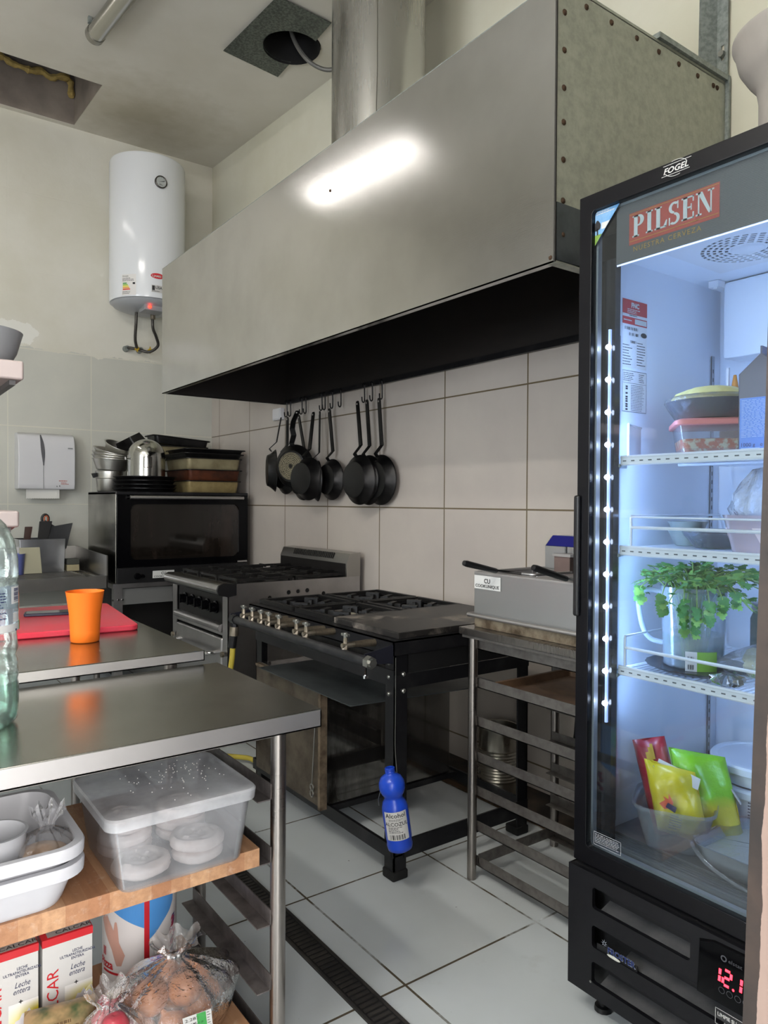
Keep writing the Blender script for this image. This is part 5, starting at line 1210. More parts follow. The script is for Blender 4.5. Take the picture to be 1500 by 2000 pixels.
# ------------------------------------------------------------------ lower board: cartons, tin, bags
LZ = .0905
def milk(x0, label):
    w, d, h = .110, .075, .252; y0 = 1.80; x1 = x0+w
    o = thing('milk_carton', label, 'carton', (x0+w/2, y0+d/2, LZ), 'milk cartons on the lower board')
    box('body', (x0,y0,LZ),(x1,y0+d,LZ+h-.016), white_paint, o, bevel=.002)
    mb = MB(); mb.loft([[V((x0+e,y0+e,LZ+z)),V((x1-e,y0+e,LZ+z)),V((x1-e,y0+d-e,LZ+z)),V((x0+e,y0+d-e,LZ+z))] for e, z in ((-.0006,h-.018),(-.0006,h-.001),(.001,h))]); rt = mb.build('red_top', mat('carton_red','#c4252d',.4) if 'carton_red' not in bpy.data.materials else bpy.data.materials['carton_red'], o)
    tf = plane((x0,y0,LZ+h+.0004),(1,0,0),(0,1,0))
    mb = MB(); patch(mb, tf, .012,.004,.108,.028,.0003); patch(mb, tf, .02,.044,.085,.066,.0003); fl_ = mb.build('grey_field', mat('carton_grey','#b5b3b2',.5) if 'carton_grey' not in bpy.data.materials else bpy.data.materials['carton_grey'], rt)
    mb = MB(); text(mb, 'CALCAR', tf, .03,.009,.019,.0008,sx=1.1); mb.build('lettering', black_print, fl_)
    pf = plane((x0,y0-.0004,LZ),(1,0,0),(0,0,1))
    mb = MB(); text(mb, 'CALCAR', pf, .034,.036,.036,.0006, rot=PI/2, sx=1.02, bold=.0); rw = mb.build('red_lettering', bpy.data.materials['carton_red'], o)
    mb = MB()
    for k, s in enumerate(('LECHE','ULTRAPASTEURIZADA','ENTERA')): text(mb, s, pf, .076,.205-.0085*k,.0088,.0006,'CENTER',sx=.88,bold=.012)
    text(mb, 'Leche', pf, .076,.165,.018,.0006,'CENTER',sx=.75,shear=.35); text(mb, 'entera', pf, .074,.151,.018,.0006,'CENTER',sx=.75,shear=.35)
    mb.build('navy_lettering', navy_print, o)
    mb = MB(); text(mb, '+', pf, .073,.126,.016,.0006,'CENTER',bold=.02); mb.build('cross_mark', black_print, o)
    t = NT('yellow_fade') if 'yellow_fade' not in bpy.data.materials else None
    if t:
        sp = t.node('ShaderNodeSeparateXYZ'); t.link(t.coord('Generated'), sp.inputs[0]); f = t.math('MULTIPLY', t.math('SUBTRACT', 1, sp.outputs[2]), t.math('ADD', sp.outputs[0], .25))
        t.set(Base_Color=t.mix(t.ramp(f, .05, .55), C('#e4e4e0'), C('#e3d831')), Roughness=.5)
    mb = MB(); mb.grid(lambda a, b: pf(.048+.0615*a, .075+.055*b, .0003), 4, 4); mb.build('yellow_field', bpy.data.materials['yellow_fade'], o)
    mb = MB(); rr = random.Random(2); pts = [(.035,.01),(.109,.01),(.109,.095),(.102,.104),(.096,.1),(.09,.112),(.083,.102),(.076,.104),(.07,.092),(.062,.09),(.057,.078),(.05,.07),(.04,.066)]
    poly(mb, pts, pf, .0005); mb.build('milk_splash', mat('splash_white','#d3d4da',.4,col2='#e9e9ec',nscale=25) if 'splash_white' not in bpy.data.materials else bpy.data.materials['splash_white'], o)
    mb = MB(); mb.add([pf(.094+.013*math.cos(a)+.004*math.sin(a), .058+.016*math.sin(a)+.004*math.cos(a), .0008) for a in [2*PI*i/20 for i in range(20)]], [tuple(range(20))]); mb.build('red_seal', bpy.data.materials['carton_red'], o)
    return o
milk(.351, 'right of the two red topped milk cartons, standing beside the round tin')
milk(.233, 'left milk carton with a red top, cut by the edge of the photo')
# round tin
tn = thing('round_tin', 'tall round tin printed with blue fields and a red stripe behind the onion bag', 'tin', (.62,1.955,LZ))
tcn = (.622, 1.957, LZ); R = .094
mb = MB(); mb.lathe([(0,0),(R,0),(R+.002,.003),(R,.006),(R,.37),(R+.002,.375),(R,.38),(R-.004,.378),(0,.374)], tcn, 56); mb.build('body', mat('tin_white','#d6d2d0',.3), tn)
tf = drum(tcn, R+.0004, math.atan2(-1.957,-.622), 0)
blue = mat('tin_blue','#4e8fd0',.35)
strip(tf, [(-.080,.365),(.012,.365),(.012,.165),(-.080,.215)], .0004, 12).build('blue_field', blue, tn)
strip(tf, [(.022,.365),(.10,.365),(.10,.205),(.085,.185),(.06,.165),(.04,.145),(.022,.132)], .0004, 16).build('blue_field', blue, tn)
strip(tf, [(.011,.36),(.024,.36),(.024,.01),(.011,.01)], .0008, 3).build('red_stripe', red_print, tn)
skin = mat('print_skin','#c99c8c',.5)
strip(tf, [(-.115,.175),(-.108,.19),(-.098,.185),(-.094,.195),(-.084,.18),(-.076,.17),(-.068,.158),(-.066,.18),(-.060,.185),(-.056,.17),(-.054,.135),(-.036,.10),(-.046,.072),(-.060,.07),(-.075,.11),(-.1,.145)], .0008, 24).build('printed_hand', skin, tn)
mb = MB()
for i in range(12):
    rr = random.Random(i); u, v = .085+rr.uniform(-.006,.016), .06+.0085*i; mb2 = strip(tf, [(u,v),(u+.02,v+.004),(u+.022,v+.014),(u+.002,v+.012)], .001, 3); mb.add(mb2.v, mb2.f)
mb.build('printed_pattern', mat('print_mix','#2f3c72',.5,col2='#b03a55',nscale=60,lo=.45,hi=.55), tn)
mb = MB(); text(mb, 'Il', tf, -.112,.088,.03,.001,bold=.03); text(mb, 'Pizza', tf, -.125,.058,.03,.001,sx=.9,bold=.03); patch(mb, tf, -.11,.046,-.04,.052,.001,8); mb.build('lettering', red_print, tn)
# onion bag and onions
onion_m = mat('onion_skin', '#b9763f', .35, col2='#8a5230', nscale=5, bump=.15, bscale=30, stretch=(3,3,.6))
rr = random.Random(8)
spots = [(.525,1.655,0),(.595,1.625,0),(.665,1.65,0),(.70,1.715,0),(.62,1.70,0),(.545,1.735,0),(.56,1.685,.062),(.635,1.665,.066),(.675,1.71,.064),(.61,1.735,.062)]
for i, (x, y, z) in enumerate(spots):
    r = .041+.004*rr.random()
    o = thing('onion', 'brown onion inside the clear tagged bag on the lower board', 'onion', (x, y, LZ+.004+z), 'onions in the bag')
    Rm = (Matrix.Rotation(rr.uniform(-.7,.7), 3, 'X') @ Matrix.Rotation(rr.uniform(-.7,.7), 3, 'Y'))
    c = V((x, y, LZ+.004+z+r*.92))
    mb = MB(); mb.lathe([(.0,-r*.92),(r*.3,-r*.88),(r*.72,-r*.65),(r*.97,-r*.2),(r,r*.1),(r*.85,r*.52),(r*.5,r*.82),(r*.2,r*1.0),(r*.1,r*1.2),(r*.14,r*1.32),(0,r*1.33)], c, 26, Rm); mb.build('bulb', onion_m, o, sharp=80)
ob_ = thing('onion_bag', 'knotted clear plastic bag of onions with a white and green tag', 'bag', (.61,1.69,LZ))
bag_film = clear('bag_film', tint='#fbf9f7', body='#e4e1df', milk=.16, rough=.14, spec=1.1, bump=.8, bscale=38)
bag_mesh((.622,1.69,LZ+.0005), .150, .120, .175, .17, 9, .018, 56, 22, .07).build('film', bag_film, ob_, sharp=80)
tagp = plane((.598,1.566,.158), V((.9,-.25,.12)), V((-.1,-.35,.9)))
mb = MB(); mb.prism([(0,0),(.062,0),(.062,.062),(0,.062)], lambda u, v, w: tagp(u, v, w), .0006); tg = mb.build('price_tag', white_paint, ob_)
mb = MB(); patch(mb, tagp, .03,.0,.05,.062,.0012); mb.build('green_band', mat('tag_green','#3c9a4a',.5), tg)
mb = MB(); text(mb, '2.282', tagp, .004,.045,.014,.0012); text(mb, '6,69', tagp, .022,.03,.012,.0012,rot=-.2); barcode(mb, tagp, .004,.006,.02,.03,14,.0012,3); lines(mb, tagp, .052,.055,.008,6,.009,.002,.0012); mb.build('print', black_print, tg)
# red and green bags at the lower left
rb = thing('red_bag', 'clear bag of red vegetables at the bottom left in front of the onions', 'bag', (.46,1.63,LZ))
bag_mesh((.45,1.63,LZ+.0005), .078, .062, .155, .25, 21, .018, 44, 16, .09).build('film', bag_film, rb)
rm = mat('red_vegetable','#a8323f',.35,col2='#c0606a',nscale=9)
for i, (x, y, z) in enumerate(((.415,1.62,.035),(.465,1.60,.035),(.48,1.65,.036),(.44,1.655,.035),(.425,1.622,.088),(.478,1.63,.086),(.45,1.645,.125),(.455,1.60,.128))):
    o = thing('red_vegetable', 'round red vegetable inside the clear bag at the bottom left', 'vegetable', (x, y, LZ+z-.031), 'red vegetables in the bag')
    mb = MB(); mb.lathe([(0,-.029),(.018,-.026),(.03,-.01),(.031,.006),(.02,.024),(.006,.028),(0,.024)], (x,y,LZ+z), 24); mb.build('fruit', rm, o, sharp=80)
gbag = thing('grain_packet', 'beige and green plastic packet lying at the bottom left in front of the milk', 'packet', (.36,1.69,LZ))
def cushion(mb, c, ax, w, l, h, n=14, seed=1, crease=0.0):
    rr = random.Random(seed); ph_ = [rr.uniform(0,6) for _ in range(4)]; u, v = V(ax[0]).normalized(), V(ax[1]).normalized(); k = u.cross(v)
    for s in (1, -1):
        mb.grid(lambda a, b: V(c) + u*(w*(a-.5)) + v*(l*(b-.5)) + k*(s*h/2*(max(0,(1-(2*a-1)**2))*max(0,(1-(2*b-1)**2)))**.45*(1+.12*math.sin(7*a+ph_[0])*math.sin(6*b+ph_[1])) + h*crease*(math.sin(9*a+5*b+ph_[2])+.7*math.sin(13*b-6*a+ph_[3]))*s), n, n)
    return mb
cushion(MB(), (.36,1.685,LZ+.085), ((.9,-.25,.05),(.2,.65,.65)), .145, .15, .07, seed=3).build('packet_body', mat('packet_beige','#b59a70',.3,col2='#3e5a3c',nscale=4.5,lo=.48,hi=.56,bump=.4,bscale=25), gbag, recalc=False)
gp_ = plane((.345,1.655,LZ+.115), V((.9,-.25,.1)), V((.2,.65,.65)))
mb = MB(); lines(mb, gp_, 0,.02,.055,2,.012,.006,.012); mb.build('print', mat('packet_brown','#5a4322',.5), gbag)
# ------------------------------------------------------------------ glass door drinks fridge
GX, GY0, GY1, GZT = 1.56, .58, 1.277, 2.152
fg = thing('drinks_fridge', 'tall black glass door drinks fridge lit inside, standing at the right by the doorway', 'fridge', (1.93, .93, 0))
fblack = mat('fridge_black', '#0b0b0f', .32, bump=.04, bscale=260, Specular_IOR_Level=.25)
liner = mat('fridge_liner', '#dfe3ea', .3)
mb = MB(); mb.box((1.605,GY0,.07),(2.30,GY0+.035,GZT)); mb.box((1.605,GY1-.035,.07),(2.30,GY1,GZT)); mb.box((2.21,GY0,.07),(2.30,GY1,GZT)); mb.box((1.605,GY0,2.05),(2.30,GY1,GZT)); mb.box((1.605,GY0,.07),(2.30,GY1,.44))
mb.build('cabinet', fblack, fg)
IX0, IX1, IY0, IY1, IZ0, IZ1 = 1.63, 2.18, .62, 1.236, .47, 2.005
mb = MB(); v8 = [(IX0,IY0,IZ0),(IX1,IY0,IZ0),(IX1,IY1,IZ0),(IX0,IY1,IZ0),(IX0,IY0,IZ1),(IX1,IY0,IZ1),(IX1,IY1,IZ1),(IX0,IY1,IZ1)]
mb.add(v8, [(4,5,6,7),(0,1,5,4),(1,2,6,5),(2,3,7,6)]); mb.build('liner', liner, fg, recalc=False, smooth=False)
box('floor_panel', (1.66,IY0,.45), (IX1,IY1,.47), mat('fridge_floor','#5c5e62',.35,.3,col2='#7b7d80',nscale=6), fg)
mb = MB(); mb.box((1.603,IY0,.438),(1.66,IY1,.462))
for k in range(5): mb.box((1.606+.011*k,IY0,.462),(1.611+.011*k,IY1,.4655))
mb.build('sill', mat('sill_grey','#77797c',.4,.4), fg)
mull = mat('mullion_grey', '#1d1f24', .18, .3)
mb = MB(); mb.box((1.606,1.196,.462),(1.628,1.242,2.05)); mb.box((1.628,1.226,.462),(1.652,1.24,2.05)); mb.build('mullion', mull, fg)
mb = MB(); mb.box((1.606,.615,.462),(1.628,.668,2.05)); mb.build('mullion', mull, fg)
mb = MB(); mb.box((1.606,.615,1.985),(1.64,1.242,2.06)); mb.build('mullion', mull, fg)
mb = MB(); mb.box((1.652,1.2285,.48),(1.664,1.236,1.995)); mb.build('corner_strip', white_plastic, fg)
for x in (1.672, 2.135):
    mb = MB(); mb.holed([(x-.007,.49),(x+.007,.49),(x+.007,1.80),(x-.007,1.80)], [[(x-.003,.5+.026*k),(x+.003,.5+.026*k),(x+.003,.512+.026*k),(x-.003,.512+.026*k)] for k in range(49)], lambda u, v, w: (u, IY1-.004-w, v), .001); mb.build('shelf_standard', mat('standard_steel','#9fa2a8',.35,.7) if 'standard_steel' not in bpy.data.materials else bpy.data.materials['standard_steel'], fg)
    mb = MB(); mb.box((x-.005,IY1-.003,.49),(x+.005,IY1-.001,1.80)); mb.build('standard_back', black, fg)
# light strips
led_m = emit('led_white', '#dfe8ff', 26); tube_m = emit('led_tube', '#a9c0ff', .9)
for y, s in ((1.209, 1), (.648, -1)):
    mb = MB(); mb.box((1.6,y-.003,.775),(1.606,y+.003,1.802)); ls = mb.build('light_strip', tube_m, fg)
    mb = MB()
    for k in range(12):
        z = .826+.0845*k; mb.lathe([(0,-.008),(.0065,-.004),(.008,0),(.0065,.004),(0,.008)], (1.597,y,z), 10)
    mb.build('led_points', led_m, ls)
# evaporator box, fan grille
mb = MB(); mb.box((2.085,.66,1.775),(IX1-.001,1.176,IZ1-.002)); mb.build('evaporator_box', liner, fg, bevel=.012)
mb = MB(); mb.box((2.05,1.17,1.985),(2.085,1.20,IZ1-.001)); mb.cyl((2.06,1.185,1.985),(2.06,1.185,1.98),.006,8); mb.build('bracket', white_plastic, fg)
gc = (1.825,.965); mb = MB(); holes = []
for i, (r0, r1) in enumerate(((.045,.053),(.059,.067),(.073,.081),(.087,.095),(.101,.109))):
    n = 14+5*i
    for k in range(n):
        a0, a1 = 2*PI*k/n, 2*PI*(k+.68)/n
        holes.append([(gc[0]+r*math.cos(a), gc[1]+r*math.sin(a)) for r, a in ((r0,a0),(r0,(a0+a1)/2),(r0,a1),(r1,a1),(r1,(a0+a1)/2),(r1,a0))])
mb.holed([(gc[0]-.14,gc[1]-.15),(gc[0]+.14,gc[1]-.15),(gc[0]+.14,gc[1]+.15),(gc[0]-.14,gc[1]+.15)], holes, lambda u, v, w: (u, v, IZ1-.012-w), .002); mb.build('fan_grille', white_plastic, fg)
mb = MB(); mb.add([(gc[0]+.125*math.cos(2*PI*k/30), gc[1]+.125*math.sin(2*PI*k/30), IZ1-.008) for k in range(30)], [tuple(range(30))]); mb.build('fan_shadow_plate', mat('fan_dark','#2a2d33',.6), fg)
mb = MB(); mb.lathe([(0,-.016),(.03,-.016),(.038,-.012),(.04,-.008)], (gc[0],gc[1],IZ1-.004), 28); mb.build('fan_hub', white_plastic, fg)
# notices on the left inner wall
wf_ = plane((0, IY1-.0006, 0), (1,0,0), (0,0,1)); wf_ = lambda u, v, w=0: V((u, IY1-.0008-w, v))
mb = MB(); patch(mb, wf_, 1.69,1.72,1.80,1.905,0); pa = mb.build('notice', paper, fg)
mb = MB(); patch(mb, wf_, 1.69,1.866,1.80,1.905,.0006); patch(mb, wf_, 1.69,1.838,1.80,1.858,.0006); rd = mb.build('red_field', red_print, pa)
mb = MB(); text(mb, 'FNC', wf_, 1.745,1.885,.018,.0012,'CENTER',bold=.05); lines(mb, wf_, 1.71,1.878,.07,3,.0045,.002,.0012,5); lines(mb, wf_, 1.694,1.847,.04,1,.004,.003,.0012,6); patch(mb, wf_, 1.744,1.841,1.797,1.855,.0012); mb.build('white_print', white_paint, rd)
mb = MB(); lines(mb, wf_, 1.72,1.862,.05,1,.004,.0025,.0006,7); barcode(mb, wf_, 1.70,1.823,.06,.008,24,.0006,2); barcode(mb, wf_, 1.72,1.808,.045,.008,20,.0006,5); barcode(mb, wf_, 1.725,1.788,.03,.007,14,.0006,6)
lines(mb, wf_, 1.692,1.78,.045,8,.0075,.002,.0006,3); lines(mb, wf_, 1.755,1.79,.04,9,.0075,.002,.0006,4); mb.add([wf_(1.786+.014*math.cos(2*PI*k/16),1.815+.007*math.sin(2*PI*k/16),.0006) for k in range(16)], [tuple(range(16))]); mb.build('print', black_print, pa)
mb = MB(); patch(mb, wf_, 1.692,1.60,1.80,1.712,0); pb = mb.build('notice', paper, fg)
mb = MB()
for a, b, c, d in ((1.692,1.711,1.80,1.712),(1.692,1.60,1.80,1.601),(1.692,1.60,1.6928,1.712),(1.7992,1.60,1.80,1.712),(1.694,1.678,1.798,1.6788)): patch(mb, wf_, a,b,c,d,.0006)
lines(mb, wf_, 1.696,1.704,.06,5,.005,.0016,.0006,9); lines(mb, wf_, 1.765,1.704,.03,5,.005,.0016,.0006,10); lines(mb, wf_, 1.73,1.672,.06,16,.0045,.0012,.0006,11,.8)
for z in (1.668,1.662,1.65,1.64,1.634,1.628,1.62,1.614,1.606): patch(mb, wf_, 1.706,z-.002,1.716,z+.0025,.0006)
mb.build('print', black_print, pb)
# shelves
wire = mat('white_wire', '#e4e8ef', .3)
SHZ = (1.470, 1.235, .920)
for k, z in enumerate(SHZ):
    mb = MB(); mb.box((1.634,.63,z-.017),(1.642,1.196,z-.002)); mb.tube([(1.637,.63,z),(1.637,1.196,z)], .0045, 8); mb.tube([(1.637,.63,z-.018),(1.637,1.196,z-.018)], .004, 8)
    mb.tube([(2.15,.63,z-.004),(2.15,1.196,z-.004)], .004, 8); mb.tube([(1.9,.63,z-.011),(1.9,1.196,z-.011)], .004, 8)
    for y in (.635, 1.19): mb.tube([(1.637,y,z-.004),(2.15,y,z-.004)], .004, 8)
    sh = mb.build('shelf', wire, fg)
    mb = MB()
    for i in range(33):
        y = .648+.0168*i; mb.tube([(1.64,y,z-.0045),(2.15,y,z-.0045)], .0021, 6)
    mb.build('shelf_wires', wire, sh)
    mb = MB()
    for i in range(22):
        y = 1.185-.025*i; mb.box((1.6332,y-.007,z-.0115),(1.6342,y+.003,z-.0085))
    mb.build('slots', mat('slot_grey','#54585f',.5) if 'slot_grey' not in bpy.data.materials else bpy.data.materials['slot_grey'], sh)
    mb = MB(); mb.bar((1.625,1.197,z-.022),(1.70,1.23,z-.022),.012,.008); mb.build('shelf_clip', galv_grey, sh)
    mb = MB()
    if k == 0:
        mb.grid(lambda a, b: V((1.66+.10*a, 1.192+.03*a, z+.002+.085*b)), 2, 2); mb.tube([(1.66,1.19,z),(1.66,1.19,z+.088),(1.76,1.222,z+.086)], .0035, 6); mb.build('side_guard', wire, sh, recalc=False)
    else:
        y0 = 1.165 if k == 1 else 1.18
        mb.tube([(1.64,y0,z),(1.64,y0,z+.078),(1.64,y0,z+.082),(2.1,y0+.02,z+.082),(2.14,y0+.02,z)], .0035, 6)
        if k == 1: mb.tube([(1.64,y0,z+.079),(1.64,.64,z+.079)], .0025, 6)
        mb.tube([(1.64,y0,z+.052),(1.64,.64,z+.052)], .0042, 8); mb.tube([(1.64,.64,z),(1.64,.64,z+.08)], .0035, 6); mb.build('wire_guard', wire, sh)
# door
DZ0, DZ1 = .402, GZT
mb = MB(); fn = lambda u, v, w: (1.60 - w, u, v)
mb.holed([(GY0,DZ0),(GY1,DZ0),(GY1,DZ1),(GY0,DZ1)], [[(p.x,p.y) for p in rrect((.625+1.237)/2,(.447+2.108)/2,1.237-.625,2.108-.447,.012,0,4)]], fn, .04)
door = mb.build('door', fblack, fg, bevel=.003)
mb = MB(); mb.box((1.574,.622,.443),(1.578,1.240,2.111)); gl = mb.build('glass', clear('door_glass', tint='#eef3f5', milk=.008, rough=.02, spec=.75), door)
gm = mat('gasket_grey','#9ea3a8',.3,.3)
mb = MB(); fn2 = lambda u, v, w: (1.596 - w, u, v)
mb.holed([(p.x,p.y) for p in rrect(.931,1.2775,.622,1.671,.014,0,4)], [[(p.x,p.y) for p in rrect(.931,1.2775,.600,1.648,.014,0,4)]], fn2, .016); mb.build('spacer', gm, door)
ff = lambda y, z, w=0: V((1.5735 - w, y, z))          # marks lie on the outside of the glass
fr_ = lambda u, v, w=0: V((1.583 - w, 1.232 - u, v))  # u runs to the right as seen from the room, behind the glass
hd = NT('header_film'); sp = hd.node('ShaderNodeSeparateXYZ'); hd.link(hd.node('ShaderNodeNewGeometry').outputs['Position'], sp.inputs[0])
w_ = hd.math('SINE', hd.math('MULTIPLY', sp.outputs[2], 1700)); hd.set(Base_Color=hd.mix(hd.ramp(w_, -1, 1), C('#4f5052'), C('#626264')), Roughness=.35)
mb = MB(); mb.grid(lambda a, b: fr_(.055+.545*a, 1.955+.152*b, 0), 2, 2); hb = mb.build('header_film', hd.mat, door)
mb = MB(); mb.grid(lambda a, b: fr_(.057+.54*a, 1.9515+.0045*b, 0), 1, 1); mb.build('header_light_edge', emit('edge_glow','#bcd0ff',1.6), hb)
mb = MB(); poly(mb, [(.093,1.995),(.330,1.995),(.330,2.074),(.093,2.074)], fr_, .0008); rf = mb.build('red_field', mat('film_red','#a8463c',.4), hb)
mb = MB(); serif(mb, fr_, .103, 2.012, .053, 'PILSEN', .0016); mb.build('lettering', mat('film_silver','#c8cfd0',.35), rf)
mb = MB(); poly(mb, [(.095,2.003),(.328,2.003),(.328,2.0045),(.095,2.0045)], fr_, .0016); poly(mb, [(.095,2.069),(.328,2.069),(.328,2.0705),(.095,2.0705)], fr_, .0016); mb.build('gold_line', mat('film_gold','#b08a35',.4), rf)
mb = MB(); text(mb, 'NUESTRA CERVEZA', fr_, .105,1.977,.0175,.0012,spacing=1.22); mb.build('gold_lettering', bpy.data.materials['film_gold'], hb)
# corner sticker
cs = MB(); poly(cs, [(.0,2.107),(.075,2.107),(.0,2.02)], lambda u, v, w=0: V((1.5735-w, 1.2365-u, v)), .0002); co = cs.build('corner_sticker', mat('sticker_blue','#5b92c4',.35,col2='#9dc0de',nscale=12), door)
sfn = lambda u, v, w=0: V((1.5735-w, 1.2365-u, v))
mb = MB(); poly(mb, [(0,2.046),(.022,2.046),(.0,2.02)], sfn, .0006); mb.build('green_field', mat('sticker_green','#6f8f3a',.5), co)
mb = MB(); poly(mb, [(.02,2.074),(.046,2.074),(.032,2.0575),(.02,2.0575)], sfn, .0006); mb.build('white_field', white_paint, co); mb = MB(); lines(mb, sfn, .004,2.102,.06,2,.005,.0022,.0006,3); mb.build('print', white_paint, co)
mb = MB(); mb.add([sfn(.008+.010*math.cos(2*PI*k/14), 2.068+.013*math.sin(2*PI*k/14)*(1+.2*math.sin(5*k)), .001) for k in range(14)], [tuple(range(14))]); patch(mb, sfn, .006,2.045,.010,2.062,.001); mb.build('tree_print', black_print, co)
# glass edge notice
nf = lambda u, v, w=0: V((1.5735-w, 1.222-u, v))
mb = MB(); lines(mb, nf, .004,.485,.075,6,.0042,.0014,.0003,9,.9)
for a, b, c, d in ((0,.4905,.084,.4915),(0,.4575,.084,.4585),(0,.4575,.001,.4915),(.083,.4575,.084,.4915)): patch(mb, nf, a,b,c,d,.0003)
mb.build('glass_notice', mat('etched_white','#b9bcc0',.5), door)
# door logo
lf_ = lambda u, v, w=0: V((1.5596-w, 1.034-u, v))
mb = MB(); text(mb, 'FOGEL', lf_, .004,2.126,.019,.0005,sx=1.12,shear=.25,bold=.02)
for a, b, c, d in ((0,2.121,.072,2.1222),(.004,2.1445,.076,2.1457)): patch(mb, lf_, a,b,c,d,.0005)
for a0, a1 in ((.12*PI,.62*PI),(1.12*PI,1.62*PI)):
    for k in range(16):
        p, q = a0+(a1-a0)*k/16, a0+(a1-a0)*(k+1)/16
        poly(mb, [(.037+.03*math.cos(t)*r, 2.1333+.0185*math.sin(t)*r) for t, r in ((p,1),(q,1),(q,.94),(p,.94))], lf_, .0005)
mb.build('logo', white_paint, door)
mb = MB(); mb.box((1.550,1.262,1.05),(1.562,1.2815,1.37)); mb.build('handle', black, door, bevel=.006, seg=3)
# lower grille
PX = 1.545
mb = MB(); fn = lambda u, v, w: (PX + w, u, v)
def slot(y0, y1, z0, z1): return [(p.x,p.y) for p in rrect((y0+y1)/2,(z0+z1)/2,y1-y0,z1-z0,.008,0,3)]
mb.holed([(GY0,.075),(GY1+.003,.075),(GY1+.003,.394),(GY0,.394)], [slot(.93,1.203,.305,.360), slot(.63,1.203,.205,.262), slot(.63,1.203,.112,.168)], fn, .012)
gr = mb.build('grille_panel', mat('grille_black','#0f0f13',.45,bump=.08,bscale=300,Specular_IOR_Level=.3), fg)
mb = MB(); mb.box((PX+.05,GY0+.004,.08),(1.603,GY1-.004,.39)); mb.box((PX+.012,GY0,.075),(1.603,GY0+.004,.394)); mb.box((PX+.012,GY1-.002,.075),(1.603,GY1+.003,.394)); mb.box((PX+.012,GY0,.39),(1.603,GY1+.003,.394)); mb.build('grille_case', black_matt, fg)
for y0, y1, z0 in ((.93,1.185,.305),(.63,1.12,.205),(.63,1.185,.112)):
    mb = MB(); mb.prism([(PX+.010,z0-.002),(PX+.052,z0+.012),(PX+.052,z0-.006),(PX+.010,z0-.008)], lambda u, v, w: (u, y0+w, v), y1-y0); mb.build('grille_louvre', mat('louvre_grey','#3a3b3d',.5,col2='#59595a',nscale=9) if 'louvre_grey' not in bpy.data.materials else bpy.data.materials['louvre_grey'], gr)
mb = MB(); mb.tube([(PX,1.205,.113),(PX-.002,1.205,.113)], .003, 8); mb.build('screw', zinc, gr)
bf_ = lambda u, v, w=0: V((PX+.003-w, 1.178-u, v))
mb = MB(); text(mb, 'FROSTER', bf_, .022,.212,.021,.0008,sx=.95,bold=.05)
for k in range(8): a = 2*PI*k/8; poly(mb, [(.012+.003*math.cos(a+.4), .23+.003*math.sin(a+.4)), (.012+.011*math.cos(a), .23+.011*math.sin(a)), (.012+.003*math.cos(a-.4), .23+.003*math.sin(a-.4))], bf_, .0008)
lo = mb.build('logo', mat('logo_chrome','#b9c0cc',.2,.8), gr)
mb = MB(); text(mb, 'FROSTER', bf_, .0225,.2125,.021,.002,sx=.94,bold=.01); mb.build('blue_lettering', mat('logo_blue','#1d2f6e',.3), lo)
mb = MB(); mb.add([bf_(.042+.02*math.cos(2*PI*k/18), .2085+.0042*math.sin(2*PI*k/18), .003) for k in range(18)], [tuple(range(18))]); mb.build('tag_field', mat('tag_silver','#cfd0c4',.3), lo)
mb = MB(); mb.box((PX+.004,1.07,.205),(PX+.006,1.19,.22)); mb.build('logo_bar', black, lo)
# display
df_ = lambda u, v, w=0: V((PX-.0005-w, .872-u, v))
mb = MB(); mb.loft([[df_(u, v, 0) for u, v in [(-.04,.25),(.12,.25),(.12,.388),(-.0,.384),(-.035,.372)]], [df_(u, v, .0035) for u, v in [(-.036,.255),(.12,.255),(.12,.384),(-.0,.38),(-.032,.368)]]]); dp = mb.build('display_panel', black_gloss, gr)
seg_on = {'1':'bc','2':'abged'}
def seven(mb, u, v, h, ch, fn, hh):
    w = h*.5; t = h*.085; sk = .08
    S = {'a':((t,h),(w-t,h)),'b':((w,h-t),(w,h/2+t*.6)),'c':((w,h/2-t*.6),(w,t)),'d':((t,0),(w-t,0)),'e':((0,h/2-t*.6),(0,t)),'f':((0,h-t),(0,h/2+t*.6)),'g':((t,h/2),(w-t,h/2))}
    for s in seg_on[ch]:
        (a, b), (c, d) = S[s]; dx, dy = c-a, d-b; L = math.hypot(dx, dy); nx, ny = -dy/L*t, dx/L*t
        poly(mb, [(u+a+nx+sk*(b+ny), v+b+ny), (u+c+nx+sk*(d+ny), v+d+ny), (u+c-nx+sk*(d-ny), v+d-ny), (u+a-nx+sk*(b-ny), v+b-ny)], fn, hh)
mb = MB(); seven(mb, -.003,.299,.034,'1',df_,.004); seven(mb, .022,.299,.034,'2',df_,.004); seven(mb, .045,.299,.034,'1',df_,.004)
mb.add([df_(.046+.0025*math.cos(2*PI*k/10), .298+.003*math.sin(2*PI*k/10), .004) for k in range(10)], [tuple(range(10))])
mb.build('digits', emit('red_digits','#ff2230',7), dp)
mb = MB(); text(mb, 'elstat', df_, .034,.352,.012,.004,sx=1.2)
for k in range(5):
    c = (.02+.018*k,.284); 
    for j in range(20):
        p, q = 2*PI*j/20, 2*PI*(j+1)/20; poly(mb, [(c[0]+.007*math.cos(p)*r, c[1]+.007*math.sin(p)*r) for p, r in ((p,1),(q,1),(q,.86),(p,.86))], df_, .004)
for j in range(16):
    p, q = 2*PI*j/16, 2*PI*(j+1)/16; poly(mb, [(.024+.007*math.cos(p)*r, .356+.007*math.sin(p)*r) for p, r in ((p,1),(q,1),(q,.6),(p,.6))], df_, .004)
mb.build('print', mat('faint_print','#4a4b50',.5), dp)
lf2 = lambda u, v, w=0: V((PX-.0003-w, .868-u, v))
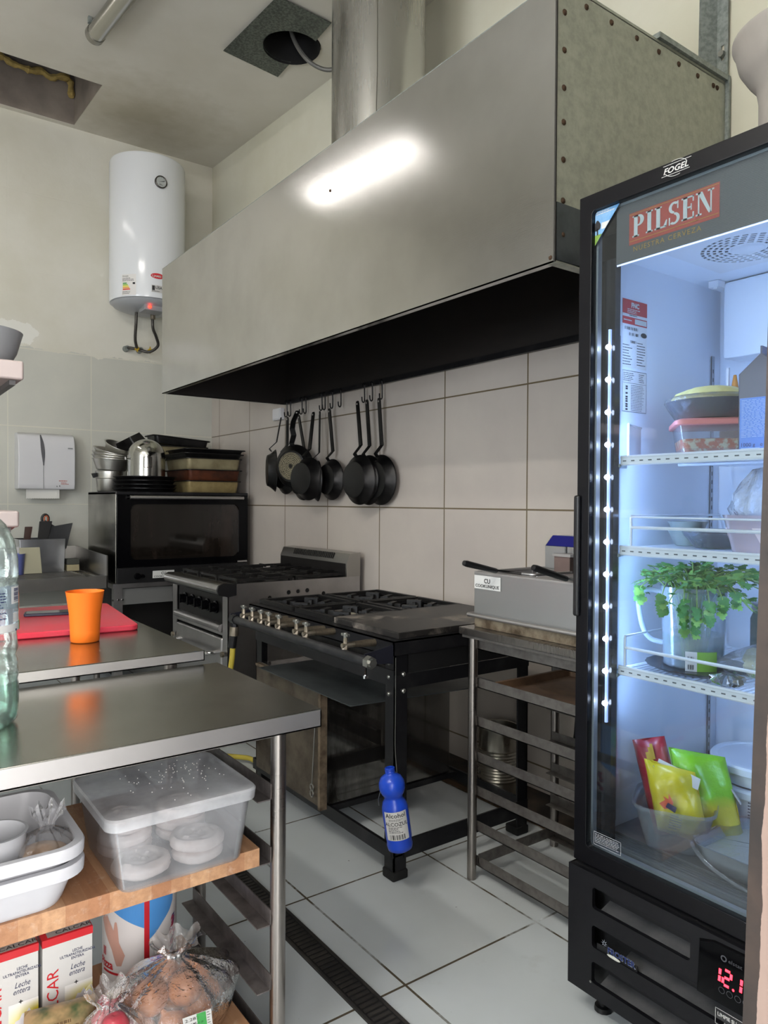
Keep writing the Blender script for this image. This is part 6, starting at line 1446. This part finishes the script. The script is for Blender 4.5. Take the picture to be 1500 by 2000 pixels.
mb = MB(); text(mb, 'LIMPIE SU CON', lf2, .005,.222,.0115,.0004,sx=.9,bold=.02); text(mb, 'DENSADOR', lf2, .02,.207,.0095,.0004,sx=.9)
for a, b, c, d in ((0,.2015,.14,.2026),(0,.2365,.14,.2376),(0,.2015,.001,.2376)): patch(mb, lf2, a,b,c,d,.0004)
mb.build('warning_print', white_paint, gr)
for y in (GY0+.06, GY1-.055):
    for x in (1.62, 2.24):
        mb = MB(); mb.tube([(x,y,0),(x,y,.012),(x,y,.013),(x,y,.075)], [.024,.022,.012,.012], 12); mb.build('foot', black, fg)
# vase on the fridge
vs = thing('flared_pot', 'beige grey flared pot standing on top of the black fridge', 'pot', (1.90,.86,GZT))
mb = MB(); mb.lathe([(0,0),(.10,0),(.108,.006),(.112,.04),(.108,.12),(.108,.20),(.114,.235),(.135,.262),(.155,.295),(.164,.335),(.170,.345),(.170,.352),(.162,.352),(.150,.31),(.13,.27),(.105,.235),(.10,.02),(0,.015)], (1.90,.86,GZT+.0008), 64)
mb.build('body', mat('pot_beige','#8f8982',.6,col2='#a09a93',nscale=3), vs, sharp=60)
# ------------------------------------------------------------------ food in the fridge
S1, S2, S3, SF = SHZ[0]-.002, SHZ[1]-.002, SHZ[2]-.002, .4705
def rotz(a): return Matrix.Rotation(a, 3, 'Z')
# lidded container of chopped vegetables
c = V((1.835, 1.055, S1)); th = math.radians(38); Rm = rotz(th)
vb = thing('food_container', 'pink lidded clear container of chopped red vegetables on the top fridge shelf', 'container', c)
pc = clear('food_plastic', tint='#f8f9fb', body='#e6eaf2', milk=.14, rough=.2, spec=.5, bump=.03)
mb = MB(); tub(mb, c, [(0,.155,.165,.02),(.006,.16,.17,.022),(.085,.182,.192,.022)], .002, th, 6); mb.build('box_body', pc, vb)
mb = MB(); mb.loft([[c + Rm @ p for p in rrect(0,0,.172+e,.182+e,.024,z,6)] for e, z in ((.022,.081),(.026,.083),(.024,.094),(.0,.099))]); mb.build('lid', mat('pink_lid','#e08a86',.4), vb)
vm = mat('chopped_vegetables','#cf6a30',.5,col2='#e6d8b0',nscale=55,lo=.5,hi=.6,bump=.6,bscale=90)
mb = MB(); mb.loft([[c + Rm @ p for p in rrect(0,0,w,d,.02,z,6)] for w, d, z in ((.152,.162,.003),(.156,.166,.008),(.168,.178,.046),(.14,.15,.049))]); o = mb.build('vegetables', vm, vb); o['kind'] = 'stuff'

lfn = lambda u, v, w=0: c + Rm @ V((.03+u, -.0865 - .13*v - w, v))
mb = MB(); patch(mb, lfn, .0,.025,.034,.055,.0012); lb = mb.build('label', white_paint, vb); mb = MB(); barcode(mb, lfn, .022,.028,.010,.024,10,.0018,3); lines(mb, lfn, .003,.049,.016,5,.0045,.0014,.0018,2); mb.build('print', black_print, lb)
# bowl with cheese wrapped in film on top of it
c = V((1.835,1.06,S1+.0985))
bo = thing('serving_bowl', 'dark blue film wrapped bowl of pale yellow food on the pink lid', 'bowl', c)
mb = MB(); mb.lathe([(0,0),(.075,0),(.085,.005),(.105,.035),(.115,.05),(.111,.051),(.1,.035),(.08,.009),(0,.007)], c, 48); mb.build('body', mat('blue_grey_bowl','#2c3648',.25), bo)
rr = random.Random(3)
mb = MB(); mb.lathe([(.103,.042),(.1,.056),(.085,.073),(.06,.085),(.03,.09),(0,.092)], c, 36, None, lambda a, k: 1+.05*math.sin(3*a+k)+.04*math.sin(7*a+2*k)); mb.build('yellow_food', mat('yellow_food','#d9cf8c',.6,col2='#c9b56a',nscale=18,bump=.3), bo)
mb = MB(); mb.lathe([(.09,.003),(.109,.033),(.1185,.049),(.1165,.056),(.10,.064)], c, 48, None, lambda a, k: 1+.012*math.sin(17*a+k*2)+.008*math.sin(29*a)); mb.build('film', film, bo)
# sauce bottle, blue carton
c = V((2.02,1.10,S1)); sb = thing('sauce_bottle', 'orange topped squeeze sauce bottle behind the bowls on the top fridge shelf', 'bottle', c)
mb = MB(); mb.lathe([(0,0),(.036,0),(.038,.005),(.038,.14),(.034,.155),(.033,.16),(0,.16)], c, 32); mb.build('body', mat('sauce_orange','#b5652a',.4), sb)
mb = MB(); mb.lathe([(.036,.16),(.036,.18),(.03,.186),(.012,.19),(.009,.215),(.004,.245),(0,.246)], c, 28); mb.build('nozzle_cap', mat('cap_orange','#c9812c',.4), sb)
mb = MB(); mb.box((c.x-.018,c.y+.009,S1+.187),(c.x-.012,c.y+.016,S1+.265)); mb.build('white_stick', white_plastic, sb)
cc = V((1.745,.865,S1)); w, d, h = .10, .075, .185
ct = thing('food_carton', 'blue and violet gable topped carton on the top fridge shelf', 'carton', cc)
Rm = rotz(math.radians(6)); K = lambda x, y, z: cc + Rm @ V((x, y, z))
cm = mat('carton_violet','#2b2842',.3,col2='#37324e',nscale=3)
mb = MB(); x, y = .055, .05
b0 = [K(-x,-y,0),K(x,-y,0),K(x,y,0),K(-x,y,0)]; b1 = [K(-x,-y,h),K(x,-y,h),K(x,y,h),K(-x,y,h)]
r0, r1 = K(-x,0,h+.045), K(x,0,h+.045)
mb.add(b0+b1+[r0,r1], [(0,3,2,1),(0,1,5,4),(1,2,6,5),(2,3,7,6),(3,0,4,7),(4,5,9,8),(6,7,8,9),(4,8,7),(5,6,9)]); mb.build('body', cm, ct, bevel=.002)
mb = MB(); mb.bar(K(-x,0,h+.05),K(x,0,h+.05),.004,.02); mb.build('top_seam', cm, ct)
kf = lambda u, v, w_=0: K(-x-w_, y-u, v)
mb = MB(); patch(mb, kf, .004,.0,.0985,.128,.0008); bl = mb.build('blue_panel', mat('carton_blue','#3f74c9',.35), ct)
mb = MB(); lines(mb, kf, .008,.122,.086,26,.0034,.0011,.0014,8,.85); patch(mb, kf, .008,.004,.05,.012,.0014); mb.build('print', mat('carton_print','#a9c2ea',.5), bl)
mb = MB(); text(mb, '1000 g', kf, .006,.015,.0125,.0014); text(mb, 'e', kf, .05,.015,.014,.0014); mb.build('lettering', navy_print, bl)
mb = MB(); mb.add([kf(.073+.012*math.cos(2*PI*k/18), .028+.009*math.sin(2*PI*k/18), .0014) for k in range(18)], [tuple(range(18))]); mb.build('round_mark', mat('mark_pink','#c79aa0',.5), bl)
# second shelf
c = V((1.90,1.165,S2)); o = thing('small_bowl', 'lower grey bowl of the two stacked on the middle fridge shelf', 'bowl', c, 'stacked grey bowls')
for k in range(2):
    if k: o = thing('small_bowl', 'upper grey bowl of the two stacked on the middle fridge shelf', 'bowl', c+V((0,0,.024)), 'stacked grey bowls')
    mb = MB(); mb.lathe([(0,0),(.032,0),(.036,.006),(.052,.04),(.054,.043),(.051,.043),(.033,.008),(0,.007)], c+V((0,0,.024*k)), 36); mb.build('body', mat('bowl_grey','#8e948f',.3) if k == 0 else bpy.data.materials['bowl_grey'], o)
c = V((1.84,1.045,S2)); o = thing('wrapped_bowl', 'film wrapped dark blue bowl in the middle of the second fridge shelf', 'bowl', c)
mb = MB(); mb.lathe([(0,0),(.04,0),(.055,.006),(.078,.035),(.08,.04),(.076,.04),(.05,.01),(0,.008)], c, 40); mb.build('body', mat('blue_bowl','#27375a',.25), o)
mb = MB(); mb.lathe([(.055,.002),(.081,.033),(.086,.044),(.07,.05),(.03,.046),(0,.045)], c, 44, None, lambda a, k: 1+.02*math.sin(13*a+k*2)+.012*math.sin(23*a)); mb.build('film', film, o)
c = V((1.775,.895,S2)); th = math.radians(4); o = thing('food_container', 'open pinkish container with a crumpled bag on the second fridge shelf', 'container', c)
mb = MB(); tub(mb, c, [(0,.12,.10,.02),(.085,.15,.135,.025),(.09,.155,.14,.025)], .002, th, 6); mb.build('box_body', clear('pink_plastic', tint='#fbeff2', body='#e9d9e2', milk=.4, rough=.2), o)
mb = MB(); mb.loft([[c + p for p in rrect(0,0,w,d,.02,z,6)] for w, d, z in ((.116,.096,.003),(.14,.122,.06),(.12,.1,.064))]); mb.build('pale_food', mat('pale_food','#d8c3c0',.6,bump=.3), o)
bg_ = thing('crumpled_bag', 'crumpled clear bag stuffed into the container on the second fridge shelf', 'bag', c+V((0,0,.07)))
rr = random.Random(17); ph_ = [rr.uniform(0,6) for _ in range(8)]
mb = MB(); mb.lathe([(.03,.068),(.062,.08),(.07,.105),(.062,.14),(.045,.165),(.03,.185),(.02,.2),(0,.205)], c, 48, None, lambda a, k: 1+.10*math.sin(5*a+ph_[k])+.07*math.sin(11*a+2*ph_[k])+.05*math.sin(19*a+ph_[(k+3) % 8]))
mb.build('film', clear('milky_film', tint='#f3f5fa', body='#dfe4ee', milk=.45, rough=.2, spec=1.2, bump=.9, bscale=40), bg_, sharp=80)
c = V((2.07,.93,S2)); o = thing('dark_jar', 'dark jar at the back of the second fridge shelf', 'jar', c)
mb = MB(); mb.lathe([(0,0),(.03,0),(.032,.1),(.025,.115),(.027,.118),(.027,.135),(0,.136)], c, 28); mb.build('body', mat('dark_jar','#332a26',.25), o)
# third shelf: ribbed tray, jug, parsley
c = V((1.765,1.05,S3)); o = thing('serving_plate', 'dark ribbed plate under the parsley jug on the lower fridge shelf', 'plate', c)
mb = MB(); mb.lathe([(0,0),(.085,0),(.125,.016),(.128,.019),(.122,.018),(.083,.004),(0,.004)], c, 56, None, lambda a, k: 1+(.012*math.cos(36*a) if k in (2,3) else 0)); mb.build('body', mat('dark_plate','#4b4a4c',.25,.3), o)
jc = V((1.80,1.085,S3+.0045)); jg = thing('measuring_jug', 'clear plastic jug of water holding the parsley on the lower fridge shelf', 'jug', jc)
jm = clear('jug_plastic', tint='#f0f5f8', body='#d3dee8', milk=.2, rough=.18, spec=.55, bump=.05)
mb = MB(); mb.lathe([(0,0),(.070,0),(.074,.004),(.078,.1),(.082,.205),(.084,.21),(.081,.21),(.075,.1),(.071,.007),(0,.006)], jc, 56); mb.build('body', jm, jg)
mb = MB(); hd_ = V((-.6,.8,0)).normalized(); hd_ = V((-.45,.75,0)).normalized()
mb.tube(spline([jc+hd_*.078+V((0,0,.19)), jc+hd_*.115+V((0,0,.195)), jc+hd_*.138+V((0,0,.175)), jc+hd_*.128+V((0,0,.10)), jc+hd_*.108+V((0,0,.065)), jc+hd_*.075+V((0,0,.055))], 6), .007, 10); mb.build('handle', clear('jug_handle', tint='#eef4fa', body='#d5e2f0', milk=.5, rough=.2, spec=.6), jg)
mb = MB(); mb.lathe([(0,.0075),(.0705,.0075),(.0755,.085),(0,.085)], jc, 48); mb.build('water', clear('jug_water', tint='#cfe3da', body='#a9c9bb', milk=.2, rough=.1, spec=.5), jg)
jf = drum(jc, .0795, math.atan2(-1.08,-1.8)+.15, 0); 
mb = MB(); patch(mb, jf, -.03,.0,-.002,.05,.0004,4); jl = mb.build('label', paper, jg); mb = MB(); patch(mb, jf, -.002,.0,.05,.05,.0004,6); mb.build('green_label', mat('label_lime','#86b83a',.5), jg)
mb = MB(); barcode(mb, jf, -.024,.005,.016,.012,12,.001,3); barcode(mb, jf, -.024,.026,.016,.012,12,.001,5); mb.build('print', black_print, jl)
pr = thing('parsley_bunch', 'bunch of green parsley standing in the clear jug', 'parsley', jc+V((0,0,.01)))
rr = random.Random(42); leaf = MB(); leaf2 = MB(); stems = MB()
def parsley_leaf(mb, p, d, up, s):
    d = d.normalized(); sd = d.cross(up).normalized(); nn = sd.cross(d)
    for ang, sc_ in ((0,1),(.95,.72),(-.95,.72)):
        dd = d*math.cos(ang)+sd*math.sin(ang); ss = dd.cross(nn)
        pts = [(0,0),(.22,.26),(.38,.2),(.5,.42),(.62,.24),(.8,.34),(.82,.14),(1,.0)]
        L = [p + (dd*a + ss*b + nn*(.12*math.sin(a*3)-.25*b*b))*s*sc_ for a, b in pts]; Rr = [p + (dd*a - ss*b + nn*(.12*math.sin(a*3)-.25*b*b))*s*sc_ for a, b in pts[1:-1]]
        n_ = len(L); mb.add(L+Rr, [tuple(list(range(n_)) + [n_+i for i in range(len(Rr)-1,-1,-1)])])
base = jc + V((0,0,.02))
for i in range(95):
    a = rr.uniform(0, 2*PI); q = rr.random()**.6; out = V((math.cos(a), math.sin(a), 0))
    rim = jc + out*.066*q + V((0,0,.2)); droop = rr.random()
    reach = .03 + .075*q; hgt = .055*(1-q*.6) + rr.uniform(-.01,.03)
    tip = rim + out*reach + V((0,0,hgt - .10*max(0, droop-.66)*3*q))
    tip.z = min(tip.z, 1.212); tip.x = max(tip.x, 1.655); tip.y = min(tip.y, 1.222)
    mid = rim*.5 + tip*.5 + V((0,0,.02))
    pth = spline([base + out*.03*q, rim, mid, tip], 4); stems.tube(pth, .0016, 5)
    for k in range(5):
        p = pth[-1-k*2] if k else pth[-1]
        d = out*rr.uniform(.2,1)+V((rr.uniform(-.8,.8), rr.uniform(-.8,.8), rr.uniform(-.7,.5)))
        q_ = p + d.normalized()*.03
        if q_.x < 1.648 or q_.y > 1.228 or q_.z > 1.214: d = V((.5,-.5,-.4))
        parsley_leaf(leaf if rr.random() < .68 else leaf2, p, d, V((rr.uniform(-.4,.4), rr.uniform(-.4,.4), 1)), rr.uniform(.016,.028))
for (dx, dy, dz) in ((-.10,.02,-.06),(-.09,-.03,-.1),(-.075,-.085,-.075),(-.06,-.11,-.05),(-.09,.095,-.03),(-.02,-.12,-.03),(-.085,-.06,-.11)):
    rim = jc + V((dx, dy, 0)).normalized()*.078 + V((0,0,.215)); tip = jc + V((dx, dy, .21+dz)); tip.x = max(tip.x, 1.655)
    pth = spline([base, rim, (rim+tip)/2 + V((dx*.2,dy*.2,.01)), tip], 5); stems.tube(pth, .0016, 5)
    for k in range(6): parsley_leaf(leaf if k % 3 else leaf2, pth[-1-k], V((dx*3+rr.uniform(-.3,.3), dy*3+rr.uniform(-.3,.3), -.5+rr.uniform(-.5,.3))), V((-.6,-.7,.4)), rr.uniform(.02,.03))
lm = lambda n_, a, b: mat(n_, a, .5, col2=b, nscale=25, Subsurface_Weight=0.0)
leaf.build('leaves', lm('parsley_green','#3f7a35','#5d9a45'), pr, recalc=False, sharp=80); leaf2.build('pale_leaves', lm('parsley_pale','#86b552','#6f9f48'), pr, recalc=False, sharp=80); stems.build('stems', mat('stem_green','#7fa04c',.5), pr)
c = V((1.98,.98,S3)); o = thing('glass_jar', 'lidded jar with a white printed label behind the parsley', 'jar', c)
mb = MB(); mb.lathe([(0,0),(.04,0),(.042,.006),(.042,.125),(.036,.14),(.036,.148),(0,.148)], c, 36); mb.build('body', mat('jar_murky','#75837b',.2,col2='#5b6258',nscale=5), o)
mb = MB(); mb.lathe([(.039,.148),(.039,.164),(.036,.167),(0,.167)], c, 32); mb.build('lid', steel_edge, o)
jf = drum(c, .0425, math.atan2(-.98,-1.98), 0); mb = MB(); patch(mb, jf, -.025,.045,.025,.115,.0005,8); l_ = mb.build('label', paper, o); mb = MB(); lines(mb, jf, -.022,.108,.042,8,.0075,.002,.0011,3); barcode(mb, jf, -.012,.048,.024,.01,16,.0011,2); mb.build('print', black_print, l_)
o = thing('vegetable_bag', 'clear bag of pale vegetable pieces at the right of the lower fridge shelf', 'bag', (1.82,.895,S3))
cf_ = MB(); rr = random.Random(6)
for i in range(16):
    p = V((1.82+rr.uniform(-.07,.07), .885+rr.uniform(-.05,.045), S3+.026+rr.uniform(0,.035))); r = rr.uniform(.016,.024)
    cf_.lathe([(0,-r),(r*.7,-r*.6),(r,0),(r*.75,r*.65),(r*.3,r*.92),(0,r)], p, 14, None, lambda a, k: 1+.12*math.sin(5*a+i+k))
cf_.build('florets', mat('floret','#c9c6a0',.8,bump=.8,bscale=140), o)
mb = MB(); cushion(mb, (1.82,.885,S3+.045), ((1,0,0),(0,1,0)), .25, .165, .088, 20, 5); mb.build('film', film, o, recalc=False, sharp=80)
o = thing('crumpled_foil', 'crumpled silver foil at the right front of the lower fridge shelf', 'foil', (1.685,.93,S3))
rr = random.Random(13); mb = MB(); ph_ = [rr.uniform(0,6) for _ in range(6)]
mb.lathe([(0,0),(.022,.001),(.034,.010),(.03,.02),(.016,.027),(0,.026)], (1.685,.925,S3+.0005), 30, None, lambda a, k: 1+.2*math.sin(5*a+ph_[k])+.15*math.sin(9*a+2*ph_[k])+.1*math.sin(14*a)); mb.build('foil_ball', steel_mirror, o, sharp=5)
# fridge floor: tub of packets, buckets, wrapped tub
c = V((1.735,1.09,SF)); th = math.radians(28); Rm = rotz(th)
o = thing('storage_tub', 'clear open tub of crisp packets on the fridge floor', 'tub', c)
pt2 = clear('tub_plastic', tint='#f1f3f6', body='#dfe4ec', milk=.2, rough=.2, spec=.7)
mb = MB(); tub(mb, c, [(0,.135,.135,.03),(.005,.14,.14,.032),(.1,.19,.19,.05),(.102,.203,.203,.055),(.112,.205,.205,.055)], .0022, th, 8); mb.build('box_body', pt2, o)
def packet(name, label, c, ax, w, l, h, m, seed):
    o = thing(name, label, 'packet', c); mb = MB(); cushion(mb, c, ax, w, l, h, 28, seed, .06); mb.build('packet_body', m, o, recalc=False, sharp=80); return o
redm = mat('packet_red','#b3202e',.3,col2='#7d1722',nscale=4,bump=.3,bscale=22)
ax_r = (V((.5,.86,0)), V((.10,.33,.93)))
o = packet('crisp_packet', 'red crisp packet standing at the left in the clear tub', V((1.759,1.152,SF+.122)), ((.55,-.75,.22),(.05,.33,.93)), .085, .245, .045, redm, 4)
pf_ = plane(V((1.755,1.165,SF+.19)), V((.55,-.75,.22)), V((.05,.33,.93)))
mb = MB()
for k, (a, b) in enumerate(((-.02,.0),(-.012,.012),(-.006,.02))): patch(mb, pf_, a, b-.02, a+.008, b+.02, .012)
mb.build('gold_swirl', mat('packet_gold','#c9a23a',.3), o)
yel = NT('packet_yellow_green'); sp = yel.node('ShaderNodeSeparateXYZ'); yel.link(yel.node('ShaderNodeNewGeometry').outputs['Position'], sp.inputs[0])
f = yel.math('ADD', sp.outputs[2], yel.math('MULTIPLY', yel.noise(12, 3, .5, yel.coord('Object')), .05)); yel.set(Base_Color=yel.mix(yel.ramp(f, SF+.125, SF+.15), C('#d8cb3c'), C('#7fc51f')), Roughness=.28); yel.bump(yel.noise(20, 4, .6, yel.coord('Object')), .35, .01)
o = packet('crisp_packet', 'green and yellow packet leaning at the right in the clear tub', V((1.80,1.045,SF+.125)), ((.62,-.78,-.1),(.15,.35,.92)), .14, .205, .075, yel.mat, 9)
mb = MB(); mb.tube([V((1.80,1.115,SF+.212)), V((1.80,1.075,SF+.214)), V((1.83,1.0,SF+.155)), V((1.845,.975,SF+.11))], .006, 6, flat=.3); mb.build('white_edge', white_paint, o)
o = packet('crisp_packet', 'open yellow packet with an orange flame at the front of the clear tub', V((1.715,1.075,SF+.115)), ((.42,-.85,-.12),(.06,.28,.95)), .125, .175, .08, mat('packet_yellow','#e2d026',.28,col2='#d4bd22',nscale=7,bump=.35,bscale=20), 7)
yf = plane(V((1.655,1.085,SF+.12)), V((.42,-.85,-.12)), V((.06,.28,.95)))
mb = MB(); poly(mb, [(.0,.0),(.012,.012),(.006,.02),(.02,.016),(.018,.03),(.032,.012),(.03,-.004),(.014,-.01)], yf, .0); fl_ = mb.build('flame_print', mat('flame_orange','#d9532a',.4), o)
mb = MB(); poly(mb, [(.016,-.004),(.04,-.012),(.042,.002),(.02,.008)], yf, .001); lines(mb, yf, .03,-.02,.03,6,.006,.002,.001,4); mb.build('print', navy_print, o)
mb = MB(); mb.grid(lambda a, b: V((1.70+.03*a+.012*b, 1.125-.10*a, SF+.185+.026*b-.03*a)), 6, 2); mb.grid(lambda a, b: V((1.692+.01*a, 1.128-.012*a-.05*a, SF+.185-.085*a+.012*b)), 6, 2); mb.build('folded_edge', white_paint, o, recalc=False)
bk = mat('bucket_white','#dfe5ec',.35)
for i, (z, lab) in enumerate(((0,'lower white round bucket on the fridge floor behind the tub'),(.135,'flat white lidded pot standing on the bucket at the back of the fridge floor'))):
    c = V((2.015,1.0,SF+z)); o = thing('food_bucket', lab, 'bucket', c, 'white buckets in the fridge'); h = .115 if i == 0 else .04
    mb = MB(); mb.lathe([(0,0),(.118,0),(.122,.005),(.130,h)], c, 52); mb.build('body', bk, o)
    mb = MB(); mb.lathe([(.132,h-.008),(.137,h-.006),(.137,h+.010),(.133,h+.015),(.12,h+.016),(.117,h+.012),(0,h+.012)], c, 52); mb.build('lid', mat('bucket_lid','#d3dae2',.3) if i == 0 else bpy.data.materials['bucket_lid'], o)
    if i == 0:
        mb = MB(); bfn = drum(c, .1285, math.atan2(-1.0,-2.0)-.3, 0); lines(mb, bfn, -.0,.1,.03,7,.008,.003,.001,5,.9); mb.build('print', navy_print, o)
c = V((1.765,.83,SF)); o = thing('storage_tub', 'white film wrapped tub at the right front of the fridge floor', 'tub', c)
mb = MB(); tub(mb, c, [(0,.20,.27,.03),(.005,.205,.28,.03),(.055,.24,.32,.035),(.062,.25,.33,.035)], .003, 0, 7); mb.build('box_body', clear('tub_milky', tint='#f5f7fa', body='#dde4ec', milk=.55, rough=.2), o)
mb = MB(); mb.loft([[c + p for p in rrect(0,0,w,d,.03,z,6)] for w, d, z in ((.19,.26,.004),(.225,.3,.04),(.2,.28,.044))]); mb.build('pale_food', mat('dough_pale','#cfcdbf',.7,bump=.4), o)
mb = MB(); mb.loft([[c + p + V((.004*math.sin(i*1.7+z*90), .004*math.cos(i*2.3+z*70), 0)) for i, p in enumerate(rrect(0,0,w,d,.04,z,7))] for w, d, z in ((.215,.29,.003),(.247,.327,.045),(.258,.338,.066),(.20,.27,.066),(.05,.05,.064))]); mb.build('film', film, o, sharp=80)
mb = MB(); mb.tube(spline([(1.643,.99,SF+.06),(1.640,.955,SF+.03),(1.638,.90,SF+.012),(1.636,.84,SF+.004),(1.636,.76,SF+.003)], 6), [.006]*25, 6, flat=.5); mb.build('film_edge', film, o)

# ------------------------------------------------------------------ light, camera
def area(name, loc, target, w, h, power, col, spread=180):
    l = bpy.data.lights.new(name, 'AREA'); l.shape = 'RECTANGLE'; l.size = w; l.size_y = h; l.energy = power; l.color = col
    l.spread = math.radians(spread)
    o = bpy.data.objects.new(name, l); COL.objects.link(o); o.location = loc
    d = V(target)-V(loc); o.rotation_euler = d.to_track_quat('-Z', 'Y').to_euler(); return o
# fluorescent batten over the work tables, out of frame to the left
def batten(x, y0, y1, label, power):
    tubem = emit('fluorescent_tube', '#fffaf3', power)
    D = .09; z = CZ((y0+y1)/2)-D; o = thing('ceiling_batten', label, 'light', (x, (y0+y1)/2, z-.07))
    mb = MB(); mb.loft([[V((x-.05,y,CZ(y)-D-.001)),V((x+.05,y,CZ(y)-D-.001)),V((x+.05,y,CZ(y)-D-.03)),V((x-.05,y,CZ(y)-D-.03))] for y in (y0,y1)]); mb.build('tray', white_plastic, o)
    for y in (y0+.2, y1-.2):
        mb = MB(); mb.cyl((x,y,CZ(y)-D-.002),(x,y,CZ(y)+.002),.006,6); mb.build('hanger', galv_grey, o)
    for s in ((-.025, .025) if power > 60 else (0,)):
        mb = MB(); mb.tube([(x+s*1.5,y0+.03,CZ(y0)-D-.05),(x+s*1.5,y1-.03,CZ(y1)-D-.05)], .014, 10); mb.build('tube', tubem, o)
batten(-.13, 4.35, 5.95, 'white fluorescent batten on the ceiling beyond the left edge of the view', 18)
batten(-.75, .4, 1.4, 'added white fluorescent fill batten, unseen on the ceiling near the doorway', 120)  # added fill lamp, out of view, brightens the table and fridge front
batten(-1.6, .4, 1.9, 'added white fluorescent fill batten, unseen on the ceiling in the left corner', 120)  # added fill lamp, unseen, lifts the ambient light and the ceiling
# added fill at the unseen window; daylight from the next room through the doorway
area('window_fill', (LX+.02,1.75,1.8), (1.0,1.9,.9), 1.5, 1.25, 70, (.86,.93,1))
area('doorway_daylight', (-.5,-1.7,1.5), (.3,2.0,1.2), 2.2, 2.4, 140, (1,.97,.95))
# the fridge's own strips
for y, ty in ((1.20,.9),(.655,1.0)):
    area('fridge_strip', (1.655,y,1.3), (2.05,ty,1.3), .02, 1.05, 3.2, (.36,.55,1))
wld = bpy.data.worlds.new('World'); sc.world = wld; wld.use_nodes = True
wld.node_tree.nodes['Background'].inputs[0].default_value = (.75,.85,1,1); wld.node_tree.nodes['Background'].inputs[1].default_value = .35
cam = bpy.data.cameras.new('Camera'); co = bpy.data.objects.new('Camera', cam); COL.objects.link(co)
F, YAW, PIT, ROL = 1434.8, .628268, -.0139362, .005816
cam.sensor_fit = 'VERTICAL'; cam.sensor_height = 24; cam.lens = F/2000*24; cam.clip_start = .02; cam.clip_end = 60
fw = V((math.sin(YAW)*math.cos(PIT), math.cos(YAW)*math.cos(PIT), math.sin(PIT))); rt = V((math.cos(YAW), -math.sin(YAW), 0)); up = rt.cross(fw)
r2 = rt*math.cos(ROL)+up*math.sin(ROL); u2 = up*math.cos(ROL)-rt*math.sin(ROL)
co.matrix_world = Matrix(((r2.x,u2.x,-fw.x,0),(r2.y,u2.y,-fw.y,0),(r2.z,u2.z,-fw.z,1.35),(0,0,0,1)))
sc.camera = co
sc.view_settings.view_transform = 'Standard'; sc.view_settings.look = 'None'; sc.view_settings.gamma = 1.0; sc.view_settings.exposure = .4
try: sc.view_settings.use_curve_mapping = False
except Exception: pass
cy = sc.cycles; cy.use_denoising = True; cy.max_bounces = 6; cy.diffuse_bounces = 4; cy.glossy_bounces = 4; cy.transparent_max_bounces = 16; cy.use_adaptive_sampling = True; cy.adaptive_threshold = .035; cy.adaptive_min_samples = 24; cy.sample_clamp_indirect = 6; cy.caustics_reflective = False; cy.caustics_refractive = False
